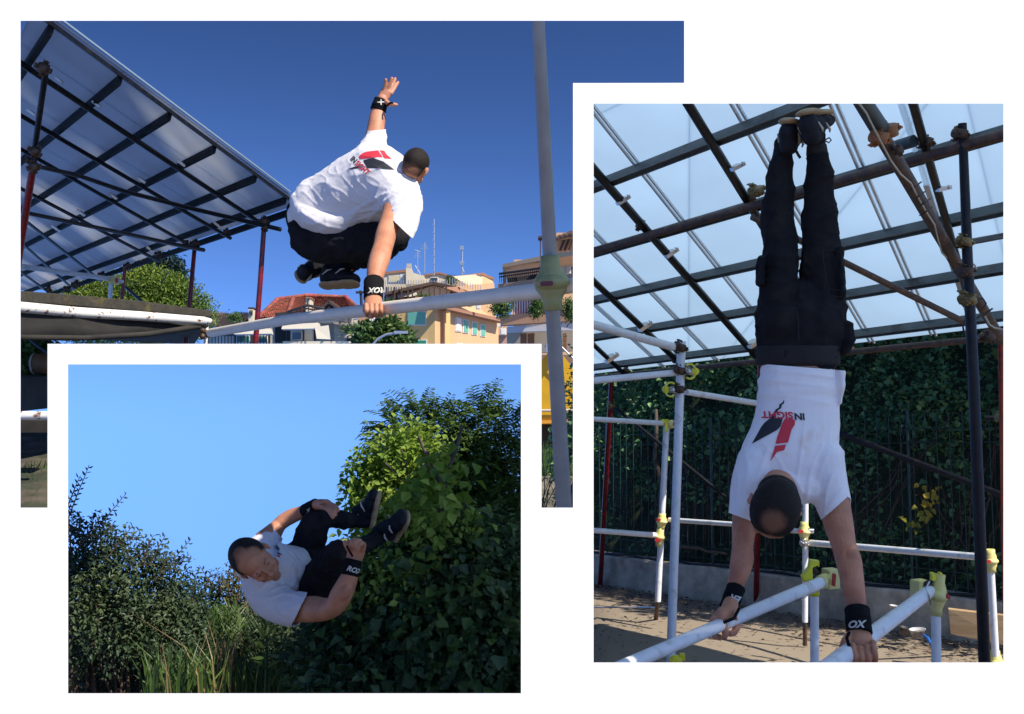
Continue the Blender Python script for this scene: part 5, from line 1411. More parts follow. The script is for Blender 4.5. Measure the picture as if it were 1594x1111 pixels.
def band(name, a, b, ra, rb, D, parent, ang_pad=1.12):
    """wrist wrap between pixels a and b (each x, y, D)"""
    mb = MB(); pa, pb = P(*a), P(*b); L = (pb - pa).length; ax = (pb - pa).normalized(); ra *= a[2] / FPX; rb *= b[2] / FPX
    pr = [(0, ra * .9), (0, ra), (L * .04, ra * 1.03), (L * .3, (ra * .7 + rb * .3) * 1.0), (L * .33, (ra * .7 + rb * .3) * 1.03), (L * .6, (ra * .4 + rb * .6) * 1.03), (L * .63, (ra * .4 + rb * .6)), (L * .96, rb * 1.02), (L, rb), (L, rb * .9)]
    mb.lathe(pa, ax, pr, 28); return build(name, mb, M_BAND, parent)
def shoe(parent, heel, toe, sole_dir, width, length_scale=1.0, trim=True, collar=None):
    """heel, toe = world points along the sole; sole_dir = unit vector from foot to sole; width in metres"""
    ax = (toe - heel); L = ax.length; ax.normalize(); dn = (sole_dir - ax * sole_dir.dot(ax)).normalized(); sd = ax.cross(dn).normalized(); w = width / 2
    s = Sculpt()
    def E(t, up, a, b, c): ellipsoid_mb(s.mb, heel + ax * L * t - dn * up, ax * a * L, sd * b, dn * c)
    E(.16, .045, .17, w * .78, .05); E(.16, .085, .13, w * .72, .045); E(.38, .05, .26, w * .78, .05); E(.62, .032, .26, w * .95, .036); E(.82, .026, .18, w * .92, .03); E(.35, .08, .16, w * .62, .04)
    me = s.solid(.004, 4)
    up = body_mesh('shoe', me, M_SHOE, parent)
    s2 = Sculpt()
    def S(t, a, b): ellipsoid_mb(s2.mb, heel + ax * L * t + dn * .004, ax * a * L, sd * b, dn * .016)
    S(.17, .19, w * .86); S(.4, .3, w * .86); S(.68, .3, w * 1.0); S(.8, .2, w * .95)
    me = s2.solid(.004, 2); body_mesh('sole', me, M_SOLE, up)
    if trim:
        for q in (-1, 1):
            for t0 in (.12, .45):
                mb = MB(); mb.tube([heel + ax * L * t0 - dn * .045 + sd * q * w * .80, heel + ax * L * (t0 + .12) - dn * .07 + sd * q * w * .78, heel + ax * L * (t0 + .2) - dn * .078 + sd * q * w * .62], [.003, .006, .003], 6); build('trim_stripe', mb, M_SHOETRIM, up)
        for q in range(4):
            mb = MB(); c = heel + ax * L * (.44 + q * .07) - dn * (.098 - q * .014); mb.tube([c - sd * w * .45 + dn * .012, c, c + sd * w * .45 + dn * .012], .003, 6); build('lace', mb, M_DARK, up)
    return up

# ---------------------------------------------------------------- person in handstand (place 3)
p3 = thing('person', P(1246, 990, 4.1), 'man in white T-shirt and black trousers doing a handstand on the parallel bars', 'person')
D3a = 4.05
H3 = Head(P(1205, 792, 3.88), -FWD * .93 - UPV * .30 - RGT * .22, -UPV * 1.0 + FWD * .30 - RGT * .18, 113 * 3.88 / FPX)
s = Sculpt(); H3.add(s.mb)
s.limb([(1213, 742, 4.22, 30, 26), (1211, 765, 4.1, 27, 26), (1208, 785, 3.97, 25, 25)])             # neck
s.limb([(1243, 556, 4.31, 56, 37), (1243, 572, 4.31, 56, 37), (1242, 600, 4.31, 50, 32), (1242, 640, 4.31, 46, 28), (1232, 715, 4.29, 56, 24), (1228, 742, 4.27, 52, 22)])   # trunk
s.limb([(1175, 742, 4.22, 30, 27), (1163, 790, 4.17, 22, 22), (1158, 825, 4.13, 18.5, 19), (1156, 850, 4.1, 16.5, 17), (1155, 872, 4.08, 18, 17), (1150, 893, 4.06, 15.5, 15), (1143, 915, 4.05, 12, 12), (1138, 940, 4.02, 12, 11)])
s.limb([(1283, 738, 4.22, 32, 29), (1298, 785, 4.17, 25, 24), (1306, 818, 4.13, 22.5, 22), (1314, 850, 4.08, 19, 19), (1321, 873, 4.05, 20, 19), (1327, 905, 4.0, 18, 16), (1332, 935, 3.98, 15.5, 14), (1336, 965, 3.95, 15.5, 13)])
s.ell(1323, 868, 4.04, 12, 22, 15, -.15)
# legs (inside the trousers)
s.limb([(1210, 520, 4.33, 24), (1213, 400, 4.38, 18), (1221, 250, 4.45, 11), (1226, 205, 4.46, 9)]); s.limb([(1278, 520, 4.33, 24), (1279, 400, 4.36, 19), (1274, 250, 4.40, 12), (1270, 195, 4.4, 11)])
s.limb([(1240, 520, 4.33, 40, 30), (1240, 560, 4.3, 50, 34)])
# left hand (picture left): back of the hand above the bar, thumb and fingertips below it
s.limb([(1138, 938, 4.0, 12, 11), (1133, 953, 3.95, 14, 11), (1123, 962, 3.9, 14, 10)]); s.limb([(1126, 955, 3.93, 12, 9), (1113, 966, 3.9, 9, 8)])
for (x, y) in ((1119, 962), (1114, 968), (1127, 960)): s.ell(x, y, 3.9, 6, 6, 7)
s.limb([(1113, 966, 3.9, 6.5), (1107, 975, 3.92, 6), (1112, 988, 3.93, 5.5), (1120, 992, 3.9, 5)])
s.limb([(1140, 958, 3.93, 6), (1146, 972, 3.99, 6), (1143, 984, 3.94, 5.2), (1136, 986, 3.9, 5)])
s.limb([(1122, 962, 3.9, 6), (1128, 976, 3.88, 5.6), (1129, 986, 3.87, 5.4), (1128, 991, 3.87, 4.8)])
s.limb([(1143, 962, 3.97, 5), (1150, 968, 4.0, 5), (1148, 978, 3.98, 4.5)])
# right hand
s.limb([(1336, 962, 3.95, 15, 12), (1338, 985, 3.9, 18, 12), (1343, 1003, 3.85, 19, 12)])
for i, (x0, y0) in enumerate(((1327, 1007), (1338, 1011), (1349, 1010), (1359, 1003))):
    s.ell(x0, y0 - 2, 3.81, 5.4, 6, 6)
    s.limb([(x0, y0, 3.81, 4.9), (x0 + 3, y0 + 13, 3.78, 4.7), (x0 + 3, y0 + 26, 3.81, 4.4), (x0 - 5, y0 + 33, 3.9, 4)])
s.limb([(1328, 985, 3.9, 8), (1316, 999, 3.86, 7), (1312, 1013, 3.86, 6.2), (1316, 1024, 3.9, 5.4)])
me = s.solid(.0031, 2); body3 = body_mesh('body', me, M_SKIN, p3)
hm3 = hair_mat('thinning_dark_hair', [(H3.p(0.02, -.02, .50), .042, .5), (H3.p(0.02, .38, .34), .04, .85)])
H3.hair(hm3, p3, lambda x, y, z: min(.27 + .1 * abs(x) - y, z + .34, max(.27 - abs(x), z + .03, -.12 - y)))
H3.features(p3)
# shirt
s = Sculpt()
s.limb([(1247, 545, 4.3, 60, 44), (1246, 570, 4.3, 61, 44), (1245, 600, 4.29, 63, 46), (1242, 640, 4.28, 64, 47), (1237, 680, 4.26, 69, 48), (1231, 712, 4.24, 77, 47), (1228, 735, 4.22, 78, 42), (1228, 752, 4.2, 66, 34)], seg=28)
s.limb([(1184, 722, 4.22, 38, 34), (1170, 750, 4.2, 31, 31), (1160, 785, 4.17, 24, 25), (1155, 815, 4.13, 22, 23), (1152, 845, 4.1, 22, 22)])
s.limb([(1275, 715, 4.22, 40, 36), (1286, 748, 4.2, 33, 32), (1297, 783, 4.17, 28, 27), (1306, 812, 4.13, 25, 25), (1313, 840, 4.1, 24, 24)])
s.limb([(1300, 560, 4.28, 8, 26), (1304, 590, 4.26, 9, 26), (1302, 625, 4.26, 5, 22)])
for pts in ([(1196, 700, 4.05, 4), (1180, 740, 4.06, 5), (1172, 790, 4.03, 3)], [(1240, 745, 4.0, 3), (1247, 700, 3.99, 3.5), (1252, 660, 4.02, 2)], [(1255, 775, 4.02, 4), (1262, 730, 4.0, 4), (1280, 690, 4.02, 2.5)],
            [(1180, 765, 3.99, 3.5), (1198, 745, 4.0, 4.5), (1216, 738, 3.99, 5), (1236, 745, 3.98, 4.5), (1248, 765, 3.98, 3.5)], [(1192, 588, 4.05, 3), (1230, 596, 4.02, 3.5), (1280, 600, 4.03, 3)], [(1200, 575, 4.07, 3.5), (1245, 580, 4.05, 4), (1295, 588, 4.07, 3.5)],
            [(1150, 740, 4.08, 3), (1148, 775, 4.05, 3), (1150, 800, 4.03, 2.5)], [(1290, 700, 4.05, 3), (1275, 740, 4.02, 3.5), (1268, 785, 4.04, 3)], [(1310, 760, 4.1, 3), (1290, 790, 4.02, 3)], [(1188, 690, 4.03, 2.5), (1210, 712, 4.0, 3), (1222, 738, 3.99, 3)],
            [(1187, 614, 4.06, 2.5), (1235, 618, 4.02, 2.5), (1290, 628, 4.04, 2.5)], [(1165, 720, 4.08, 2.5), (1162, 765, 4.04, 3), (1166, 800, 4.02, 2.5)], [(1296, 735, 4.07, 3), (1287, 765, 4.02, 3), (1284, 800, 4.0, 2.5)]):
    s.fold([(q[0], q[1], q[3]) for q in pts])
me = s.solid(.005, 4)
displace(me, wrinkle(.004, 9, Vector((.25, 0, 1)).normalized(), 2.5))
displace(me, lambda p: .009 * noise.noise(Vector((p.x * 5, p.y * 6, p.z * 30))) * min(max((p.z - 1.62) / .15, .15), 1))
cut(me, (1137, 799), (1174, 812), (1175, 750), (1150, 832), 48, 4.1)
cut(me, (1278, 809), (1322, 771), (1270, 740), (1310, 828), 56, 4.1)
cut(me, (1170, 565), (1320, 577), (1245, 640), (1245, 545), 90, 4.3)
me = thicken(me, .004); shirt3 = body_mesh('t_shirt', me, M_SHIRT3, p3)
bv3 = bvh_of([shirt3])
zz = lambda pts, ox, oy, k: [(ox + x / k, oy + y / k) for x, y in pts]
Z6 = (1140, 610, 4.444)
decal('black_emblem', [zz([(350, 180), (335, 235), (310, 262), (245, 298), (135, 357), (200, 240), (222, 212), (262, 180)], *Z6), zz([(358, 52), (358, 78), (343, 88), (338, 112), (318, 124), (300, 150), (290, 180), (262, 180), (300, 120), (322, 108), (325, 85), (345, 74)], *Z6)], bv3, M_PBLACK, shirt3)
decal('red_emblem', [zz([(365, 182), (420, 185), (435, 200), (432, 225), (410, 260), (385, 350), (298, 360), (310, 310), (330, 260), (345, 215)], *Z6), zz([(295, 372), (372, 362), (360, 402), (310, 415), (262, 480), (285, 410)], *Z6)], bv3, M_PRED, shirt3)
text_decal('lettering', 'IN', (1252.5, 643.5), (-1, -.02), (.12, 1), 10.5, bv3, M_PBLACK, shirt3, .035, sx=1.12)
text_decal('lettering', 'SIGHT', (1234, 641.5), (-1, -.03), (.12, 1), 10.5, bv3, M_PRED, shirt3, .035, sx=1.22)
# trousers
s = Sculpt()
s.limb([(1243, 552, 4.31, 60, 40), (1243, 530, 4.33, 66, 48), (1244, 505, 4.34, 66, 52), (1243, 480, 4.35, 62, 46)], seg=28)
s.limb([(1211, 515, 4.34, 36, 42), (1211, 470, 4.35, 30, 38), (1213, 395, 4.38, 26, 30), (1212, 320, 4.42, 23, 25), (1216, 265, 4.44, 18, 20), (1220, 232, 4.45, 14, 15), (1225, 210, 4.46, 12, 13)])
s.limb([(1277, 515, 4.33, 38, 42), (1280, 470, 4.34, 34, 38), (1279, 395, 4.36, 30, 31), (1276, 320, 4.39, 25, 26), (1275, 265, 4.4, 20, 21), (1272, 235, 4.4, 16, 16.5), (1271, 212, 4.4, 14, 15)])
s.ell(1216, 502, 4.29, 34, 36, 34); s.ell(1272, 502, 4.29, 36, 36, 34)
s.limb([(1316, 508, 4.3, 7, 20), (1318, 530, 4.3, 8, 20), (1312, 545, 4.3, 6, 16)])
s.limb([(1304, 392, 4.3, 5, 22), (1305, 440, 4.28, 7, 22), (1306, 458, 4.28, 7, 22)]); s.limb([(1187, 400, 4.3, 3, 20), (1184, 440, 4.3, 4, 18)])
for pts in ([(1244, 478, 4.14, 3), (1225, 486, 4.1, 4), (1195, 498, 4.1, 3)], [(1248, 470, 4.14, 3), (1270, 462, 4.1, 4), (1298, 458, 4.12, 3)], [(1246, 484, 4.12, 3), (1275, 478, 4.08, 4), (1305, 482, 4.1, 3)], [(1240, 495, 4.1, 3), (1220, 508, 4.08, 3), (1190, 514, 4.1, 3)],
            [(1205, 262, 4.33, 3), (1218, 250, 4.32, 4), (1230, 255, 4.34, 3)], [(1262, 262, 4.29, 3), (1276, 252, 4.28, 4), (1288, 258, 4.3, 3)], [(1228, 330, 4.32, 3), (1231, 390, 4.28, 3), (1236, 440, 4.25, 3)], [(1256, 390, 4.25, 3), (1250, 430, 4.22, 3), (1243, 465, 4.18, 3)]):
    s.fold([(q[0], q[1], q[3]) for q in pts])
me = s.solid(.0055, 4)
displace(me, wrinkle(.012, 6, Vector((.8, 0, .35)).normalized(), 2.2)); displace(me, wrinkle(.005, 15, Vector((.8, 0, -.3)).normalized(), 2))
tr3 = body_mesh('trousers', me, M_PANTS, p3)
M_PANTS2 = mat('washed_black_elastic', (0.017, 0.015, 0.015), 0.9, bump=.003, bump_scale=120)
mb = MB(); vs = []; fs = []; ns = 96
for j, (y, gr) in enumerate(((538, -1), (540, 2), (546, .5), (551, 2.4), (556, .5), (561, 2), (567, 0), (569, -4))):
    for i in range(ns):
        a = 2 * math.pi * i / ns; rw = (63 + gr + .8 * math.sin(i * 2.9)) * 4.32 / FPX; rd = (45 + gr + .8 * math.sin(i * 2.9)) * 4.32 / FPX
        vs.append(P(1242, y + 4 * math.sin(a * 1) * 0, 4.32) + RGT * rw * math.cos(a) + FWD * rd * math.sin(a))
for j in range(7):
    for i in range(ns): i2 = (i + 1) % ns; fs.append((j * ns + i, j * ns + i2, (j + 1) * ns + i2, (j + 1) * ns + i))
mb.add(vs, fs, True); build('waistband', mb, M_PANTS2, tr3)
bvt = bvh_of([tr3])
def seam(pts, bvh, parent, m=M_PANTS2, r=.0022):
    out = []
    dens = catmull([(x, y, 0) for x, y in pts], 6)
    for x, y, _ in dens:
        rr = ray(x, y).normalized(); h_ = bvh.ray_cast(CAMP, rr, 30)
        if h_[0] is not None: out.append(h_[0] - rr * .0005)
    if len(out) > 2: mb = MB(); mb.tube(out, r, 6); build('seam', mb, m, parent)
seam([(1280, 388), (1285, 430), (1290, 447), (1306, 452)], bvt, tr3); seam([(1281, 390), (1296, 389), (1306, 392)], bvt, tr3); seam([(1291, 447), (1290, 459), (1300, 461), (1313, 462)], bvt, tr3); seam([(1241, 484), (1243, 505), (1243, 530)], bvt, tr3)
for pts, w in (([(1222, 236, 4.45), (1226, 206, 4.46)], (13.5, 11.5)), ([(1272, 240, 4.4), (1271, 226, 4.4)], (16.5, 15))):
    mb = MB(); mb.tube([P(*q) for q in pts], [a * 4.45 / FPX for a in w], 24); build('cuff', mb, M_PANTS2, tr3)
mb = MB(); mb.tube([P(1271, 232, 4.4), P(1270, 205, 4.4), P(1266, 190, 4.38)], [12.5 * 4.4 / FPX, 11.5 * 4.4 / FPX, 11 * 4.4 / FPX], 24); build('sock', mb, M_SOCK, p3)
# shoes: soles up, toes tipping towards the canopy and away
def shoe_px(par, heel, toe, sole, wpx):
    h, t = P(*heel), P(*toe); return shoe(par, h, t, sole.normalized(), wpx * heel[2] / FPX)
k = 4.4 / FPX
shoe_px(p3, (1225, 188, 4.33), (1244, 205, 4.62), (UPV * 1.0 - RGT * .05 - FWD * .25), 40)
shoe_px(p3, (1250, 176, 4.26), (1286, 180, 4.50), (UPV * 1.0 - RGT * .35 - FWD * .25), 42)
for pts in ([(1238, 232, 4.4), (1242, 240, 4.4), (1246, 246, 4.4)], [(1285, 217, 4.4), (1291, 214, 4.4), (1294, 218, 4.4), (1290, 222, 4.4), (1285, 219, 4.4)]):
    mb = MB(); mb.tube([P(*q) for q in pts], .006 if pts[0][0] == 1238 else .003, 8); build('lace_loop', mb, M_DARK, p3)
wb = band('wrist_wrap', (1146, 914, 4.05), (1134, 947, 4.0), 14.5, 14.5, 4, p3); bvw = bvh_of([wb])
text_decal('lettering', 'ER', (1155, 930), (-.94, -.3), (-.3, .95), 10, bvw, M_BANDTXT, wb, .04, .3, sx=1.1)
wb2 = band('wrist_wrap', (1334, 948, 3.96), (1338, 986, 3.9), 19, 19.5, 4, p3); bvw = bvh_of([wb2])
text_decal('lettering', 'OX', (1319, 977), (1, -.03), (0, -1), 11, bvw, M_BANDTXT, wb2, .04, .3, sx=1.1)
for pts in ([(1150, 948, 3.93), (1143, 962, 3.88), (1128, 968, 3.87), (1121, 974, 3.87)], [(1322, 984, 3.84), (1318, 993, 3.82), (1322, 1006, 3.80)]):
    mb = MB(); mb.tube([P(*q) for q in pts], [.006] * len(pts), 8); build('thumb_strap', mb, M_BAND, p3)

# ---------------------------------------------------------------- person vaulting over the rail (place 1)
p1 = thing('person', P(580, 480, 5.3), 'man in white T-shirt vaulting one-handed over the long rail against the sky', 'person')
DA = 6.0
H1 = Head(P(647, 259, 5.85), UPV * .86 + RGT * .26 - FWD * .12, FWD * .98 + RGT * .10 - UPV * .30, 59 * 5.85 / FPX)
s = Sculpt(); H1.add(s.mb)
s.limb([(612, 275, 5.9, 20), (630, 268, 5.9, 16), (642, 264, 5.87, 15)])
s.limb([(505, 328, 6.2, 26, 20), (550, 306, 6.12, 30, 22), (596, 288, 6.02, 32, 22), (612, 285, 5.95, 26, 20)])
# raised arm
s.limb([(590, 262, 6.0, 26), (583, 225, 6.1, 17), (585, 200, 6.15, 13.5), (587, 186, 6.18, 13), (589, 172, 6.2, 11), (592, 162, 6.2, 8.5), (595, 154, 6.2, 8)])
s.limb([(595, 155, 6.2, 8, 5.5), (599, 147, 6.2, 9, 4.5), (603, 141, 6.2, 9.5, 4)])
for pts in ([(597, 143, 6.2, 3.3), (599, 135, 6.19, 3.1), (600.5, 124, 6.17, 2.6)], [(602, 141, 6.2, 3.4), (606, 132, 6.19, 3.2), (610, 122, 6.18, 2.6)], [(606, 142, 6.2, 3.3), (610.5, 133, 6.21, 3.1), (615, 122.5, 6.22, 2.6)], [(609, 145, 6.2, 3.1), (614, 137, 6.22, 2.9), (619.5, 128, 6.24, 2.4)],
            [(601, 158, 6.18, 4), (607, 162, 6.15, 3.6), (613, 162.5, 6.14, 3.1), (617, 163, 6.14, 2.7)]):
    s.limb(pts, seg=12)
# supporting arm
s.limb([(622, 310, 5.85, 24), (610, 340, 5.7, 17.5), (601, 365, 5.6, 16.5), (596, 385, 5.52, 15.5), (591, 402, 5.45, 16.5), (586, 420, 5.4, 15), (583, 438, 5.34, 12.5), (581, 458, 5.28, 12.5)])
s.ell(597, 398, 5.45, 8, 16, 9, .25)
s.limb([(581, 460, 5.28, 13, 11), (581, 472, 5.24, 14.5, 11), (581, 480, 5.2, 14, 10)])
for i, x in enumerate((569.8, 577.6, 585.4, 593)):
    s.ell(x, 476 - abs(i - 1.5) * .6, 5.13, 3.7, 4.4, 4.4)
    s.limb([(x, 474, 5.14, 3.4), (x + .3, 484 - abs(i - 1.5), 5.11, 3.5), (x + .5, 491 - abs(i - 1.5) * 1.6, 5.14, 3.3), (x + 1.5, 494 - abs(i - 1.5) * 1.6, 5.24, 3)], seg=12)
s.limb([(572, 470, 5.26, 5), (569, 484, 5.33, 4.5), (576, 492, 5.34, 4)])
# legs inside the trousers
s.limb([(505, 340, 6.2, 22), (505, 368, 6.12, 20), (560, 374, 6.04, 17), (604, 376, 6.1, 12), (575, 395, 6.3, 10), (524, 430, 6.45, 6.5)]); s.limb([(525, 362, 6.25, 17), (600, 370, 6.5, 11), (560, 384, 6.55, 9), (505, 407, 6.56, 8), (486, 420, 6.5, 6)])
me = s.solid(.0034, 2); body_mesh('body', me, M_SKIN, p1)
hm1 = hair_mat('cropped_dark_hair', [(H1.p(0, -.46, -.25), .05, .6), (H1.p(-.3, -.2, -.2), .035, .5)], edge=.4)
H1.hair(hm1, p1, lambda x, y, z: min(.2 - y, z + .34 + y * .1, max(.26 - abs(x), z, -.1 - y)))
H1.features(p1)
s = Sculpt()
s.limb([(468, 335, 6.15, 20, 26), (486, 326, 6.12, 45, 40), (510, 318, 6.1, 50, 42), (540, 304, 6.05, 54, 44), (570, 290, 6.0, 58, 44), (595, 280, 5.95, 58, 42), (615, 276, 5.92, 44, 36), (628, 276, 5.9, 26, 28)], seg=28)
s.limb([(575, 262, 6.0, 40, 34), (581, 238, 6.05, 27, 26), (585, 218, 6.1, 17, 18), (586, 196, 6.15, 15, 16)])
s.limb([(600, 288, 5.92, 44, 36), (620, 305, 5.85, 36, 32), (628, 330, 5.75, 28, 27), (625, 352, 5.68, 25, 24), (614, 378, 5.6, 24, 24)])
s.limb([(468, 318, 6.11, 15, 28), (480, 334, 6.07, 20, 31), (504, 346, 6.04, 21, 32), (532, 347, 6.03, 20, 31), (556, 334, 6.01, 17, 28)])
for pts in ([(600, 312, 5.7, 3), (585, 330, 5.71, 3.5), (560, 342, 5.74, 3)], [(606, 300, 5.68, 3), (580, 312, 5.7, 4), (548, 330, 5.75, 3)], [(590, 322, 5.68, 2.5), (572, 345, 5.7, 3), (556, 356, 5.75, 2.5)], [(635, 300, 5.6, 3), (625, 320, 5.56, 3.5), (606, 330, 5.56, 3)],
            [(578, 350, 5.75, 3), (560, 352, 5.74, 3.5), (535, 360, 5.8, 3)], [(655, 305, 5.75, 2), (640, 330, 5.6, 3), (625, 352, 5.55, 2.5)], [(545, 300, 5.8, 2), (555, 285, 5.78, 2.5), (580, 262, 5.8, 2)], [(470, 330, 5.85, 3), (505, 350, 5.82, 3.5), (540, 356, 5.83, 3)]):
    s.fold([(q[0], q[1], q[3]) for q in pts])
me = s.solid(.0055, 14)
displace(me, wrinkle(.0075, 7, (RGT * .8 + UPV * .45).normalized(), 2.6)); displace(me, wrinkle(.003, 17, (RGT * .7 - UPV * .5).normalized(), 2))
cut(me, (568, 204), (603, 201), (585, 240), (586, 190), 40, 6.1)
cut(me, (594, 326), (640, 369), (640, 310), (606, 376), 52, 5.65)
me = thicken(me, .004); shirt1 = body_mesh('t_shirt', me, M_SHIRT, p1); bv1 = bvh_of([shirt1])
Z5 = (540, 110, 5.85)
decal('red_emblem', [zz([(108, 778), (140, 750), (180, 735), (285, 722), (327, 787), (280, 785), (160, 800), (118, 803)], *Z5), zz([(298, 722), (340, 727), (365, 765), (412, 803), (340, 795)], *Z5)], bv1, M_PRED, shirt1)
decal('black_emblem', [zz([(150, 812), (240, 793), (330, 825), (435, 900), (340, 892), (270, 885), (185, 885), (155, 830)], *Z5), zz([(0, 897), (60, 875), (115, 866), (132, 880), (60, 893)], *Z5)], bv1, M_PBLACK, shirt1)
text_decal('lettering', 'IN', (544.5, 248), (.74, .67), (.67, -.74), 8.5, bv1, M_PBLACK, shirt1, .04, sx=.78)
text_decal('lettering', 'SIGHT', (552, 255), (.74, .67), (.67, -.74), 8.5, bv1, M_PRED, shirt1, .04, sx=.78)
s = Sculpt()
s.limb([(468, 330, 6.2, 20, 24), (472, 352, 6.16, 26, 30), (490, 370, 6.14, 36, 32), (520, 375, 6.1, 36, 32), (548, 378, 6.06, 30, 30), (566, 380, 6.05, 26, 28)], seg=28)
s.limb([(500, 370, 6.14, 36, 32), (540, 376, 6.08, 33, 32), (580, 372, 6.0, 28, 28), (606, 372, 6.05, 22, 24), (620, 370, 6.1, 17, 20)])
s.limb([(520, 368, 6.2, 30, 30), (570, 362, 6.35, 24, 26), (612, 372, 6.5, 20, 22), (624, 370, 6.55, 14, 18)])
s.limb([(606, 384, 6.15, 18, 18), (575, 396, 6.3, 17, 17), (548, 410, 6.4, 14, 15), (524, 430, 6.45, 11, 12), (514, 438, 6.45, 10.5, 11)])
s.limb([(600, 384, 6.5, 16, 16), (540, 396, 6.55, 15, 15), (505, 406, 6.55, 13, 13), (490, 416, 6.5, 11, 11), (484, 421, 6.5, 10, 10)])
for pts in ([(556, 366, 5.78, 3), (548, 385, 5.76, 4), (530, 398, 5.8, 3)], [(560, 360, 5.78, 3), (585, 365, 5.78, 4), (608, 362, 5.85, 3)], [(470, 360, 5.9, 2.5), (510, 372, 5.85, 3), (545, 372, 5.8, 3)]): s.fold([(q[0], q[1], q[3]) for q in pts])
me = s.solid(.006, 4); displace(me, wrinkle(.014, 6, (RGT * .9 - UPV * .3).normalized(), 2.2)); displace(me, wrinkle(.005, 15)); tr1 = body_mesh('trousers', me, M_PANTS, p1)
shoe(p1, P(462, 434, 6.5), P(500, 412, 6.6), (-UPV * .55 - RGT * .75), 30 * 6.5 / FPX)
shoe(p1, P(498, 444, 6.3), P(560, 440, 6.25), (-UPV * .9 - RGT * .1 - FWD * .3), 34 * 6.3 / FPX)
mb = MB(); mb.tube([P(488, 416, 6.5), P(478, 426, 6.5)], 10.5 * 6.5 / FPX, 20); build('sock', mb, M_SOCK, p1)
wb = band('wrist_wrap', (588.5, 172, 6.2), (593.5, 154, 6.2), 12.5, 10.5, 6, p1); bvw = bvh_of([wb])
text_decal('lettering', 'X', (588, 158.5), (.8, .6), (.5, -.85), 6.5, bvw, M_BANDTXT, wb, .05, .3, sx=1.1)
wb = band('wrist_wrap', (582, 438, 5.34), (581, 465, 5.26), 15.5, 15, 5, p1); bvw = bvh_of([wb])
text_decal('lettering', 'ROX', (600, 447), (-1, .04), (0, 1), 8.5, bvw, M_BANDTXT, wb, .04, .3, sx=1.0)
mb = MB(); mb.tube([P(603, 164, 6.16), P(607, 160, 6.12), P(611, 160, 6.1)], .006, 8); build('thumb_strap', mb, M_BAND, p1)

# ---------------------------------------------------------------- person tucked in a somersault (place 2)
p2 = thing('person', P(480, 900, 5.4), 'man tucked sideways in mid-air clasping his knees in front of the trees', 'person')
H2 = Head(P(396, 873, 5.15), RGT * -.55 + UPV * .52 - FWD * .65, RGT * .62 - UPV * .30 - FWD * .72, 84 * 5.15 / FPX)
s = Sculpt(); H2.add(s.mb)
s.limb([(425, 888, 5.5, 24), (415, 885, 5.4, 20), (405, 882, 5.3, 18)])
s.limb([(425, 886, 5.6, 30, 22), (450, 888, 5.62, 26, 20), (478, 886, 5.64, 20, 18)])
# far arm (upper)
s.limb([(415, 842, 5.6, 20), (432, 820, 5.65, 12), (441, 811, 5.66, 11.5), (455, 803, 5.66, 11.5), (470, 797, 5.64, 10), (483, 790, 5.6, 8.5), (494, 785, 5.55, 8)])
s.limb([(494, 785, 5.55, 8, 7), (503, 785, 5.5, 8.5, 7), (512, 788, 5.45, 8, 7)])
for pts in ([(512, 784, 5.42, 4), (522, 788, 5.38, 3.8), (526, 794, 5.36, 3.4)], [(510, 787, 5.4, 4), (519, 794, 5.36, 3.8), (522, 801, 5.35, 3.2)], [(508, 790, 5.4, 4), (515, 798, 5.35, 3.8), (518, 805, 5.34, 3.2)], [(504, 789, 5.4, 3.8), (511, 793, 5.36, 3.5), (514, 799, 5.35, 3.1)], [(500, 783, 5.45, 4), (508, 780, 5.42, 3.6), (514, 783, 5.4, 3.2)]): s.limb(pts, seg=12)
# near arm (lower)
s.limb([(425, 930, 5.45, 34), (448, 945, 5.35, 24), (470, 948, 5.25, 20.5), (490, 948, 5.15, 20), (508, 948, 5.08, 17.5), (522, 942, 5.02, 16), (530, 928, 5.0, 17.5), (538, 912, 5.0, 16), (545, 895, 5.0, 13.5), (549, 880, 5.02, 12.5), (551, 868, 5.03, 12.5)])
s.ell(520, 950, 5.02, 9, 7, 8); s.ell(537, 922, 4.96, 9, 15, 9, -.5)
s.limb([(551, 872, 5.03, 12, 9), (554, 860, 5.02, 14, 9), (555, 850, 5.02, 13.5, 9)])
for pts in ([(545, 858, 5.0, 4.4), (540, 850, 4.98, 4.2), (537, 844, 4.98, 3.8)], [(549, 850, 4.98, 4.4), (546, 843, 4.97, 4.2), (541, 846, 4.95, 3.8), (542, 852, 4.95, 3.6)], [(555, 849, 4.98, 4.4), (553, 841, 4.97, 4.2), (547, 843, 4.93, 3.9), (546, 850, 4.93, 3.6)],
            [(560, 850, 4.98, 4.3), (560, 842, 4.98, 4.2), (553, 843, 4.92, 3.9), (551, 851, 4.92, 3.6)], [(565, 856, 5.0, 4.2), (566, 847, 4.99, 4), (560, 848, 4.93, 3.7), (557, 855, 4.92, 3.5)]): s.limb(pts, seg=12)
s.limb([(482, 892, 5.62, 16), (500, 900, 5.52, 16), (517, 873, 5.39, 13), (532, 862, 5.34, 10), (572, 845, 5.5, 7), (602, 831, 5.6, 6)]); s.limb([(478, 882, 5.68, 15), (482, 850, 5.68, 14), (494, 812, 5.64, 11), (508, 808, 5.67, 8), (555, 811, 5.72, 6.5), (566, 812, 5.72, 6)])
me = s.solid(.0036, 2); M_SK2 = hair_mat('stubble_socket_shade_skin', [(H2.p(0, .28, -.40), .035, .55), (H2.p(.19, .12, -.32), .03, .5), (H2.p(-.19, .12, -.32), .03, .5), (H2.p(.125, .33, -.03), .011, .55), (H2.p(-.125, .33, -.03), .011, .55)], skin=(.13, .06, .04), edge=.3, shell=False, src_m=M_SKIN); body_mesh('body', me, M_SK2, p2)  # stubble on the jaw, plus eye socket shade painted into the skin
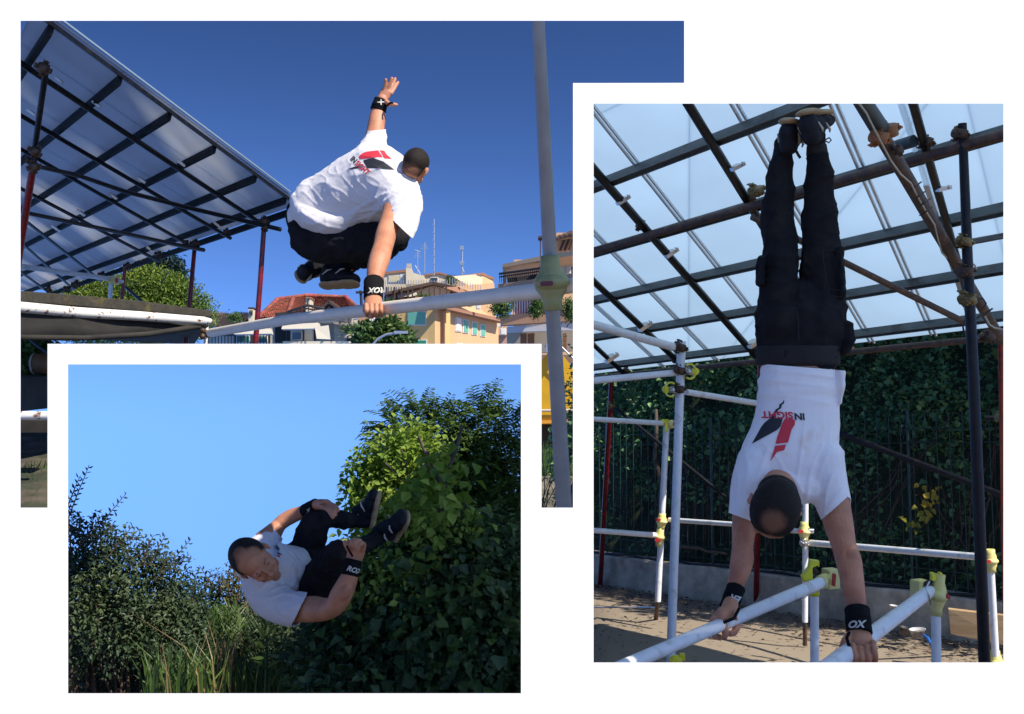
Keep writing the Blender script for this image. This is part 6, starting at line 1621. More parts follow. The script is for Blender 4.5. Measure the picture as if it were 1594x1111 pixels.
hm2 = hair_mat('receding_dark_hair', [(H2.p(0, .34, .33), .062, .95), (H2.p(.0, .12, .50), .035, .45), (H2.p(.2, .28, .3), .035, .8), (H2.p(-.2, .28, .3), .035, .8)], skin=(0.44, 0.2, 0.11), edge=.25)
H2.hair(hm2, p2, lambda x, y, z: min(.30 - y, z + .30, z - y + .10, max(.26 - abs(x), z, -.12 - y)))
H2.features(p2)
# stubble-dark jaw is left to the skin
s = Sculpt()
s.limb([(404, 880, 5.5, 36, 34), (415, 890, 5.5, 50, 40), (435, 893, 5.52, 50, 42), (455, 890, 5.55, 42, 40), (472, 890, 5.56, 34, 34), (484, 892, 5.56, 26, 28)], seg=28)
s.limb([(405, 868, 5.55, 36, 32), (414, 846, 5.6, 22, 24), (424, 833, 5.63, 17, 18), (436, 818, 5.66, 14, 15)])
s.limb([(402, 880, 5.45, 26, 30), (410, 915, 5.42, 30, 32), (425, 935, 5.38, 30, 30), (445, 945, 5.32, 28, 28), (462, 948, 5.26, 27, 27), (490, 950, 5.16, 27, 26)])
for pts in ([(440, 905, 5.25, 3), (425, 905, 5.22, 3.5), (405, 915, 5.2, 3)], [(475, 915, 5.3, 3), (450, 912, 5.22, 3.5), (425, 920, 5.18, 3)], [(470, 930, 5.15, 2.5), (445, 925, 5.12, 3), (420, 932, 5.15, 3)], [(430, 850, 5.35, 2.5), (415, 850, 5.38, 3), (400, 848, 5.42, 2.5)],
            [(446, 850, 5.4, 2.5), (462, 872, 5.35, 3), (474, 890, 5.35, 3)], [(450, 865, 5.35, 2.5), (466, 885, 5.3, 3), (474, 905, 5.3, 3)], [(432, 838, 5.42, 2.5), (436, 850, 5.4, 3), (448, 862, 5.4, 2.5)], [(468, 940, 5.05, 2.5), (450, 948, 5.05, 3), (430, 950, 5.12, 2.5)]): s.fold([(q[0], q[1], q[3]) for q in pts])
me = s.solid(.005, 4)
displace(me, wrinkle(.005, 8, (RGT * .8 + UPV * .3).normalized(), 2.4)); displace(me, wrinkle(.003, 18, None))
cut(me, (419, 815), (438, 836), (410, 850), (440, 812), 36, 5.65)
cut(me, (478, 922), (452, 977), (430, 930), (492, 950), 52, 5.2)
me = thicken(me, .004); shirt2 = body_mesh('t_shirt', me, M_SHIRT, p2); bv2 = bvh_of([shirt2])
Z7 = (360, 830, 12.34)
decal('black_emblem', [zz([(878, 355), (905, 365), (990, 410), (935, 412), (885, 388)], *Z7)], bv2, M_PBLACK, shirt2, .003, 1.2)
decal('red_emblem', [zz([(875, 400), (942, 430), (935, 462), (876, 435)], *Z7)], bv2, M_PRED, shirt2, .003, 1.2)
s = Sculpt()
s.limb([(462, 868, 5.65, 26, 26), (480, 880, 5.62, 34, 32), (492, 900, 5.6, 30, 32), (500, 915, 5.55, 26, 28)], seg=28)
s.limb([(478, 880, 5.66, 26, 28), (482, 850, 5.66, 25, 26), (488, 825, 5.62, 23, 24), (494, 808, 5.6, 20, 21), (502, 803, 5.62, 17, 18)])
s.limb([(498, 806, 5.62, 17, 17), (515, 808, 5.66, 13.5, 15), (535, 809, 5.7, 12.5, 13), (555, 811, 5.72, 11.5, 12), (566, 812, 5.72, 11, 11)])
s.limb([(496, 910, 5.5, 30, 30), (506, 890, 5.42, 27, 28), (517, 872, 5.35, 23, 24), (527, 860, 5.3, 18, 20), (535, 858, 5.3, 16, 17)])
s.limb([(532, 862, 5.32, 17, 17), (552, 854, 5.4, 14, 15), (572, 845, 5.5, 13, 13.5), (590, 835, 5.58, 12, 12), (602, 830, 5.6, 11, 11)])
for pts in ([(520, 905, 5.12, 2.5), (500, 890, 5.15, 3), (492, 870, 5.3, 2.5)], [(510, 815, 5.42, 2.5), (495, 822, 5.38, 3), (480, 822, 5.45, 2.5)], [(560, 800, 5.6, 2), (558, 812, 5.58, 2.5), (560, 822, 5.6, 2)], [(590, 825, 5.45, 2), (592, 838, 5.42, 2.5), (598, 846, 5.45, 2)], [(552, 843, 5.3, 2), (556, 855, 5.28, 2.5), (560, 866, 5.32, 2)]): s.fold([(q[0], q[1], q[3]) for q in pts])
me = s.solid(.0055, 4); displace(me, wrinkle(.012, 6, (RGT * .3 + UPV * .9).normalized(), 2.0)); displace(me, wrinkle(.005, 15)); body_mesh('trousers', me, M_PANTS, p2)
shoe(p2, P(577, 822, 5.75), P(590, 763, 5.72), (RGT * .9 - UPV * .25), 30 * 5.7 / FPX)
shoe(p2, P(612, 838, 5.62), P(636, 800, 5.5), (RGT * .75 - UPV * .35 + FWD * .5), 33 * 5.6 / FPX)
wb = band('wrist_wrap', (475, 795, 5.63), (492, 786, 5.56), 10.5, 10.5, 5.5, p2); bvw = bvh_of([wb])
text_decal('lettering', 'X', (478, 798), (.88, -.45), (-.35, -.9), 5, bvw, M_BANDTXT, wb, .05, .3)
wb = band('wrist_wrap', (544, 896, 5.0), (550, 871, 5.02), 14.2, 13.6, 5, p2); bvw = bvh_of([wb])
text_decal('lettering', 'ROX', (539, 887), (.95, .30), (.25, -.95), 8, bvw, M_BANDTXT, wb, .04, .3, sx=1.0)
mb = MB(); mb.tube([P(549, 866, 4.9), P(543, 856, 4.9), P(540, 850, 4.92)], .005, 8); build('thumb_strap', mb, M_BAND, p2)
# ================================================================ foliage
def leaf_mat(name, col, col2, trans=.35, island=.35, rough=.45):
    return mat(name, col, rough, color2=col2, mask=(.42, .6), noise_scale=.9, trans=trans, island=island, spec=.35, coord='Object')
M_LDARK = leaf_mat('dark_shrub_leaf', (.04, .073, .04), (.064, .094, .038), .25)
M_LDTREE = leaf_mat('dark_tree_leaf', (.055, .105, .045), (.09, .14, .05), .3, .5)
M_LIVY = leaf_mat('ivy_leaf', (.15, .30, .12), (.24, .40, .14), .35, .5)
M_LBRIGHT = leaf_mat('sunlit_tone_leaf', (.20, .32, .04), (.32, .42, .07), .5, .3)  # sunlight on the leaves is put into this bright yellow green
M_LMID = leaf_mat('mid_green_leaf', (.06, .13, .035), (.10, .17, .04), .4, .4)
M_LCOMP = leaf_mat('feathery_tree_leaf', (.085, .16, .045), (.13, .21, .05), .4, .35)
M_LPINE = leaf_mat('pine_foliage', (.17, .24, .025), (.11, .18, .02), .25, .4)
M_LCEDAR = leaf_mat('cedar_foliage', (.016, .04, .028), (.025, .05, .03), .15, .3)
M_GRASS = leaf_mat('grass_blade', (.06, .12, .03), (.10, .16, .04), .35, .4)
M_DRY = leaf_mat('dry_grass_blade', (.22, .16, .08), (.3, .22, .1), .3, .3)
M_DEAD = leaf_mat('dead_brown_leaf', (.12, .075, .045), (.09, .05, .03), .2, .4)
M_YLEAF = leaf_mat('yellowing_leaf', (.45, .32, .03), (.3, .3, .04), .4, .3)
M_TWIG = mat('brown_twig', (.09, .06, .04), .85, noise_amt=.3, noise_scale=6)
M_BARK = mat('grey_brown_bark', (.10, .075, .055), .9, noise_amt=.3, noise_scale=8, bump=.01, bump_scale=20)
def rand_unit(n):
    v = rng.normal(size=(n, 3)); return v / np.linalg.norm(v, axis=1)[:, None]
def leaf_arrays(c, axis, size, aspect=.5, fold=.25, normal=None):
    """c (n,3) leaf bases, axis (n,3) leaf directions, size (n,) lengths -> verts, faces (two triangles per leaf, folded)"""
    n = len(c); r = rand_unit(n) if normal is None else normal + rand_unit(n) * .45
    side = np.cross(axis, r); side /= np.linalg.norm(side, axis=1)[:, None] + 1e-9
    up = np.cross(side, axis)
    s = size[:, None]
    base = c; tip = c + axis * s - up * s * .1
    L = c + axis * s * .42 + side * s * aspect * .5 + up * s * fold * aspect; R_ = c + axis * s * .42 - side * s * aspect * .5 + up * s * fold * aspect
    L2 = c + axis * s * .75 + side * s * aspect * .3 + up * s * fold * aspect * .4; R2 = c + axis * s * .75 - side * s * aspect * .3 + up * s * fold * aspect * .4
    v = np.stack([base, L, L2, tip, R2, R_], 1).reshape(-1, 3)
    b = np.arange(n) * 6
    f = np.stack([np.stack([b, b + 1, b + 2, b + 3], 1), np.stack([b, b + 3, b + 4, b + 5], 1)], 1).reshape(-1, 4)
    return v, f
def leaves_obj(name, parts, m, parent=None, clip=None, **kw):
    vs = []; fs = []; o = 0
    if clip: parts = [clip_leaves(v, f, *clip) for v, f in parts]
    for v, f in parts: vs.append(v); fs.append(f + o); o += len(v)
    v = np.concatenate(vs); f = np.concatenate(fs)
    cen = v.mean(0); v = v - cen
    me = bpy.data.meshes.new(name); me.vertices.add(len(v)); me.vertices.foreach_set('co', v.ravel().astype(np.float32))
    me.loops.add(f.size); me.loops.foreach_set('vertex_index', f.ravel().astype(np.int32))
    me.polygons.add(len(f)); me.polygons.foreach_set('loop_start', np.arange(0, f.size, 4, dtype=np.int32)); me.polygons.foreach_set('loop_total', np.full(len(f), 4, np.int32))
    me.update(calc_edges=True); me.materials.append(m)
    ob = bpy.data.objects.new(name, me); COL.objects.link(ob)
    ob.location = Vector(cen) - (wloc(parent) if parent else Vector())
    if parent is not None: ob.parent = parent
    return finish(ob, **kw)
def clip_leaves(v, f, x0, x1):
    """drop leaves beyond two sight lines, so that a crown keeps to its own place"""
    q = v.reshape(-1, 6, 3); c = q[:, 0] - np.array(tuple(CAMP)); px = CX + c[:, 0] / (c @ np.array(tuple(FWD))) * FPX
    q = q[(px > x0) & (px < x1)]; n = len(q); b = np.arange(n) * 6
    return q.reshape(-1, 3), np.stack([np.stack([b, b + 1, b + 2, b + 3], 1), np.stack([b, b + 3, b + 4, b + 5], 1)], 1).reshape(-1, 4)
def blob_points(blobs, n, shell=.55, lump=1.0):
    """blobs (x, y, D, rx, ry[, rd metres]) in pixels; points biased to the outside, clumped"""
    w = np.array([b[3] * b[4] * b[2] ** 2 for b in blobs]); w = w / w.sum(); out = []; nr = []
    for b, q in zip(blobs, w):
        k = max(int(n * q), 3); u = rand_unit(k); r = shell + (1 - shell) * rng.random(k) ** .6
        kx, ky = b[3] * b[2] / FPX, b[4] * b[2] / FPX; kd = b[5] if len(b) > 5 else (kx + ky) / 2
        bump = 1 + .16 * np.sin(u[:, 0] * 7 + b[0]) * np.sin(u[:, 2] * 8 + b[1]) + .08 * np.sin(u[:, 1] * 19)
        p = u * (r * bump)[:, None] * np.array([kx, kd, ky]); c = P(b[0], b[1], b[2])
        out.append(p + np.array(c)); nr.append(u)
    return np.concatenate(out), np.concatenate(nr)
def clumped(p, u, per, spread, size, aspect, droop=.2, sz_var=.35):
    """each point becomes a twig end carrying several leaves"""
    n = len(p); c = np.repeat(p, per, 0) + rng.normal(size=(n * per, 3)) * spread
    ax = np.repeat(u, per, 0) * .7 + rand_unit(n * per) * .9; ax[:, 2] -= droop; ax /= np.linalg.norm(ax, axis=1)[:, None]
    nm = np.repeat(u, per, 0) * .5 + np.array([0, -.1, .8])
    s = size * (1 - sz_var + 2 * sz_var * rng.random(n * per))
    return leaf_arrays(c, ax, s, aspect, .25, nm)
def sprigs(bases, dirs, length, nleaf, leaf, aspect=.3, droop=.35):
    """pinnate sprigs: paired leaflets along a bending rachis"""
    vs = []; n = len(bases); t = (np.arange(nleaf) + .7) / nleaf
    d = dirs / np.linalg.norm(dirs, axis=1)[:, None]
    L = (length * (.7 + .6 * rng.random(n)))[:, None, None]
    pos = bases[:, None, :] + d[:, None, :] * L * t[None, :, None]
    pos[:, :, 2] -= (L[:, :, 0] * droop) * t[None, :] ** 2
    side = np.cross(d, np.array([0, 0, 1.]) + rand_unit(n) * .5); side /= np.linalg.norm(side, axis=1)[:, None] + 1e-9
    parts = []
    for sg in (-1, 1):
        ax = side[:, None, :] * sg * .85 + d[:, None, :] * .5 + np.array([0, 0, -.25]); ax = np.broadcast_to(ax, pos.shape).reshape(-1, 3); ax = ax / np.linalg.norm(ax, axis=1)[:, None]
        sz = (leaf * (.8 + .4 * rng.random(len(ax))) * np.tile(1.1 - .5 * np.abs(t - .45), n))
        parts.append(leaf_arrays(pos.reshape(-1, 3), ax, sz, aspect, .15, np.tile(np.array([0, 0, 1.]), (len(ax), 1))))
    return parts
def branch_tubes(name, lines, m, parent, seg=6, **kw):
    mb = MB()
    for pts, r0, r1 in lines:
        k = len(pts); mb.tube(pts, [r0 + (r1 - r0) * i / (k - 1) for i in range(k)], seg)
    return build(name, mb, m, parent, **kw)
def wig(a, b, n=5, amt=.06):
    a, b = Vector(a), Vector(b); L = (b - a).length
    return [a.lerp(b, i / n) + Vector((random.uniform(-1, 1), random.uniform(-1, 1), random.uniform(-1, 1))) * amt * L * (0 if i == 0 else .5) for i in range(n + 1)]

# ---------------------------------------------------------------- place 3: ivy bank behind the fence
def bank_pt(s, z):
    off = .42 + .32 * z + .28 * noise.noise(Vector((s * 1.1, z * 1.1, 4))) + .16 * noise.noise(Vector((s * 2.7, z * 2.7, 9)))
    return wall_pt(s, z + .02, off)
mb = MB(); vs = []; fs = []; nS, nZ = 60, 22
S0, S1 = -1.4, WLEN + 1.5
for i in range(nS + 1):
    for j in range(nZ + 1):
        s_ = S0 + (S1 - S0) * i / nS; z_ = .2 + 4.6 * j / nZ
        p = bank_pt(s_, z_) + wn_ * .3; vs.append(p)
for i in range(nS):
    for j in range(nZ): a = i * (nZ + 1) + j; fs.append((a, a + nZ + 1, a + nZ + 2, a + 1))
mb.add(vs, fs, True); build('earth_slope', mb, mat('dark_humus', (.045, .06, .03), .95, noise_amt=.3), kind='structure')
def bank_leaves(n, zlo, zhi, size, pw=1.0, off=0.0, s0=S0, s1=S1):
    pts = []; k = 0
    ss = rng.random(n) * (s1 - s0) + s0; zz_ = zlo + (zhi - zlo) * rng.random(n) ** pw
    for s_, z_ in zip(ss, zz_):
        if noise.noise(Vector((s_ * 2.2, z_ * 2.2, 2))) < -.32 + (.25 if z_ < 1.5 else 0): continue
        p = bank_pt(s_, z_); pts.append(p + wn_ * (-off - random.random() * .16))
    p = np.array([tuple(q) for q in pts]); u = np.tile(np.array(tuple(-wn_)), (len(p), 1)) * .8 + np.array([0, 0, .5])
    return p, u
p_, u_ = bank_leaves(11000, 1.5, 4.8, .05); parts = [clumped(p_, u_, 5, .055, .048, .75, .25, .6)]
p_, u_ = bank_leaves(2200, .4, 1.7, .05); parts.append(clumped(p_, u_, 3, .05, .055, .75, .25))
p_, u_ = bank_leaves(1500, 1.2, 4.8, .05, off=.1); parts.append(clumped(p_, u_, 3, .08, .065, .85, .35, .5))
leaves_obj('ivy_bank', parts, M_LIVY, kind='stuff', label='dense bank of green ivy and brambles rising behind the wire fence', cat='ivy')
p_, u_ = bank_leaves(420, 3.2, 4.6, .05, off=.08, s0=WLEN * .72, s1=WLEN * .95)
leaves_obj('dead_leaf_patch', [clumped(p_, u_, 5, .06, .07, .35, .7)], M_DEAD, kind='stuff', label='patch of dead brown leaves high in the ivy bank at right', cat='dead leaves')
# yellow leaves hanging through the fence
cs = [P(x, y, 8.6) for x, y in ((1440, 757), (1446, 763), (1458, 762), (1434, 774), (1441, 790), (1448, 797), (1438, 800), (1455, 766), (1409, 808), (1416, 812), (1421, 812), (1432, 788), (1450, 780), (1444, 806))]
p_ = np.array([tuple(c) for c in cs]); u_ = np.tile(np.array([0, -1, -.3]), (len(p_), 1))
leaves_obj('yellow_leaves', [clumped(p_, u_, 3, .02, .055, .7, .5)], M_YLEAF, kind='stuff', label='few yellow leaves hanging through the fence right of the handstander', cat='leaves')
# bare stems low behind the fence
lines = []
for i in range(190):
    s_ = random.uniform(S0, S1); z0 = random.uniform(.35, .9); a = bank_pt(s_, z0) - wn_ * .12; b = bank_pt(s_ + random.uniform(-.7, .7), z0 + random.uniform(.5, 1.6)) - wn_ * random.uniform(.05, .22)
    lines.append((wig(a, b, 4, .1), random.uniform(.004, .012), .003))
branch_tubes('bare_stems', lines, M_TWIG, None, 5, kind='stuff', label='tangle of bare brown stems low behind the wire fence', cat='stems')
trunk_l = [(wig(P(1030, 860, 11.4), P(1018, 640, 11.6), 6, .05), .035, .02), (wig(P(1035, 840, 11.4), P(1062, 700, 11.5), 5, .05), .02, .012), (wig(P(1060, 850, 10.9), P(1130, 862, 10.6), 5, .04), .02, .012)]
branch_tubes('bent_trunk', trunk_l, M_BARK, None, 7, label='thin bent brown trunk behind the fence near the low bars', cat='tree trunk')

# ---------------------------------------------------------------- place 2: trees and shrubs
tb = thing('poplar_tree', P(690, 1079, 8.5), 'leafy tree with leaves tinted a sunlit yellow green beside the somersaulting man', 'tree')
lines = []
root = P(700, 1120, 8.6)
for a, b, r in (((700, 1120, 8.6), (680, 900, 8.5), .06), ((680, 900, 8.5), (640, 760, 8.4), .04), ((680, 900, 8.5), (690, 760, 8.2), .04), ((690, 760, 8.2), (650, 680, 8.1), .02), ((690, 760, 8.2), (720, 660, 8.1), .02), ((640, 760, 8.4), (600, 720, 8.3), .015),
                ((640, 760, 8.4), (625, 700, 8.3), .015), ((690, 900, 8.3), (720, 780, 8.0), .03), ((655, 790, 8.3), (670, 700, 8.0), .018), ((664, 860, 8.4), (700, 740, 8.1), .02)):
    lines.append((wig(P(*a), P(*b), 5, .05), r, r * .5))
branch_tubes('trunk', lines, M_BARK, tb, 7)
bl = [(600, 715, 8.6, 32, 42), (570, 745, 8.6, 26, 34), (556, 775, 8.6, 20, 26), (620, 760, 8.5, 48, 50), (650, 800, 8.4, 50, 60), (660, 720, 8.6, 46, 44), (590, 800, 8.6, 40, 36), (590, 860, 8.6, 56, 50), (700, 850, 8.5, 60, 50), (640, 700, 8.5, 30, 40)]
p_, u_ = blob_points(bl, 2300, .35)
leaves_obj('crown', [clumped(p_, u_, 4, .05, .050, .75, .3)], M_LBRIGHT, tb)
bl = [(660, 760, 7.7, 26, 26), (690, 775, 7.6, 20, 30), (640, 790, 7.7, 22, 20), (660, 830, 7.6, 26, 30), (690, 720, 7.8, 24, 20), (720, 745, 7.8, 12, 16)]
p_, u_ = blob_points(bl, 90, .3)
leaves_obj('leaf_spray', [clumped(p_, u_, 2, .06, .085, .92, .45)], M_LBRIGHT, tb, kind='stuff')
# feathery tree behind and above
tf = thing('feathery_tree', P(740, 1079, 9.8), 'taller feathery dark green tree rising behind the sunlit tree at right', 'tree')
lines = [(wig(P(770, 1120, 10), P(750, 820, 9.9), 6, .03), .08, .05)]
for x, y in ((606, 662), (650, 645), (690, 650), (720, 660), (745, 630), (775, 640), (800, 680), (640, 690), (800, 740), (690, 700)):
    lines.append((wig(P(750, 840, 9.9), P(x, y, 9.7 + random.uniform(-.5, .5)), 7, .05), .03, .006))
branch_tubes('trunk', lines, M_BARK, tf, 6)
bl = [(612, 660, 9.7, 20, 22), (650, 650, 9.6, 26, 16), (632, 680, 9.6, 30, 22), (672, 672, 9.5, 34, 26), (705, 690, 9.6, 40, 36), (742, 634, 9.6, 14, 20), (750, 665, 9.5, 34, 26), (768, 640, 9.6, 12, 14), (800, 672, 9.6, 14, 24), (806, 710, 9.6, 26, 34), (750, 720, 9.6, 60, 48), (690, 730, 9.7, 50, 40), (790, 760, 9.6, 50, 60), (725, 790, 9.9, 70, 60), (790, 820, 9.4, 40, 50)]
p_, u_ = blob_points(bl, 1350, .2); d_ = u_ + rand_unit(len(u_)) * .5; d_[:, 2] += .15
leaves_obj('crown', sprigs(p_, d_, .26, 7, .072, .32, .3), M_LCOMP, tf, clip=(0, 826))
tips = [((608, 640), (600, 652)), ((645, 632), (652, 650)), ((660, 634), (655, 650)), ((672, 640), (668, 655)), ((738, 620), (742, 640)), ((745, 616), (748, 640)), ((764, 616), (755, 640)), ((775, 630), (765, 648)), ((728, 636), (742, 642)), ((585, 656), (602, 664)), ((806, 648), (796, 665)), ((698, 640), (692, 660)), ((590, 690), (610, 690)), ((580, 678), (602, 680))]
tp = np.array([tuple(P(b[0], b[1], 9.5)) for a, b in tips]); td = np.array([tuple(P(a[0], a[1], 9.5) - P(b[0], b[1], 9.5)) for a, b in tips])
leaves_obj('top_sprays', sprigs(np.repeat(tp, 3, 0), np.repeat(td, 3, 0) + rand_unit(len(tp) * 3) * .04, .2, 8, .07, .3, .1), M_LCOMP, tf, clip=(0, 826))
# dark ivy-hung mass filling the right
tm = thing('dark_tree', P(700, 1079, 9.0), 'large dark leafy tree mass hung with climbers, lower right of the somersault view', 'tree')
branch_tubes('trunk', [(wig(P(640, 1130, 9.2), P(650, 880, 9.1), 5, .04), .07, .04), (wig(P(760, 1130, 9.2), P(770, 850, 9.1), 5, .04), .07, .04)], M_BARK, tm, 7)
bl = [(700, 890, 8.0, 110, 70), (782, 900, 8.2, 42, 80), (600, 950, 8.2, 100, 66), (540, 1010, 8.4, 80, 60), (700, 980, 8.0, 130, 90), (785, 1000, 8.0, 50, 100), (620, 1060, 8.0, 150, 60), (560, 915, 8.8, 50, 46)]
p_, u_ = blob_points(bl, 4300, .45)
leaves_obj('crown', [clumped(p_, u_, 4, .07, .055, .8, .35, .65)], M_LDTREE, tm, clip=(0, 826))
p_, u_ = blob_points(bl, 1300, .9); leaves_obj('outer_leaves', [clumped(p_, u_, 3, .06, .075, .85, .35, .6)], M_LMID, tm, clip=(0, 826))
p_, u_ = blob_points(bl, 500, .85); leaves_obj('big_leaves', [clumped(p_, u_, 2, .08, .10, .9, .4, .4)], M_LDTREE, tm, clip=(0, 826))
p_, u_ = blob_points([(590, 870, 7.9, 60, 40), (560, 930, 8.0, 50, 40), (640, 900, 7.8, 50, 50), (690, 820, 7.8, 60, 30)], 500, .6); leaves_obj('sunlit_tone_leaves', [clumped(p_, u_, 3, .07, .05, .7, .3, .5)], M_LBRIGHT, tm)  # bright leaf colour imitates sun patches on the dark crown
# left: long mixed shrub
DSH = 11.2
def shrub(label, blobs, n, per, size, m, tips=(), name='shrub', group=None, leafm=None, sprig=True, aspect=.5):
    b0 = blobs[0]; t = thing(name, P(b0[0], 1090, b0[2]), label, 'shrub', group)
    lines = []
    for b in blobs:
        for q in range(3):
            lines.append((wig(P(b[0] + random.uniform(-20, 20), 1110, b[2]), P(b[0] + random.uniform(-.6, .6) * b[3], b[1] + random.uniform(-.7, .3) * b[4], b[2]), 5, .05), .018, .005))
    for (bx_, by_), (tx, ty) in tips: lines.append((wig(P(bx_, by_, b0[2] - .3), P(tx, ty, b0[2] - .3), 5, .02), .008, .003))
    branch_tubes('stems', lines, M_TWIG, t, 5)
    p_, u_ = blob_points(blobs, n, .4); parts = [clumped(p_, u_, per, .05, size, aspect, .15)]
    leaves_obj('foliage', parts, m, t, clip=(96, 826))
    if tips:
        c = []; ax = []
        for (bx_, by_), (tx, ty) in tips:
            a, b = P(bx_, by_, b0[2] - .3), P(tx, ty, b0[2] - .3); k = max(int((b - a).length / .028), 5)
            for i in range(k):
                q = a.lerp(b, i / k); d = (b - a).normalized(); sd = d.cross(FWD).normalized() * (1 if i % 2 else -1) + FWD * random.uniform(-.5, .5)
                c.append(q); v = (sd * .9 + d * .75).normalized(); ax.append(v)
        c = np.array([tuple(q) for q in c]); ax = np.array([tuple(q) for q in ax])
        leaves_obj('shoots', [leaf_arrays(c, ax, np.full(len(c), .062) * (1.05 - .35 * rng.random(len(c))), .42)], leafm or m, t, clip=(84, 826), kind='stuff')
    return t
shrub('tall dark shrub with long leafy shoots reaching into the sky at far left', [(110, 850, DSH, 50, 46), (150, 850, DSH, 44, 40), (140, 920, DSH, 60, 70), (190, 870, DSH, 44, 44), (110, 960, DSH - .3, 50, 90), (180, 960, DSH - .3, 60, 80)], 1700, 4, .055, M_LDARK,
      [((100, 820), (139, 724)), ((104, 790), (125, 740)), ((116, 860), (198, 768)), ((125, 850), (160, 800)), ((140, 850), (178, 816)), ((120, 830), (128, 803)), ((165, 870), (207, 818)), ((175, 850), (215, 836)), ((110, 860), (112, 790)), ((150, 840), (170, 800))])
shrub('dark shrub with three slanting shoots between the tall left shrub and the man', [(225, 880, DSH + .2, 36, 34), (255, 900, DSH + .2, 40, 36), (230, 950, DSH, 60, 60), (290, 930, DSH + .2, 46, 34), (270, 990, DSH - .2, 70, 60)], 1300, 4, .052, M_LDARK,
      [((212, 890), (239, 832)), ((232, 880), (258, 832)), ((240, 905), (298, 839)), ((262, 890), (295, 862)), ((225, 880), (232, 840)), ((250, 890), (262, 858)), ((206, 880), (222, 848))])
shrub('low grey green shrub line with fine twigs left of the man', [(320, 925, DSH + .6, 36, 28), (350, 935, DSH + .6, 40, 36), (300, 1000, DSH + .2, 60, 50), (340, 1010, DSH + .2, 60, 60), (390, 960, DSH + .6, 50, 46), (420, 1010, DSH + .2, 70, 60), (470, 1000, DSH + .2, 60, 50), (400, 1060, DSH, 120, 40)], 2100, 4, .048, M_LDARK,
      [((300, 920), (306, 890)), ((320, 915), (330, 885)), ((330, 910), (310, 880)), ((345, 920), (336, 890)), ((345, 915), (352, 900))])
M_LYEL = leaf_mat('yellowish_shrub_leaf', (.10, .10, .03), (.16, .14, .03), .4, .4)
shrub('small thin tree with yellowish leaves just left of the man', [(362, 892, DSH + .4, 16, 20), (375, 905, DSH + .4, 20, 20), (358, 912, DSH + .4, 20, 16), (366, 930, DSH + .4, 26, 24)], 200, 3, .035, M_LYEL, [((365, 900), (362, 876)), ((370, 905), (372, 884)), ((355, 915), (342, 900)), ((378, 905), (384, 890))], 'small_tree')
# backing so that no horizon shows low down
shrub('dense dark undergrowth closing the lower part of the somersault view', [(160, 1010, DSH + .6, 90, 80), (300, 1020, DSH + .9, 120, 70), (450, 1010, DSH + .9, 110, 70), (560, 1020, DSH + .6, 100, 80), (240, 960, DSH + 1, 80, 40), (130, 920, DSH + .6, 60, 50), (480, 970, DSH + 1, 70, 30)], 3600, 4, .065, M_LDARK, name='undergrowth')
# grasses and reed
def blades(name, n, xr, yb, hpx, D, m, lean=.5, width=.012, **kw):
    mb = MB()
    for i in range(n):
        x = random.uniform(*xr); d = D + random.uniform(-.4, .4); y0 = yb; h = random.uniform(*hpx); l = random.gauss(0, lean) * h * .5
        a = P(x, y0, d); b = P(x + l * .3, y0 - h * .6, d); c = P(x + l, y0 - h, d + random.uniform(-.2, .2)); w = Vector((width * random.uniform(.5, 1.1), random.uniform(-.006, .006), 0))
        mb.add([a - w, a + w, b + w * .7, b - w * .7, c], [(0, 1, 2, 3), (3, 2, 4)], False)
    return build(name, mb, m, **kw)
blades('tall_grass', 420, (225, 520), 1095, (40, 115), 9.4, M_GRASS, .7, kind='stuff', label='tall green grass blades along the bottom of the somersault view', cat='grass')
blades('dry_grass', 16, (250, 370), 1095, (70, 150), 9.2, M_DRY, .9, .006, kind='stuff', label='few dry straw coloured grass stalks leaning over the green grass', cat='dry grass')
mb = MB(); c0 = P(357, 985, 9.8)
dg_ = thing('grass_tussock', P(357, 1040, 9.8), 'hanging tuft of pale dry grass below the small thin tree', 'grass tuft')
for i in range(220):
    a = P(357 + random.gauss(0, 10), 975 + random.gauss(0, 14), 9.8 + random.uniform(-.2, .2)); an = random.uniform(-1, 1); l = random.uniform(.08, .28)
    b = a + Vector((math.sin(an) * l * .5, random.uniform(-.1, .1), l * .4)); c = b + Vector((math.sin(an) * l * .6, 0, -l * .7)); w = Vector((.004, .002, 0))
    mb.add([a - w, a + w, b + w, b - w, c], [(0, 1, 2, 3), (3, 2, 4)])
build('blades', mb, M_GRASS, dg_)
mb = MB()
for i in range(40):
    x = 357 + random.gauss(0, 6); mb.tube([P(x, 1050, 9.8), P(x + random.gauss(0, 4), 985, 9.8)], .004, 4)
mb.tube([P(357, 1040, 9.8), P(356, 942, 9.8)], .006, 5); build('stalks', mb, M_DRY, dg_)
rd_ = thing('reed_plant', P(415, 1085, 8.8), 'young reed with long lance shaped leaves below the man', 'reed')
mb = MB(); mb.tube([P(414, 1090, 8.8), P(415, 1020, 8.8), P(416, 957, 8.8)], [.016, .012, .006], 8); build('stem', mb, M_GRASS, rd_)
for (y0, dx, dy) in ((1012, -22, -14), (1005, 20, -12), (995, -20, -20), (990, 20, -18), (980, -12, -26), (976, 14, -24), (1018, 26, 4), (1024, -26, 0), (966, -4, -22), (968, 8, -20), (1040, 24, -12), (1044, -20, -16)):
    a = P(415, y0, 8.8); b = P(415 + dx * .5, y0 + dy * .8, 8.72); c = P(415 + dx, y0 + dy, 8.7); w = (c - a).cross(FWD).normalized() * .016
    mb = MB(); mb.add([a - w * .3, a + w * .3, b + w, b - w, c], [(0, 1, 2, 3), (3, 2, 4)], True); build('leaf', mb, M_GRASS, rd_)
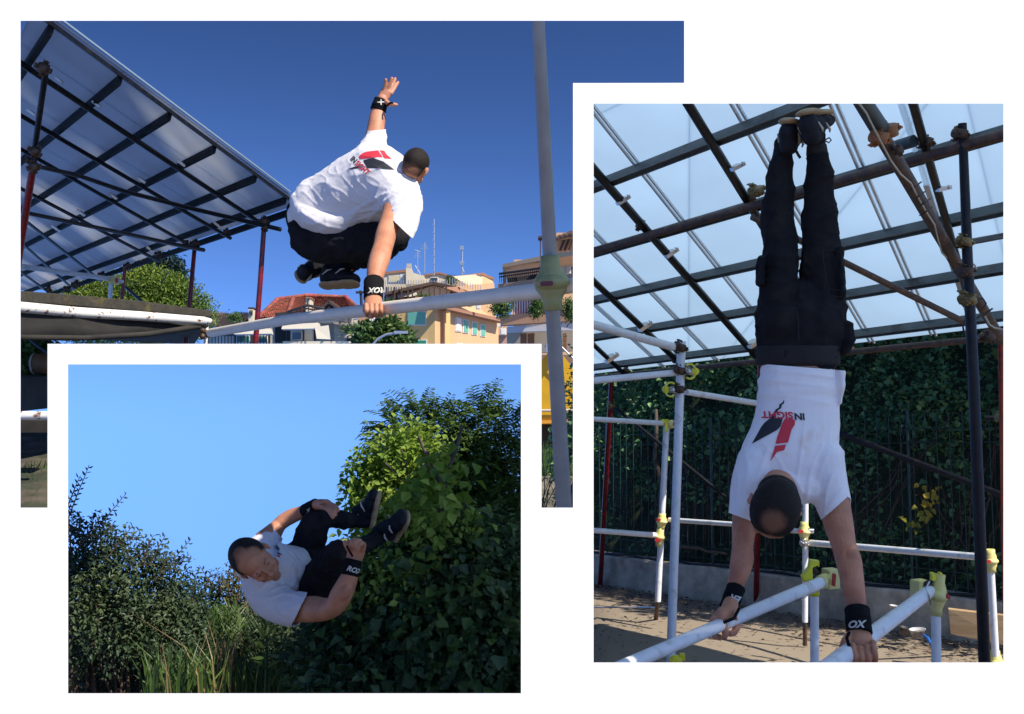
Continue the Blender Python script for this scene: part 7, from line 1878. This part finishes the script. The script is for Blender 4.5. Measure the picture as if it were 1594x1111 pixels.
# ---------------------------------------------------------------- place 1 foliage
pt = thing('umbrella_pine', P(235, 552, 24), 'broad bright green umbrella pine crown behind the raised platform', 'tree')
branch_tubes('trunk', [(wig(P(230, 552, 24.3), P(225, 470, 24.3), 5, .03), .2, .1)], M_BARK, pt, 8)
bl = [(140, 465, 24, 45, 24), (180, 455, 24, 50, 26), (230, 450, 24, 46, 28), (262, 458, 24, 38, 28), (290, 475, 24, 30, 24), (310, 487, 24, 20, 18), (210, 480, 24, 80, 22), (120, 480, 24, 40, 20), (250, 500, 24, 70, 24), (200, 520, 24.5, 100, 18)]
p_, u_ = blob_points(bl, 9000, .8); leaves_obj('crown', [clumped(p_, u_, 4, .09, .085, .3, .0)], M_LPINE, pt)
ct = thing('cedar_tree', P(240, 552, 30), 'dark blue green cedar top rising above the umbrella pine', 'tree')
branch_tubes('trunk', [(wig(P(250, 552, 30.5), P(238, 405, 30.5), 5, .02), .15, .05)], M_BARK, ct, 8)
bl = [(225, 412, 30, 22, 8), (255, 408, 30, 22, 6), (240, 422, 30, 36, 9), (268, 418, 30, 16, 7), (215, 428, 30, 22, 8), (250, 436, 30, 34, 9), (275, 428, 30, 8, 4)]
p_, u_ = blob_points(bl, 1400, .3); leaves_obj('crown', [clumped(p_, u_, 3, .12, .16, .3, .0)], M_LCEDAR, ct)
gt = thing('bush', P(600, 552, 42), 'dark green bushy tree in front of the yellow block below the rail', 'tree')
bl = [(575, 523, 42, 22, 18), (600, 516, 42, 26, 16), (620, 528, 42, 22, 16), (590, 535, 42, 34, 14), (610, 508, 42, 12, 8)]
branch_tubes('stems', [(wig(P(600, 550, 42), P(600, 520, 42), 4, .05), .1, .05)], M_BARK, gt, 6)
p_, u_ = blob_points(bl, 1500, .6); leaves_obj('crown', [clumped(p_, u_, 3, .12, .2, .6, .1)], M_LMID, gt)
for (bl, lab) in (([(775, 479, 44.5, 8, 7), (788, 476, 44.5, 5, 8), (781, 486, 44.5, 7, 4)], 'leafy green plant spilling over the balcony beside the striped awning'), ([(836, 476, 44.3, 6, 9), (834, 484, 44.3, 5, 6)], 'small bush on the balcony between the striped awnings'), ([(886, 478, 43.6, 6, 10), (888, 490, 43.6, 4, 8)], 'trailing plant on the balcony right of the tall post')):
    t = thing('balcony_plant', P(bl[0][0], 490, 44.5), lab, 'plant'); p_, u_ = blob_points(bl, 380, .3); leaves_obj('foliage', [clumped(p_, u_, 3, .1, .11, .5, .2)], M_LMID, t)
for (bl, lab) in (([(605, 472, 59, 6, 3), (612, 474, 59, 5, 3)], 'yellow green planter shrubs on the pergola terrace'), ([(655, 462, 59.2, 5, 3), (660, 468, 59.2, 5, 4), (664, 463, 59.2, 4, 3)], 'dark green planter on the pergola terrace under the mast'), ([(541, 513, 49.5, 9, 4), (551, 512, 49.5, 8, 4)], 'grey green balcony plants right of the red roofed house'), ([(362, 496, 52, 5, 3), (370, 494, 52, 3, 4)], 'small bright green roof plant beside the capped chimney'), ([(704, 438, 62, 4, 2), (700, 434, 62, 3, 2)], 'tiny shrub on the upper terrace of the yellow block')):
    t = thing('terrace_plant', P(bl[0][0], bl[0][1] + 4, bl[0][2]), lab, 'plant'); p_, u_ = blob_points(bl, 120, .2); leaves_obj('foliage', [clumped(p_, u_, 3, .1, .12, .5, .1)], M_LMID, t)
# left strip: leaves between the platform and the barrel, weeds on the bank
p_, u_ = blob_points([(60, 545, 9.6, 26, 10), (50, 562, 9.6, 22, 14), (40, 580, 9.6, 18, 14), (60, 592, 9.8, 30, 14)], 700, .2)
leaves_obj('hedge_leaves', [clumped(p_, u_, 4, .05, .06, .7, .1)], M_LMID, clip=(0, 98), kind='stuff', label='sunlit green leaves glimpsed behind the platform at far left', cat='leaves')
mb = MB()
for i in range(260):
    x = random.uniform(25, 80); y = random.uniform(728, 800); D = 7.9 - (y - 720) * .012; a = P(x, y, D); l = random.uniform(.03, .1); b = a + Vector((random.uniform(-.05, .05), random.uniform(-.03, .03), l)); w = Vector((.006, 0, 0))
    mb.add([a - w, a + w, b], [(0, 1, 2)])
build('weeds', mb, M_GRASS, kind='stuff', label='low green weeds on the dark earth at far left', cat='weeds')
mb = MB()
for i in range(900):
    x = random.uniform(818, 905); y = random.uniform(704, 742); D = 42 - (y - 707) * .18; a = P(x, y, D - .1); l = random.uniform(.15, .6); b = a + Vector((random.uniform(-.25, .25), random.uniform(-.2, .2), l)); w = Vector((.035, 0, 0))
    mb.add([a - w, a + w, b], [(0, 1, 2)])
build('verge_grass', mb, M_GRASS, kind='stuff', label='strip of tall green grass below the yellow tent', cat='grass')

# leafy tree added out of view beyond the right edge, to block the sun
st = thing('added_shade_tree', (5.6, 8.6, GZ), 'tall leafy tree added just beyond the right edge of the view to shade the bars', 'tree')
branch_tubes('trunk', [(wig((5.6, 8.6, GZ), (5.5, 8.6, 4.2), 6, .03), .16, .09)] + [(wig((5.5, 8.6, random.uniform(2.5, 4)), (5.4 + random.uniform(-.6, .8), 8.6 + random.uniform(-1.2, 1.5), random.uniform(3.5, 5.6)), 5, .05), .05, .01) for _ in range(9)], M_BARK, st, 8)
pp = []; uu = []
for (x, y, z, r) in ((5.4, 8.2, 3.2, 1.1), (5.5, 7.6, 4.3, .9), (5.0, 8.6, 2.2, .9), (4.9, 7.8, 1.6, .7), (5.4, 8.4, 5.5, .8)):
    u = rand_unit(int(520 * r * r)); pp.append(np.array((x, y, z)) + u * r * (.35 + .65 * rng.random((len(u), 1)) ** .5)); uu.append(u)
leaves_obj('crown', [clumped(np.concatenate(pp), np.concatenate(uu), 4, .09, .13, .7, .3)], M_LMID, st)
